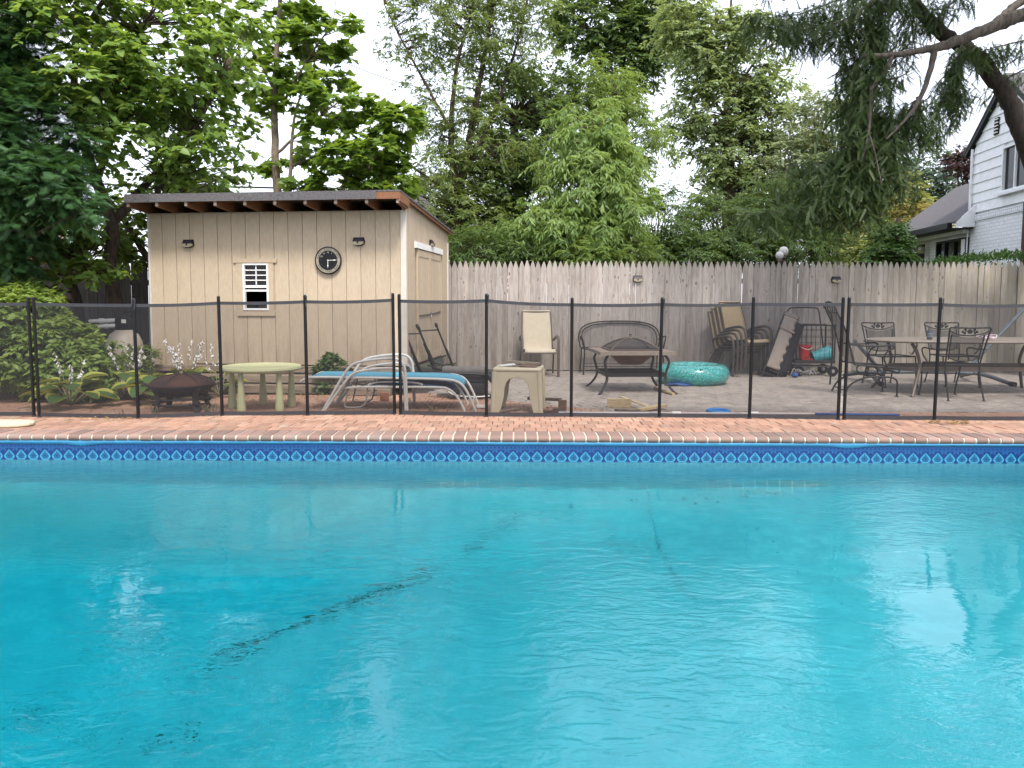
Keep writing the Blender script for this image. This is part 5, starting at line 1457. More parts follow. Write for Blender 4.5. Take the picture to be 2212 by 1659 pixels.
# two globe lamps peeping over the fence
for lab, p, r_ in (('white globe garden lamp behind the fence, the higher of two', (4.63, 13.55, 2.08), .085), ('white globe garden lamp behind the fence, the lower of two', (4.52, 13.42, 2.0), .07)):
    t = thing('globe_lamp', lab, 'garden lamp', (p[0], p[1], 0), 0, 'globe lamps behind the fence')
    MB().lathe([(r_ * math.sin(a), p[2] - r_ * math.cos(a)) for a in np.linspace(0, PI, 14)], 24).build('globe', M['globe'], t, smooth=80)
    MB().tube([(0, 0, -.05), (0, 0, p[2] - r_)], .03, 8).build('post', M['dark_wood'], t)
    MB().lathe([(0, p[2] - r_ - .03), (.05, p[2] - r_ - .03), (.045, p[2] - r_ + .02), (0, p[2] - r_ + .02)], 12).build('collar', M['brown_frame'], t)

# ------------------------------------------------------------------ white house beyond the fence (local +x runs along its wall towards the pool, +y into the house)
hz = thing('white_house', 'white painted house with a gabled sided wall beyond the fence', 'house', (10.469, 18.000, 0.000), math.radians(-95.85))
HL, EZ, SL, APX = 6.0, 4.72, .80, 1.42
def top(x): return EZ + SL * (x if x < APX else 2 * APX - x) if x < 2 * APX else EZ
mw = MB(); mw.prism([(0, 0), (HL, 0), (HL, EZ - .2), (2 * APX, EZ - .02), (APX, EZ + SL * APX - .02), (0, EZ - .02)], .03, .25, lambda p, q, t: (p, t, q))
mwo = mw.build('gable_wall', M['house_white'], hz, smooth=0)
bwl = MB().box((HL / 2, .015, 1.55), (HL, .05, 3.10)); bwl.build('brick_wall', M['painted_brick'], hz, smooth=0)
sd_ = MB()
for k in range(34): sd_.box((.05 + k * .0785, -.022, 3.12), (.062, .045, .14))
tag(sd_.build('soldier_course', M['painted_brick'], hz, smooth=0), kind='stuff')
W0, W1, V0, V1 = 1.33, 2.42, 3.52, 4.50
z = 3.24; n = 0
while z < EZ + SL * APX - .1:
    z1 = z + .222
    def xl(q): return max(0.0, (q - EZ) / SL) if q > EZ else 0.0
    def xr(q): return min(2 * APX, 2 * APX - (q - EZ) / SL) if q > EZ else HL
    def poly(a0, a1, b0, b1, z0, zz):
        mb = MB(); vs = []
        for (x, q, y) in ((a0, z0, -.028), (a1, z0, -.028), (b1, zz, -.004), (b0, zz, -.004)): vs.append((x, y, q))
        vs += [(x, .03, q) for (x, y, q) in vs]
        mb.add(vs, [(0, 1, 2, 3), (7, 6, 5, 4), (0, 4, 5, 1), (1, 5, 6, 2), (2, 6, 7, 3), (3, 7, 4, 0)]); return mb
    zt = min(z1 + .004, EZ + SL * APX)
    if z1 > V0 and z < V1:
        poly(xl(z), W0, xl(zt), W0, z, zt).build('siding_board', M['house_white'], mwo, smooth=0)
        poly(W1, xr(z), W1, xr(zt), z, zt).build('siding_board', M['house_white'], mwo, smooth=0)
    else: poly(xl(z), xr(z), xl(zt), xr(zt), z, zt).build('siding_board', M['house_white'], mwo, smooth=0)
    z = z1
def wframe(parent, x0, x1, z0, z1, y, mat, t=.05, mull=()):
    mb = MB(); frame(mb, x0, x1, z0, z1, t, y, .07)
    for m_ in mull: mb.box((m_, y + .005, (z0 + z1) / 2), (t * .8, .05, z1 - z0 - 2 * t))
    w_ = mb.build('window', mat, parent, smooth=0)
    xs2 = [x0] + list(mull) + [x1]
    for a, b in zip(xs2, xs2[1:]): MB().box(((a + b) / 2, y + .03, (z0 + z1) / 2), (b - a - .04, .01, z1 - z0 - .06)).build('pane', M['window_glass'], w_, smooth=0)
    return w_
ww = wframe(hz, W0, W1, V0, V1, -.01, M['house_white'], .05, ((W0 + W1) / 2 - .05,))
MB().box(((W0 + W1) / 2, -.05, V0 - .03), (W1 - W0 + .1, .12, .05)).build('sill', M['house_white'], ww, smooth=0)
vn = MB(); vn.box((1.03, -.035, 5.0), (.17, .03, .36)); vo = vn.build('gable_vent', M['dark_inside'], hz, smooth=0)
for k in range(5): MB().box((1.03, -.06, 4.86 + .07 * k), (.17, .035, .022)).build('slat', M['house_white'], vo, smooth=0)
rk = MB()
rk.bar((-.25, -.06, EZ - .25 * SL + .08), (APX, -.06, EZ + SL * APX + .08), .10, .12, up=(-SL, 0, 1)); rk.bar((APX, -.06, EZ + SL * APX + .08), (2 * APX + .2, -.06, EZ - .2 * SL + .08), .10, .12, up=(SL, 0, 1))
rk.build('rake_board', M['black'], hz, smooth=0)
rr = MB()
for s_ in (0, 1):
    xa, xb = ((-.3, APX) if s_ == 0 else (2 * APX + .3, APX)); za = EZ - .3 * SL + .16; zb = EZ + SL * APX + .16
    rr.add([(xa, -.12, za), (xb, -.12, zb), (xb, 9, zb), (xa, 9, za), (xa, -.12, za - .05), (xb, -.12, zb - .05), (xb, 9, zb - .05), (xa, 9, za - .05)], [(0, 1, 2, 3), (7, 6, 5, 4), (0, 4, 5, 1), (1, 5, 6, 2), (2, 6, 7, 3), (3, 7, 4, 0)])
rr.build('roof', M['shingle'], hz, smooth=0)
MB().box((2.62, -.06, 2.0), (.55, .06, 2.4)).build('shutter', M['door_brown'], hz, smooth=0)
cp = MB(); cp.tube([(.02, -.06, 3.0), (.03, -.06, 4.7)], .03, 6); cp.tube(sm([(.05, -.07, 3.6), (.12, -.08, 3.3), (.05, -.07, 3.0), (.0, -.07, 2.8), (-.02, -.07, 1.0)], 4), .014, 6); cp.build('downpipe', M['house_white'], hz)
# low wing
WL_ = 3.45
wg = MB().box((-WL_ / 2, .14, 1.45), (WL_, .22, 2.9)); wgo = wg.build('wing_wall', M['painted_brick'], hz, smooth=0)
sl_ = wframe(hz, -1.75, -.12, .9, 2.72, .0, M['black'], .06, (-1.28, -.78))
MB().box((-.25, -.03, 1.75), (.16, .05, 1.85)).build('sliding_frame', M['house_white'], sl_, smooth=0)
MB().box((-2.72, .02, 1.55), (.55, .07, 2.35)).build('door', M['dark_inside'], hz, smooth=0)
MB().box((-2.38, .02, 1.55), (.08, .09, 2.4)).build('door_frame', M['house_white'], hz, smooth=0)
fz = MB(); fz.box((-WL_ / 2 - .1, .0, 2.86), (WL_ + .1, .30, .12)); fz.build('frieze_board', M['house_white'], hz, smooth=0)
lamp = MB().lathe([(0, 0), (.07, .02), (.10, .10), (.08, .17), (.03, .20), (0, .20)], 14, c=(-2.3, -.16, 2.45)); lo = lamp.build('wall_lamp', M['lamp_lens'], hz)
lr_ = MB()
xa, xb = -WL_ - .55, .22
E0, E1 = 3.06, 4.4
lr_.add([(xa, -.42, E0), (xb, -.42, E0), (xb, 1.35, E1), (xa, 1.35, E1), (xa, -.42, E0 - .05), (xb, -.42, E0 - .05), (xb, 1.35, E1 - .05), (xa, 1.35, E1 - .05)], [(0, 1, 2, 3), (7, 6, 5, 4), (0, 4, 5, 1), (1, 5, 6, 2), (2, 6, 7, 3), (3, 7, 4, 0)])
lr_.build('wing_roof', M['shingle'], hz, smooth=0)
gt = MB(); gt.box(((xa + xb) / 2 - .12, -.46, E0 - .09), (xb - xa - .24, .11, .14)); gt.build('gutter', M['black'], hz, smooth=0)
sf_ = MB(); sf_.box(((xa + xb) / 2, -.20, E0 - .16), (xb - xa - .2, .46, .03)); sf_.build('soffit', M['dark_frame'], hz, smooth=0)
ck_ = MB(); ck_.prism([(-.42, E0 - .14), (-.02, E0 - .14), (-.02, E0 + .36), (-.42, E0 - .02)], xb - .03, xb + .01, lambda p, q, t: (t, p, q)); ck_.build('cheek_board', M['house_white'], hz, smooth=0)
dp = MB(); dp.tube(sm([(xa + .12, -.46, E0 - .16), (xa + .3, -.4, E0 - .40), (-WL_ + .05, -.06, E0 - .52), (-WL_ + .05, -.04, 1.0), (-WL_ + .05, -.04, 0)], 3), .035, 8); dp.build('downspout', M['house_white'], hz)

# neighbour's brick chimney and roof glimpsed through the trees at left
nh = thing('brick_outbuilding', 'red brick chimney stack with a pale cap glimpsed through leaves above the dark fence', 'chimney', (-14.784, 24.000, 0.000))
MB().box((0, 0, 1.5), (1.25, .8, 2.6)).build('brick_stack', M['chimney_brick'], nh, smooth=0)
MB().box((0, 0, 2.82), (1.55, 1.0, .10)).build('ledge', M['rafter_end'], nh, smooth=0)
MB().box((-.1, 0, 2.98), (1.0, .7, .26)).build('upper_stack', M['chimney_brick'], nh, smooth=0)
MB().box((-.1, 0, 3.16), (1.25, .9, .10)).build('cap', M['rafter_end'], nh, smooth=0)
nr_ = thing('far_roof', 'dark shingled roof behind the shed\'s right corner', 'roof', (-3.394, 26.000, 0.000))
MB().prism([(-2.2, 3.2), (0, 4.75), (2.2, 3.2)], 0, 6, lambda p, q, t: (p, t, q)).build('gable', M['roof_tar'], nr_, smooth=0)
MB().box((0, 3, 1.6), (4.0, 5.8, 3.2)).build('wall', M['house_white'], nr_, smooth=0)

# overhead wires
def wire(label, pts, r=.012):
    o = MB().tube(sm(pts, 8), r, 5).build('overhead_wire', M['black'], None); tag(o, label, 'cable', 'overhead cables')
wire('thick overhead cable crossing behind the shed roof at left', [(-15.372, 22.000, 4.839), (-11.400, 22.000, 4.476), (-7.087, 21.000, 4.268), (-5.321, 21.000, 4.182)], .025)
wire('thin overhead wire crossing the sky between the maple and the tall feathery tree', [(-6.289, 22.000, 8.454), (-3.825, 22.000, 7.462), (-1.348, 22.000, 6.849)], .010)
wire('thin overhead wire running to the white house from the trees', [(4.960, 19.000, 3.591), (7.669, 19.000, 3.706), (9.454, 19.000, 4.131), (10.545, 18.300, 4.473)], .009)
wire('lower thin wire running to the white house wing', [(5.224, 20.000, 3.599), (8.078, 20.000, 3.661), (10.256, 20.000, 4.074), (10.578, 18.600, 4.004)], .008)

# ------------------------------------------------------------------ foliage
LM = {}
LM['bright'] = leafmat('leaf_bright', (0.1, 0.205, 0.045), (0.29, 0.43, 0.11), 0.45)
LM['mid'] = leafmat('leaf_mid', (0.12, 0.215, 0.055), (0.26, 0.36, 0.1), 0.45)
LM['maple'] = leafmat('leaf_maple', (0.11, 0.215, 0.036), (0.22, 0.34, 0.065), 0.50)
LM['loc'] = leafmat('leaf_feathery', (0.14, 0.21, 0.065), (0.24, 0.325, 0.12), 0.45)
LM['dark'] = leafmat('leaf_dark', (0.07, 0.135, 0.045), (0.16, 0.245, 0.08), 0.38)
LM['lance'] = leafmat('leaf_lance', (0.15, 0.265, 0.075), (0.33, 0.46, 0.17), 0.45)
LM['pale'] = leafmat('leaf_pale_hazed', (0.19, 0.275, 0.12), (0.33, 0.42, 0.21), 0.45)  # light climbing leaves, with distance haze lightened into the colour
LM['far'] = leafmat('leaf_far_hazed', (0.2, 0.28, 0.16), (0.31, 0.37, 0.22), 0.35)  # far crowns: haze of the air put into paler leaf colours
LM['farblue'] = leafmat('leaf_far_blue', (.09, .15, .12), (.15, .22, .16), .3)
LM['yellow'] = leafmat('leaf_yellow', (.19, .24, .075), (.32, .36, .13), .35)
LM['orange'] = leafmat('leaf_orange', (.27, .25, .09), (.36, .31, .12), .35)
LM['conifer'] = leafmat('leaf_conifer', (0.03, 0.085, 0.035), (0.09, 0.2, 0.065), 0.25)
LM['spruce'] = leafmat('leaf_spruce', (0.024, 0.052, 0.015), (0.095, 0.15, 0.038), 0.20)
LM['shrub'] = leafmat('leaf_shrub', (0.13, 0.235, 0.048), (0.34, 0.44, 0.11), 0.40)
LM['hosta'] = leafmat('leaf_hosta', (.05, .12, .04), (.12, .20, .05), .25)
LM['hosta_gold'] = leafmat('leaf_hosta_gold', (.34, .36, .06), (.48, .46, .10), .25)
LM['weed'] = leafmat('leaf_weed', (.06, .12, .03), (.13, .21, .05), .3)
LM['hedge'] = leafmat('leaf_hedge', (0.035, 0.09, 0.025), (0.085, 0.17, 0.04), 0.30)
LM['purple'] = leafmat('leaf_purple', (.06, .035, .04), (.11, .06, .06), .3)

tree('redbud_tree', 'leafy heart leaved tree with a bent brown trunk left of the shed', (-5.95, 11.2, 0),
     [(-5.90, 11.2, -.1, .13), (-5.92, 11.2, .9, .105), (-5.98, 11.2, 1.7, .10), (-5.92, 11.15, 2.35, .09), (-6.12, 11.1, 3.0, .08), (-6.3, 11.0, 3.9, .06), (-6.2, 10.9, 4.8, .04), (-6.0, 10.8, 6.6, .02)],
     [[(-6.2, 11.0, 3.6, .05), (-7.0, 10.4, 5.0, .03), (-7.4, 10.0, 6.5, .015)], [(-6.2, 10.9, 4.8, .04), (-5.5, 10.9, 5.8, .025), (-5.0, 11, 7.0, .012)], [(-5.94, 11.18, 2.3, .075), (-5.4, 11.2, 2.9, .055), (-4.7, 11.1, 3.6, .04), (-4.2, 11.0, 4.4, .025)], [(-6.1, 11.1, 2.9, .05), (-5.6, 10.9, 3.9, .04), (-5.2, 10.8, 5.0, .02)],
      [(-6.0, 11.2, 1.5, .05), (-6.4, 10.8, 1.9, .03), (-6.9, 10.5, 2.1, .02)]],
     [((-5.030, 10.700, 4.668), 1.232, 1.102, 0.973, 1.10), ((-6.064, 10.200, 4.684), 1.113, 0.958, 0.804, 1.20), ((-4.610, 11.000, 3.808), 0.800, 0.767, 0.733, 0.80), ((-5.270, 10.600, 3.652), 0.835, 0.771, 0.707, 1.00), ((-4.308, 11.200, 3.265), 0.407, 0.407, 0.407, 0.60), ((-5.308, 11.300, 2.950), 0.616, 0.428, 0.240, 0.70),
      ((-4.377, 11.500, 5.059), 0.627, 0.732, 0.836, 0.50), ((-5.302, 11.000, 6.643), 1.733, 1.533, 1.333, 0.35), ((-6.599, 10.000, 5.871), 1.455, 1.333, 1.212, 0.35), ((-5.438, 9.900, 3.952), 0.540, 0.480, 0.420, 1.00)],
     400, 6, 8, .36, .098, LEAF_HEART, LM['bright'], M['bark'], .35, .55, 3)
tree('redbud_tree', 'low leafy boughs of a shaded tree in front of the dark board fence', (-6.6, 11.6, 0),
     [(-6.6, 11.6, -.1, .10), (-6.65, 11.5, 1.0, .08), (-6.8, 11.3, 1.9, .06), (-7.2, 11.0, 2.6, .04)],
     [[(-6.65, 11.4, 1.5, .04), (-6.2, 10.9, 1.75, .02)]],
     [((-6.634, 10.500, 2.326), 0.700, 0.525, 0.350, 1.00), ((-6.537, 10.800, 2.165), 0.589, 0.458, 0.327, 1.00), ((-6.820, 10.600, 1.765), 0.450, 0.353, 0.257, 0.90), ((-5.907, 10.400, 1.568), 0.347, 0.252, 0.158, 1.10), ((-6.171, 11.600, 2.376), 0.422, 0.387, 0.352, 0.50), ((-6.473, 11.800, 1.972), 0.429, 0.358, 0.286, 0.60), ((-7.224, 10.800, 1.515), 0.393, 0.393, 0.393, 0.60)],
     115, 5, 9, .26, .10, LEAF_HEART, LM['bright'], M['bark'], .35, .5, 5)
tree('young_tree', 'second dark trunk and leaves squeezed against the shed\'s left side', (-5.75, 12.2, 0),
     [(-5.6, 12.0, -.1, .10), (-5.66, 12.0, 1.2, .085), (-5.7, 12.0, 2.2, .07), (-5.6, 12.0, 3.2, .04)], [[(-5.68, 12.0, 1.6, .06), (-6.1, 11.9, 2.4, .045), (-6.5, 11.8, 3.0, .03)]],
     [((-6.067, 12.000, 2.130), 0.218, 0.327, 0.436, 0.80), ((-6.156, 12.000, 2.702), 0.436, 0.400, 0.364, 0.90), ((-5.401, 13.000, 3.214), 0.945, 0.571, 0.197, 1.00), ((-6.678, 12.400, 2.309), 0.301, 0.376, 0.451, 0.60)], 80, 5, 9, .26, .085, LEAF_HEART, LM['mid'], M['bark'], .35, .5, 6)
tree('arborvitae', 'dark feathery evergreen at the far left edge', (-6.7, 9.9, 0), [(-6.9, 9.95, -.1, .13), (-6.85, 9.9, 2, .10), (-6.8, 9.9, 4.4, .05)], [],
     [((-6.043, 9.500, 3.230), 0.662, 0.648, 0.633, 1.20), ((-6.704, 9.500, 3.731), 0.748, 0.950, 1.152, 0.80), ((-5.774, 9.300, 2.584), 0.535, 0.451, 0.366, 1.30), ((-6.269, 9.600, 2.229), 0.465, 0.378, 0.291, 0.90), ((-6.720, 9.900, 1.965), 0.360, 0.450, 0.540, 0.90), ((-6.412, 9.800, 4.492), 0.416, 0.624, 0.832, 0.90), ((-5.305, 9.200, 2.324), 0.251, 0.187, 0.123, 0.80)],
     430, 7, 9, .30, .105, FEATHER, LM['conifer'], M['bark'], .35, .75, 8, shell=.35)
tree('maple_tree', 'slender grey maple trunk with airy lobed leaves rising behind the shed', (-4.45, 14.5, 0),
     [(-4.561, 14.500, 1.282, 0.085), (-4.547, 14.500, 3.190, 0.080), (-4.586, 14.500, 4.638, 0.065), (-4.520, 14.500, 5.731, 0.050), (-4.430, 14.500, 6.728, 0.040), (-4.364, 14.500, 7.879, 0.020)],
     [[(-4.398, 14.400, 1.282, 0.050), (-4.299, 14.400, 3.176, 0.040), (-4.187, 14.400, 4.530, 0.025), (-3.959, 14.400, 5.200, 0.012)], [(-4.527, 14.500, 4.976, 0.030), (-4.774, 14.300, 5.586, 0.020), (-5.099, 14.300, 6.162, 0.010)],
      [(-4.531, 14.500, 3.959, 0.030), (-3.773, 14.300, 4.507, 0.020), (-3.190, 14.200, 4.897, 0.010)], [(-4.498, 14.500, 4.722, 0.030), (-3.919, 14.600, 5.761, 0.020), (-3.453, 14.500, 6.313, 0.010)]],
     [((-4.019, 14.500, 5.814), 0.747, 0.681, 0.615, 1.00), ((-3.455, 14.500, 6.188), 0.527, 0.417, 0.308, 0.80), ((-3.445, 14.200, 4.856), 0.732, 0.581, 0.430, 1.25), ((-4.905, 14.300, 5.421), 0.563, 0.585, 0.607, 0.80), ((-4.564, 14.500, 6.480), 0.703, 0.549, 0.395, 0.90), ((-3.806, 14.400, 4.194), 0.524, 0.415, 0.305, 0.70), ((-4.299, 14.300, 3.837), 0.477, 0.412, 0.347, 0.60), ((-4.761, 14.200, 4.650), 0.344, 0.301, 0.258, 0.50), ((-4.282, 14.500, 7.715), 1.142, 1.055, 0.967, 0.40), ((-4.164, 14.400, 3.474), 0.393, 0.284, 0.175, 0.80), ((-3.045, 14.100, 4.625), 0.342, 0.299, 0.256, 0.80)],
     125, 5, 6, .36, .15, LEAF_MAPLE, LM['maple'], M['bark_light'], .25, .35, 11)
tree('maple_tree', 'low spreading young maple filling the gap behind the shed\'s roof', (-2.75, 14.2, 0),
     [(-2.814, 14.000, 1.283, 0.050), (-2.798, 14.000, 2.624, 0.040), (-2.699, 14.000, 3.864, 0.020)], [[(-2.793, 14.000, 3.039, 0.025), (-3.207, 14.000, 3.453, 0.015), (-3.370, 14.000, 3.782, 0.008)], [(-2.776, 14.000, 3.039, 0.025), (-2.281, 14.000, 3.782, 0.015), (-2.110, 14.000, 4.274, 0.008)]],
     [((-2.952, 14.000, 3.700), 0.679, 0.530, 0.382, 1.00), ((-2.150, 14.000, 4.397), 0.424, 0.382, 0.339, 1.00), ((-3.254, 14.200, 3.443), 0.473, 0.366, 0.258, 0.80), ((-2.453, 14.000, 3.370), 0.594, 0.403, 0.212, 0.90), ((-3.647, 14.400, 3.347), 0.349, 0.240, 0.131, 0.60), ((-2.447, 14.000, 3.947), 0.509, 0.424, 0.339, 0.80)],
     95, 5, 7, .28, .135, LEAF_MAPLE, LM['maple'], M['bark_light'], .25, .4, 13)
tree('locust_tree', 'tall feathery tree with upright dark branches right of the shed', (-1.2, 16.6, 0),
     [(-1.368, 16.600, 0.700, 0.160), (-1.374, 16.600, 2.099, 0.140), (-1.340, 16.600, 3.284, 0.110), (-1.119, 16.600, 4.360, 0.090), (-0.869, 16.600, 5.809, 0.060), (-0.624, 16.600, 7.143, 0.035), (-0.478, 16.600, 8.462, 0.020)],
     [[(-1.340, 16.600, 3.383, 0.090), (-1.455, 16.500, 4.630, 0.060), (-1.344, 16.400, 6.038, 0.040), (-1.002, 16.400, 7.259, 0.025), (-0.712, 16.400, 8.836, 0.012)], [(-1.219, 16.600, 3.970, 0.060), (-0.631, 16.800, 5.085, 0.045), (-0.135, 16.800, 6.445, 0.030), (0.158, 16.800, 7.597, 0.015)],
      [(-1.357, 16.500, 4.630, 0.040), (-1.869, 16.300, 5.537, 0.030), (-2.441, 16.300, 6.572, 0.020), (-2.818, 16.300, 7.318, 0.010)], [(-1.331, 16.500, 3.467, 0.050), (-1.965, 16.200, 3.807, 0.030), (-2.639, 16.200, 4.283, 0.015)]],
     [((-1.106, 16.500, 7.014), 1.200, 1.000, 0.800, 1.00), ((-2.149, 16.300, 6.898), 0.790, 0.741, 0.692, 0.90), ((-0.235, 16.800, 6.830), 0.865, 0.942, 1.018, 1.00), ((-1.599, 16.500, 5.495), 0.900, 0.900, 0.900, 0.70), ((-0.821, 16.600, 4.651), 1.107, 1.006, 0.905, 0.90), ((-1.871, 16.200, 3.234), 0.785, 0.785, 0.785, 1.20), ((-1.102, 16.300, 2.860), 0.889, 0.840, 0.790, 1.10), ((-1.198, 16.500, 8.791), 1.900, 1.600, 1.500, 0.50), ((-2.541, 16.300, 6.197), 0.346, 0.247, 0.148, 0.60), ((0.257, 16.800, 7.405), 0.509, 0.560, 0.611, 0.80), ((-2.274, 16.400, 5.088), 0.596, 0.596, 0.596, 0.50), ((-1.577, 16.200, 3.903), 0.785, 0.638, 0.491, 0.90)],
     560, 6, 14, .42, .105, LEAF_LANCE, LM['loc'], M['bark'], .45, .6, 17)
tree('dark_tree', 'dense dark green tree standing between the feathery tree and the pale drooping one', (.2, 18.5, 0),
     [(-0.024, 18.500, 1.205, 0.200), (-0.030, 18.500, 3.415, 0.160), (-0.146, 18.500, 5.585, 0.080)], [],
     [((-0.035, 18.000, 5.362), 1.200, 1.227, 1.255, 1.00), ((-0.661, 17.600, 3.826), 1.173, 1.173, 1.173, 1.00), ((0.862, 19.000, 6.144), 0.921, 0.921, 0.921, 1.00), ((0.077, 17.800, 3.542), 1.079, 1.133, 1.187, 1.00), ((-0.445, 17.400, 2.663), 1.160, 0.949, 0.738, 1.00)],
     460, 6, 13, .42, .11, LEAF_WIDE, LM['dark'], M['bark'], .35, .6, 19)
tree('drooping_tree', 'bright pale green tree with drooping narrow leaves just behind the fence', (1.5, 15.4, 0),
     [(1.266, 15.400, 0.928, 0.110), (1.223, 15.400, 2.588, 0.090), (1.349, 15.400, 3.952, 0.050), (1.432, 15.400, 4.760, 0.020)], [[(1.234, 15.400, 2.405, 0.050), (0.704, 15.200, 2.930, 0.030), (0.336, 15.100, 3.187, 0.015)], [(1.232, 15.400, 2.588, 0.050), (1.793, 15.200, 3.111, 0.030), (2.139, 15.100, 3.277, 0.015)]],
     [((1.381, 15.300, 4.381), 0.788, 0.765, 0.742, 1.10), ((1.326, 15.100, 3.543), 1.007, 0.869, 0.732, 1.10), ((1.949, 15.000, 2.998), 0.636, 0.636, 0.636, 1.00), ((0.513, 14.900, 2.631), 0.903, 0.722, 0.542, 1.00), ((1.212, 14.700, 2.525), 1.069, 0.802, 0.535, 1.00), ((1.693, 15.200, 3.916), 0.645, 0.645, 0.645, 1.00)],
     440, 6, 11, .32, .135, LEAF_LANCE, LM['lance'], M['bark'], .85, .6, 23)
tree('airy_tree', 'rounded green tree rising behind the pale drooping one', (2.6, 19.5, 0),
     [(2.446, 19.500, 1.211, 0.180), (2.353, 19.500, 4.112, 0.140), (2.380, 19.500, 6.612, 0.050)], [],
     [((2.097, 19.000, 6.254), 0.864, 0.835, 0.806, 1.00), ((2.421, 18.800, 5.218), 1.025, 0.968, 0.912, 1.10), ((2.629, 18.600, 4.196), 0.564, 0.676, 0.789, 1.00), ((1.569, 19.400, 6.248), 0.705, 0.647, 0.588, 0.80)],
     230, 6, 12, .45, .12, LEAF_LANCE, LM['mid'], M['bark'], .6, .55, 29)
tree('tall_oak', 'tall bluish green tree at the top of the picture, beyond the others', (8.069, 60.000, 0.000),
     [(8.069, 60.000, 1.234, 0.600), (8.110, 60.000, 11.921, 0.300), (7.828, 60.000, 19.923, 0.180), (7.923, 60.000, 26.072, 0.060)], [[(7.970, 60.000, 17.158, 0.140), (5.874, 60.000, 20.957, 0.080), (4.089, 60.000, 23.357, 0.030)], [(7.961, 60.000, 17.851, 0.140), (10.101, 60.000, 21.295, 0.080), (11.110, 60.000, 24.028, 0.030)]],
     [((6.212, 60.000, 22.328), 3.455, 1.600, 2.727, 1.00), ((9.396, 60.000, 21.296), 2.545, 1.600, 2.909, 1.00), ((8.018, 60.000, 18.888), 2.545, 1.600, 2.182, 1.00), ((4.447, 60.000, 22.673), 2.182, 1.600, 2.182, 0.80), ((10.782, 60.000, 22.664), 2.182, 1.600, 2.545, 0.80)],
     340, 6, 11, 1.35, .37, LEAF_WIDE, LM['dark'], M['bark'], .3, .55, 31)
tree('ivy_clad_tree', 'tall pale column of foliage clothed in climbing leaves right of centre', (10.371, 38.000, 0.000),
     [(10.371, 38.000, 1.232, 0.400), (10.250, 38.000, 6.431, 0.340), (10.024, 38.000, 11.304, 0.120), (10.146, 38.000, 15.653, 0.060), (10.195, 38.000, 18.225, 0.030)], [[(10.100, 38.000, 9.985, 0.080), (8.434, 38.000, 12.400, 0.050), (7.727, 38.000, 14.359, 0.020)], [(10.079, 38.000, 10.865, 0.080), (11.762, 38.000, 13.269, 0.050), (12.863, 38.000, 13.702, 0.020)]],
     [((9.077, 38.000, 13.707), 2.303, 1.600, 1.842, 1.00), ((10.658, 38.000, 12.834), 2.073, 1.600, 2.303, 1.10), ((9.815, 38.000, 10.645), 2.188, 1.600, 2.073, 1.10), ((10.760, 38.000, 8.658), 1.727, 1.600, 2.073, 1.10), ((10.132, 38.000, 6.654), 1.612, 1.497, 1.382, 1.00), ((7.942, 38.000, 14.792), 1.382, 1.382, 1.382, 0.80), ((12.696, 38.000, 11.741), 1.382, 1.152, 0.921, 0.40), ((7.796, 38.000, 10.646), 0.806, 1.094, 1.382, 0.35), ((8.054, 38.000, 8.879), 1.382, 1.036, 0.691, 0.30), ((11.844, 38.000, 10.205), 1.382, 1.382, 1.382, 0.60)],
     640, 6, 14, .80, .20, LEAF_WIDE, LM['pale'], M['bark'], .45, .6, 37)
for k, (lab, sx, base, lobes, ncl, lm) in enumerate((
    ('dark yew like shrub above the fence, right of the pale drooping tree', 1, (3.008, 16.200, 1.211), [((3.039, 16.000, 2.834), 0.679, 0.679, 0.679, 1.00), ((2.693, 15.600, 2.237), 0.662, 0.520, 0.378, 1.00), ((3.440, 15.600, 2.238), 0.567, 0.473, 0.378, 1.00)], 170, 'dark'),
    ('dark rounded shrub above the fence under the ivy clad tree', 1, (4.589, 17.000, 1.214), [((4.343, 16.600, 2.897), 0.905, 0.805, 0.704, 1.00), ((4.007, 16.000, 2.266), 0.873, 0.630, 0.388, 1.00)], 190, 'dark'),
    ('dark shrub above the fence left of the globe lamps', 1, (5.712, 17.000, 1.217), [((5.494, 16.800, 3.018), 0.815, 0.840, 0.865, 1.00), ((4.964, 16.000, 2.267), 0.679, 0.533, 0.388, 1.00), ((5.726, 16.000, 2.363), 0.582, 0.509, 0.436, 1.00)], 190, 'dark'),
    ('dark shrub above the fence behind the low spruce boughs', 1, (6.825, 17.500, 1.219), [((6.642, 17.200, 3.265), 0.625, 0.678, 0.730, 1.00), ((6.563, 16.800, 2.422), 0.509, 0.509, 0.509, 1.00)], 120, 'dark'),
    ('dark shrub filling in below the feathery tree at the fence', 1, (-0.564, 15.000, 1.203), [((-0.649, 14.900, 2.186), 0.993, 0.677, 0.361, 1.00), ((0.244, 14.700, 2.086), 0.713, 0.512, 0.312, 1.00)], 150, 'dark'),
    ('mid green undergrowth right below the drooping tree at the fence', 1, (1.479, 14.600, 1.207), [((1.269, 14.300, 2.021), 0.780, 0.498, 0.217, 1.00), ((2.082, 14.600, 2.170), 0.531, 0.420, 0.310, 1.00)], 110, 'mid'))):
    bx = base
    tree('shrub', lab, (bx[0], bx[1], 0), [(bx[0], bx[1], -.05, .07), (bx[0] + .05, bx[1], .9, .05), (bx[0], bx[1], 2.0, .03)], [], lobes, ncl, 6, 12, .36, .10, LEAF_LANCE, LM[lm], M['bark'], .45, .55, 41 + k, cat='shrub', group='shrubs behind the picket fence')
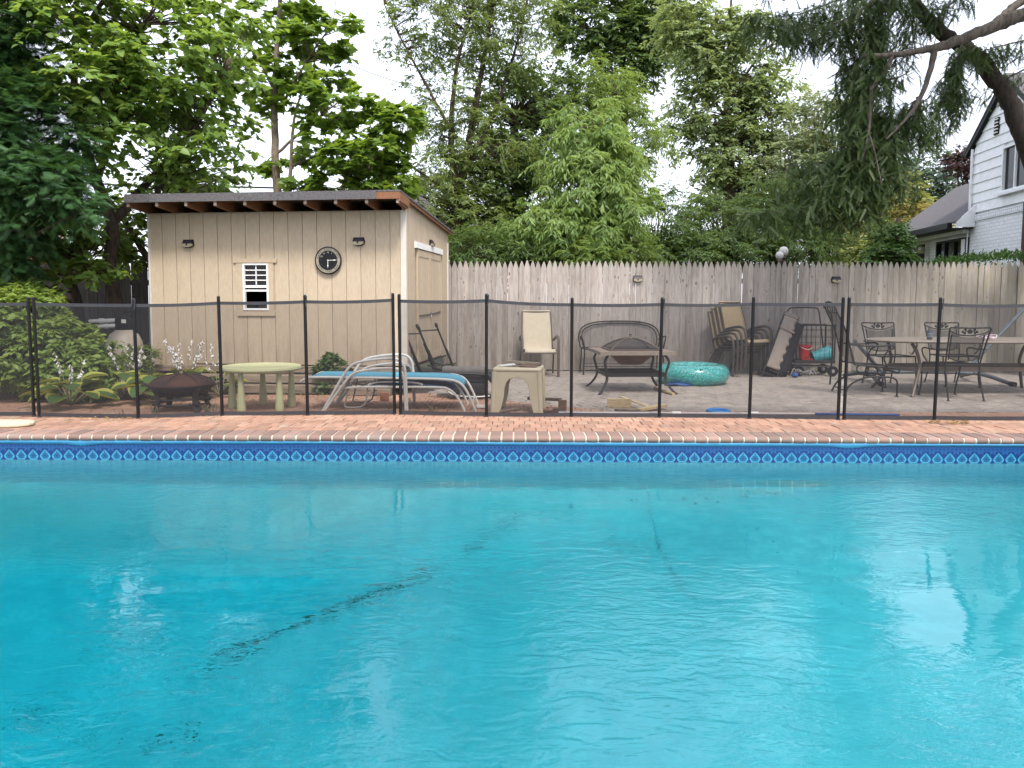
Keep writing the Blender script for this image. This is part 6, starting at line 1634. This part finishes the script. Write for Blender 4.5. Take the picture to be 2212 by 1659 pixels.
FAR = [('hazy pale green tree far behind the spruce boughs', (13.457, 34.000, 1.442), [((13.009, 34.000, 9.059), 1.442, 1.339, 1.236, 1.00), ((13.864, 34.000, 7.477), 1.958, 1.600, 1.442, 1.00), ((12.267, 34.000, 7.079), 1.648, 1.600, 1.855, 1.00), ((14.383, 34.000, 9.846), 1.442, 1.236, 1.030, 0.70)], 170, 'far', .19),
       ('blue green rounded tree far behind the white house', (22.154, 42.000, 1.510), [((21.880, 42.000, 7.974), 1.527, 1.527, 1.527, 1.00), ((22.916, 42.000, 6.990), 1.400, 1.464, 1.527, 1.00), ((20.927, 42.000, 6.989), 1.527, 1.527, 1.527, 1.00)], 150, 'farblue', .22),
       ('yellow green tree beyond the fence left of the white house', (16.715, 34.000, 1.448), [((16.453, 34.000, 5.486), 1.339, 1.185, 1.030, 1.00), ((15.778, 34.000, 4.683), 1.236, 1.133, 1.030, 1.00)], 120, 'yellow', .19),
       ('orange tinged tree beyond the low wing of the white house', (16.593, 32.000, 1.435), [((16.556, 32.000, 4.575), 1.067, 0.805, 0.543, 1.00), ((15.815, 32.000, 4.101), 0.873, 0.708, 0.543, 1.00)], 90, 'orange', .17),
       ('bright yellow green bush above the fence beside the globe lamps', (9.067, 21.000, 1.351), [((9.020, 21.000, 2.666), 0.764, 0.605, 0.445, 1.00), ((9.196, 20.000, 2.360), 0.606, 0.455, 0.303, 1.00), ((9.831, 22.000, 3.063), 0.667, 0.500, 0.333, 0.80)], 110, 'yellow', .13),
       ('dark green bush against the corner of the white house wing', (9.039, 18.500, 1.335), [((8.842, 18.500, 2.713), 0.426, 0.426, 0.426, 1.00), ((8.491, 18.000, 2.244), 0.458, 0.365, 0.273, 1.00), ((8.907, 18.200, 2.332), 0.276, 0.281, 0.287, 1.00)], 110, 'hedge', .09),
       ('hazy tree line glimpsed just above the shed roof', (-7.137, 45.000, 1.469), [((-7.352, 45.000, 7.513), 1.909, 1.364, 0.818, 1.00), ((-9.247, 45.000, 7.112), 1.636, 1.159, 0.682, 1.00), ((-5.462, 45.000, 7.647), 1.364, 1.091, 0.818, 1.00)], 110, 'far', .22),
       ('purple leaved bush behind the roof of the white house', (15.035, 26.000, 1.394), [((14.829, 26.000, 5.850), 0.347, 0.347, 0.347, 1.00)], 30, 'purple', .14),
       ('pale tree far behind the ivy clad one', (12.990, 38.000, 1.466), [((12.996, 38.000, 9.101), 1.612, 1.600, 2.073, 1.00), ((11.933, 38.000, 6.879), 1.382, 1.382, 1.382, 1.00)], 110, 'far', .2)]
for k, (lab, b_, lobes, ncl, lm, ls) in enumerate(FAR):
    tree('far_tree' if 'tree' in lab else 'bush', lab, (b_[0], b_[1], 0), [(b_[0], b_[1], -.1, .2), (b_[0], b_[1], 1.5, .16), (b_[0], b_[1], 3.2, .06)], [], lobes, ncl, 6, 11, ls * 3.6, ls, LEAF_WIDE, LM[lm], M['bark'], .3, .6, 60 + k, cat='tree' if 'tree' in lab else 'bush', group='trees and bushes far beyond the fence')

# ------------------------------------------------------------------ Norway spruce overhanging at the right
spr = thing('spruce_tree', 'overhanging spruce with long grey limbs and hanging dark sprays at right', 'tree', (8.6, 12.2, 0))
SB = Vector((8.6, 12.2, 0))
tb, big = MB(), MB()
def limb(path, n=6, mb=None):
    pts = sm([q[:3] for q in path], n); rad = list(np.interp(np.linspace(0, 1, len(pts)), np.linspace(0, 1, len(path)), [q[3] for q in path]))
    pts = [p + Vector(rng.normal(size=3)) * r_ * .10 for p, r_ in zip(pts, rad)]
    m_ = mb or MB(); m_.tube([p - SB for p in pts], rad, 10)
    if mb is None: m_.build('limb', M['bark_grey'], spr, smooth=50)
    return pts
limb([(8.6, 12.2, -.1, .30), (8.55, 12.2, 1.5, .25), (8.3, 12.0, 2.6, .20), (7.566, 11.600, 3.410, 0.130), (7.232, 11.500, 4.004, 0.125), (7.048, 11.500, 4.322, 0.120), (6.762, 11.500, 4.665, 0.115), (6.532, 11.500, 4.849, 0.110), (6.249, 11.500, 5.027, 0.100), (5.972, 11.500, 5.243, 0.090), (5.717, 11.500, 5.570, 0.080), (5.452, 11.500, 6.347, 0.060)], 6, big)
limb([(8.7, 11.6, 5.9, .13), (7.412, 10.900, 5.326, 0.110), (6.864, 10.800, 5.118, 0.095), (6.539, 10.800, 4.983, 0.085), (6.175, 10.800, 4.837, 0.075), (5.785, 10.800, 4.695, 0.065), (5.460, 10.800, 4.628, 0.045), (5.084, 10.800, 4.573, 0.040), (4.698, 10.800, 4.567, 0.015)])
limb([(7.128, 11.200, 5.466, 0.060), (6.877, 11.100, 5.302, 0.055), (6.541, 10.900, 5.043, 0.050)])
l3 = limb([(5.679, 10.800, 4.665, 0.050), (5.644, 10.800, 4.455, 0.040), (5.562, 10.800, 4.151, 0.034), (5.458, 10.800, 3.909, 0.028), (5.278, 10.800, 3.665, 0.018), (5.064, 10.800, 3.446, 0.010)])
l4 = limb([(5.096, 10.800, 4.567, 0.032), (5.011, 10.800, 4.338, 0.026), (4.847, 10.800, 4.152, 0.024), (4.830, 10.800, 3.909, 0.020), (4.813, 10.800, 3.508, 0.016), (4.725, 10.800, 3.131, 0.010)])
limb([(4.812, 10.800, 3.540, 0.012), (4.866, 10.700, 3.238, 0.009), (4.978, 10.700, 2.800, 0.006)])
for _ in range(6):
    x0_ = random.uniform(4.693, 5.041)
    limb([(x0_, 11.0, 3.27, .004), (x0_ - .05 + random.gauss(0, .05), 11.05, 2.88, .0035), (x0_ - .08 + random.gauss(0, .08), 11.1, 2.49, .002)])
sp_pos, sp_dir, sp_nr, sp_sz, sp_t = [], [], [], [], []
def hang(path, L, dens, spread=.12, up=0.1, leafy=1.0):
    """a bough: side twigs with hanging needled branchlets"""
    pts = [p + Vector((.09, .30, .06)) for p in sm([q[:3] for q in path], 10)]
    tb.tube([p - SB for p in pts], [.018, .004], 5)
    ln = sum((b - a).length for a, b in zip(pts, pts[1:]))
    for _ in range(int(ln * dens * 1.1)):
        i = random.randrange(len(pts) - 1); p = pts[i].lerp(pts[i + 1], random.random()) + Vector((random.gauss(0, spread), random.gauss(0, spread), random.gauss(0, .04)))
        l = L * random.uniform(.35, 1.15); k = max(2, int(l / .055))
        tl = random.random(); dx, dy = random.gauss(0, .16), random.gauss(0, .16)
        for j in range(k):
            s_ = j / k; q = p + Vector((dx * s_ * l * 2, dy * s_ * l * 2, -l * s_))
            for _m in range(2 if j % 2 else 1):
                d = Vector((dx + random.gauss(0, .45), dy + random.gauss(0, .45), -.75 + random.gauss(0, .25)))
                sp_pos.append(q); sp_dir.append(d); sp_nr.append((random.gauss(0, 1), -1 + random.gauss(0, .6), random.gauss(0, .5)))
                sp_sz.append(random.uniform(.13, .21)); sp_t.append(min(1, max(0, .35 * tl + random.random() * .5 + .25 * (j >= k - 1))))
    for _ in range(int(ln * dens * .8 * leafy)):                     # short upswept tips along the bough
        i = random.randrange(len(pts) - 1); p = pts[i].lerp(pts[i + 1], random.random()) + Vector((random.gauss(0, spread * .8), random.gauss(0, spread * .8), random.gauss(0, .03)))
        d = (pts[i + 1] - pts[i]).normalized() + Vector((random.gauss(0, .5), random.gauss(0, .5), random.gauss(.05, .3)))
        sp_pos.append(p); sp_dir.append(d); sp_nr.append((random.gauss(0, .4), -.5, 1)); sp_sz.append(random.uniform(.13, .22)); sp_t.append(random.uniform(.4, 1))
hang([(5.455, 11.200, 5.835, 1.000), (4.637, 11.400, 5.598, 1.000), (4.050, 11.600, 5.446, 1.000), (3.397, 11.800, 5.487, 1.000)], .42, 55)
hang([(5.235, 11.000, 5.629, 1.000), (4.611, 11.000, 5.194, 1.000), (4.177, 11.200, 5.108, 1.000), (3.719, 11.200, 5.109, 1.000)], .40, 55)
hang([(5.253, 10.900, 5.527, 1.000), (5.050, 10.900, 5.033, 1.000), (4.942, 10.900, 4.536, 1.000), (4.865, 10.900, 4.034, 1.000), (4.788, 10.800, 3.508, 1.000)], .42, 95, .19)
hang([(5.061, 11.300, 5.430, 1.000), (4.949, 11.300, 4.917, 1.000), (4.792, 11.200, 4.371, 1.000), (4.808, 11.200, 3.918, 1.000)], .40, 70, .18)
hang([(4.922, 10.800, 3.821, 1.000), (4.716, 10.800, 3.383, 1.000), (4.381, 10.900, 3.181, 1.000), (3.969, 11.000, 3.102, 1.000)], .28, 60)
hang([(4.828, 10.700, 3.425, 1.000), (4.545, 10.800, 2.815, 1.000), (4.053, 11.000, 2.488, 1.000), (3.290, 11.300, 2.476, 1.000)], .36, 75, .14)
hang([(4.953, 10.900, 3.403, 1.000), (4.905, 11.200, 3.072, 1.000), (4.527, 11.400, 2.904, 1.000), (3.987, 11.600, 2.934, 1.000)], .36, 60, .14)
hang([(4.783, 10.600, 3.404, 1.000), (4.980, 10.600, 3.157, 1.000), (5.244, 10.600, 2.816, 1.000)], .36, 60)
hang([(5.487, 10.800, 3.971, 1.000), (5.262, 10.700, 3.611, 1.000), (5.117, 10.700, 3.300, 1.000)], .45, 95, .16)
hang([(5.517, 10.800, 4.033, 1.000), (5.626, 10.800, 3.684, 1.000), (5.793, 10.800, 3.508, 1.000)], .30, 60, .12)
hang([(5.190, 10.900, 3.909, 1.000), (5.015, 10.900, 3.466, 1.000), (4.905, 10.900, 2.958, 1.000), (4.854, 10.900, 2.574, 1.000)], .42, 95, .18)
hang([(6.173, 10.900, 4.783, 1.000), (6.095, 10.900, 4.410, 1.000), (6.057, 10.900, 3.971, 1.000)], .42, 85, .11)
hang([(5.577, 11.100, 5.543, 1.000), (5.749, 11.100, 5.291, 1.000), (5.693, 11.100, 5.103, 1.000)], .24, 75, .16)
hang([(6.315, 11.100, 5.604, 1.000), (6.068, 11.100, 5.385, 1.000), (5.877, 11.100, 5.323, 1.000)], .22, 60, .14)
hang([(7.503, 11.000, 4.940, 1.000), (6.870, 11.000, 4.816, 1.000), (6.428, 11.000, 4.691, 1.000)], .30, 55, .14)
hang([(7.532, 11.300, 4.656, 1.000), (7.147, 11.300, 4.462, 1.000), (6.922, 11.300, 4.333, 1.000)], .30, 30, .16)
hang([(4.822, 11.000, 2.909, 1.000), (4.768, 11.000, 2.586, 1.000), (4.745, 11.000, 2.327, 1.000)], .32, 80, .16)
hang([(5.118, 10.800, 4.505, 1.000), (5.300, 10.800, 4.690, 1.000), (5.402, 10.700, 4.779, 1.000)], .14, 30, .08)
hang([(4.969, 10.800, 4.257, 1.000), (5.221, 10.800, 4.288, 1.000), (5.357, 10.700, 4.351, 1.000)], .16, 26, .08)
for _ in range(26):                                              # the rest of the crown, above the picture
    u, v, yy = random.uniform(1750, 2500), random.uniform(-700, -90), random.uniform(9.0, 13.5)
    a = (u - 1106) / 1650 * yy; z_ = 1.2 + (650 - v) / 1650 * yy
    hang([(a, yy, z_, 1), (a - .7, yy + random.uniform(-.5, .3), z_ - .25, 1), (a - 1.5, yy + random.uniform(-.8, .4), z_ - .35, 1)], .45, 36, .2)
limb([(8.55, 12.2, 1.5, .22), (8.7, 12.2, 4.5, .20), (8.7, 12.1, 8.0, .14), (8.7, 12.0, 12.0, .05)], 6, big)
tag(tb.build('twigs', M['bark_grey'], spr, smooth=50), kind='stuff'); big.build('trunk', M['bark_dark'], spr, smooth=50)
n_ = len(sp_pos)
me = leaf_mesh('crown', np.array([p[:] for p in sp_pos]) - np.array(SB), np.array([d[:] for d in sp_dir]), np.array(sp_nr), np.array(sp_sz), SPRIG, np.array(sp_t))
mesh_obj('crown', me, LM['spruce'], spr, smooth=0)

# ------------------------------------------------------------------ garden plants
def bush(name, label, base, lobes, ncl, twigs, per, length, size, tpl, lm, droop=.3, seed=1, cat='shrub', shell=.55, stem=.02):
    return tree(name, label, base, [(*base[:2], -.02, stem), (base[0], base[1] + .05, .25, stem * .8), (base[0], base[1] + .08, .5, stem * .5)], [], lobes, ncl, twigs, per, length, size, tpl, lm, M['vine_stem'], droop, .8, seed, cat=cat, shell=shell, twig_r=.003, zmin=.03)
bush('vine_mound', 'big mound of pale five leaved vine sprawling at the far left behind the mesh', (-5.95, 9.5, 0),
     [((-6.014, 9.300, 1.021), 0.507, 0.423, 0.338, 1.00), ((-5.570, 9.200, 0.687), 0.502, 0.404, 0.307, 1.10), ((-5.908, 9.100, 0.524), 0.607, 0.469, 0.331, 1.00), ((-5.352, 9.000, 0.368), 0.409, 0.327, 0.245, 1.00), ((-5.181, 9.200, 0.519), 0.307, 0.265, 0.223, 0.90), ((-6.596, 9.300, 0.793), 0.620, 0.564, 0.507, 0.80), ((-5.135, 8.900, 0.213), 0.270, 0.202, 0.135, 0.90)], 520, 5, 7, .15, .078, LEAF_OVAL, LM['shrub'], .5, 71)
bush('rhododendron', 'bright glossy rhododendron top above the vine mound at far left', (-6.05, 9.9, 0), [((-6.382, 9.700, 1.219), 0.441, 0.303, 0.165, 1.00), ((-5.997, 9.600, 1.132), 0.204, 0.154, 0.105, 1.00)], 70, 6, 7, .11, .12, LEAF_LANCE, LM['bright'], .15, 73)
bush('ivy_plant', 'small green ivy plant climbing the shed front behind the lounger', (-2.45, 9.95, 0), [((-2.484, 9.950, 0.412), 0.121, 0.109, 0.096, 1.20), ((-2.516, 9.900, 0.313), 0.156, 0.102, 0.048, 1.00), ((-2.303, 9.950, 0.333), 0.060, 0.060, 0.060, 0.80), ((-2.464, 9.800, 0.093), 0.154, 0.098, 0.042, 1.00), ((-2.539, 9.980, 0.519), 0.042, 0.045, 0.048, 0.60)], 44, 4, 6, .07, .06, LEAF_HEART, LM['weed'], .35, 75, cat='plant', stem=.006)
bush('weed_plant', 'lone weed growing at the foot of the picket fence behind the iron chairs', (6.55, 12.9, 0), [((6.657, 12.900, 0.002), 0.063, 0.070, 0.078, 1.00), ((6.632, 12.900, -0.123), 0.078, 0.086, 0.094, 1.00)], 18, 4, 6, .08, .05, LEAF_OVAL, LM['weed'], .3, 77, cat='plant', stem=.006)
bush('weed_plant', 'small weed at the shed\'s rear corner by the picket fence', (-1.05, 12.7, 0), [((-1.158, 12.700, 0.099), 0.054, 0.054, 0.054, 1.00), ((-1.235, 12.700, 0.067), 0.038, 0.042, 0.046, 0.70)], 10, 4, 6, .07, .05, LEAF_OVAL, LM['weed'], .3, 79, cat='plant', stem=.005)
bush('fern_plant', 'fine green shrublet between the sand filter and the shed corner', (-5.1, 10.3, 0), [((-5.117, 10.200, 0.478), 0.185, 0.155, 0.124, 1.00), ((-5.114, 10.000, 0.339), 0.182, 0.152, 0.121, 1.00)], 40, 5, 7, .13, .06, LEAF_LANCE, LM['mid'], .3, 81, cat='plant', stem=.006)

# hostas: every broad leaf a part
def hosta_leaf_mesh(name, L, Wd, gold):
    vs, fs, mi = [], [], []
    nu, nv = 6, 9
    for j in range(nv + 1):
        t = j / nv; w_ = Wd * (math.sin(PI * min(1, t * .92 + .03)) ** .75) * (1 - .25 * t) + .003
        for i in range(nu + 1):
            s_ = 2 * i / nu - 1; s_ = math.copysign(abs(s_) ** .6, s_)
            vs.append((s_ * w_, L * t, -.35 * L * t * t + .25 * w_ * s_ * s_ + .006 * math.cos(i * PI * 1.0) + (.0)))
    for j in range(nv):
        for i in range(nu):
            fs.append((j * (nu + 1) + i, j * (nu + 1) + i + 1, (j + 1) * (nu + 1) + i + 1, (j + 1) * (nu + 1) + i)); mi.append(1 if gold and (i in (0, nu - 1)) else 0)
    me = bpy.data.meshes.new(name); me.from_pydata(vs, [], fs); me.polygons.foreach_set('use_smooth', [True] * len(fs)); me.polygons.foreach_set('material_index', mi)
    at = me.attributes.new('tint', 'FLOAT', 'POINT'); at.data.foreach_set('value', [random.uniform(.2, .9)] * len(vs))
    me.materials.append(LM['hosta']); me.materials.append(LM['hosta_gold'])
    return me
HM = [hosta_leaf_mesh('hosta_leaf', .21, .10, True), hosta_leaf_mesh('hosta_leaf', .18, .09, True), hosta_leaf_mesh('hosta_leaf', .20, .085, False)]
def hosta(label, x, y, n, sc_, nf, fz, golds=(0, 1, 2)):
    t = thing('hosta', label, 'hosta', (x, y, .02), 0, 'hostas in the bed by the shed')
    for k in range(n):
        a = 2 * PI * k / n + random.uniform(-.3, .3); ring = .10 if k % 2 else .17
        st_ = MB(); h = random.uniform(.10, .22) * sc_ * (1.25 if k % 2 else .9)
        o = bpy.data.objects.new('leaf', HM[golds[k % len(golds)]]); C.objects.link(o); o.parent = t
        o.location = (ring * sc_ * math.cos(a), ring * sc_ * math.sin(a), h); o.rotation_euler = (random.uniform(-.1, .55), random.uniform(-.2, .2), a - PI / 2); s_ = sc_ * random.uniform(.8, 1.2); o.scale = (s_, s_, s_)
        st_.tube([(0, 0, 0), (ring * sc_ * math.cos(a), ring * sc_ * math.sin(a), h)], .006, 5); st_.build('stem', M['straw'], t)
    for k in range(nf):
        a = random.uniform(0, 6.28); bx, by = .12 * math.cos(a), .10 * math.sin(a); tz = fz * random.uniform(.8, 1.1); ex, ey = bx * 1.9, by * 1.9
        s_ = MB().tube(sm([(bx * .3, by * .3, .05), (bx, by, tz * .6), (ex, ey, tz)], 3), .004, 5).build('flower_stalk', M['straw'], t)
        fl__ = MB()
        for j in range(16):
            u = random.uniform(.60, 1.0); p = Vector((bx + (ex - bx) * (u - .6) / .4, by + (ey - by) * (u - .6) / .4, tz * u)); b = random.uniform(0, 6.28)
            d = Vector((math.cos(b) * .022, math.sin(b) * .022, -.030))
            fl__.tube([p, p + d * .5, p + d, p + d * 1.15], [.002, .005, .009, .002], 5)
        tag(fl__.build('bell_flowers', M['flower'], s_), kind='stuff')
hosta('broad gold edged hosta at the far left behind the fence end', -5.05, 8.5, 15, 1.2, 3, .55, (0, 1))
hosta('dark green hosta with yellow margins left of the fire bowl', -4.35, 8.95, 16, 1.15, 0, .5, (0, 1))
hosta('hosta with crowded white flower spikes below the sand filter', -4.85, 9.3, 11, 1.2, 9, .62, (2, 0))
hosta('white flowering hosta at the shed corner, behind the fire bowl', -4.2, 9.5, 12, 1.2, 11, .66, (2, 0))
hosta('yellow leaved hosta touching the shed front beside the fire bowl', -3.75, 9.45, 8, 1.0, 3, .6, (0, 1))

# hedge in front of the white house
hg = thing('hedge', 'dark clipped green hedge in front of the white house', 'hedge', (9.6, 14.6, 0))
r = np.random.default_rng(5)
n_ = 5200
u_ = r.random(n_); hx0, hx1 = 7.85, 12.5
px_ = hx0 + (hx1 - hx0) * u_; ht = 1.92 + .14 * np.minimum(1, (px_ - hx0) / 1.1) + .02 * np.sin(px_ * 9)
side_ = r.random(n_)
pz = np.where(side_ < .55, ht + r.normal(0, .035, n_), r.uniform(.1, 1, n_) * ht); py = np.where(side_ < .55, r.uniform(14.2, 15.2, n_), 14.18 + r.normal(0, .04, n_))
pos = np.stack([px_, py, pz], 1) - np.array([9.6, 14.6, 0])
me = leaf_mesh('foliage', pos, r.normal(size=(n_, 3)) * .5 + np.array([0, -.3, .9]), r.normal(size=(n_, 3)) + np.array([0, -.6, .5]), r.uniform(.05, .09, n_), LEAF_WIDE, r.random(n_))
mesh_obj('foliage', me, LM['hedge'], hg, smooth=0)
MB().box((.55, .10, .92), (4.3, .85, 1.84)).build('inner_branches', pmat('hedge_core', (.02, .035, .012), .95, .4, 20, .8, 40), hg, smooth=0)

# ------------------------------------------------------------------ small litter
lt_ = MB()
def scatter(cx, cy, sx, sy, n, L=.02):
    for _ in range(n):
        x, y = random.gauss(cx, sx), random.gauss(cy, sy)
        if y < DY0 + .02: continue
        fleck(lt_, x, y, .006 + random.uniform(0, .012), L * random.uniform(.4, 1.5), L * .45 * random.uniform(.4, 1.3), random.uniform(0, 6.3), random.uniform(-.004, .012))
scatter(-3.9, 9.0, .9, .35, 420); scatter(-4.6, 8.5, .6, .35, 200); scatter(-2.6, 9.4, .7, .3, 300); scatter(-1.2, 9.0, .5, .4, 140); scatter(-3.0, 7.55, 1.2, .18, 90, .014); scatter(-4.3, 7.6, .3, .05, 60); scatter(-1.1, 8.3, .6, .2, 80, .014); scatter(-.9, 8.6, .2, .15, 80)
scatter(4.27, 7.55, .13, .05, 70, .028); scatter(1.2, 8.5, .4, .2, 60, .012); scatter(4.5, 10.5, 1.6, 1.0, 90, .012); scatter(2.0, 12.9, 2.5, .15, 160, .015); scatter(0, 7.4, 3.0, .25, 120, .010)
tag(lt_.build('dry_leaf_litter', M['litter'], smooth=0), 'dry leaf litter scattered on the bricks and patio', kind='stuff')
gs = MB()
def tuft(x, y, n, h, lean=1.0):
    for _ in range(n):
        a = random.uniform(0, 6.28); l = h * random.uniform(.5, 1.2); b = Vector((x + random.gauss(0, .02), y + random.gauss(0, .02), 0)); d = Vector((math.cos(a), math.sin(a), 0)) * l * lean * random.uniform(.3, 1)
        s_ = Vector((-math.sin(a), math.cos(a), 0)) * .003
        m_ = b + d * .5 + Vector((0, 0, l * .8)); e = b + d + Vector((0, 0, l * .75))
        gs.add([b - s_, b + s_, m_ + s_, m_ - s_, e], [(0, 1, 2, 3), (3, 2, 4)])
for (x, y, n, h) in ((-3.28, 7.95, 30, .12), (-3.18, 7.97, 22, .11), (-3.85, 7.98, 12, .10), (-.95, 8.25, 20, .07), (-4.15, 7.85, 12, .09), (-2.3, 8.0, 8, .05), (-1.6, 8.05, 8, .05), (.9, 8.35, 10, .04), (-.1, 12.95, 14, .12), (3.2, 12.95, 12, .10), (5.9, 12.95, 12, .10)): tuft(x, y, n, h)
tag(gs.build('grass_tufts', M['straw'], smooth=0), 'thin straw coloured grass tufts in the brick joints', kind='stuff')
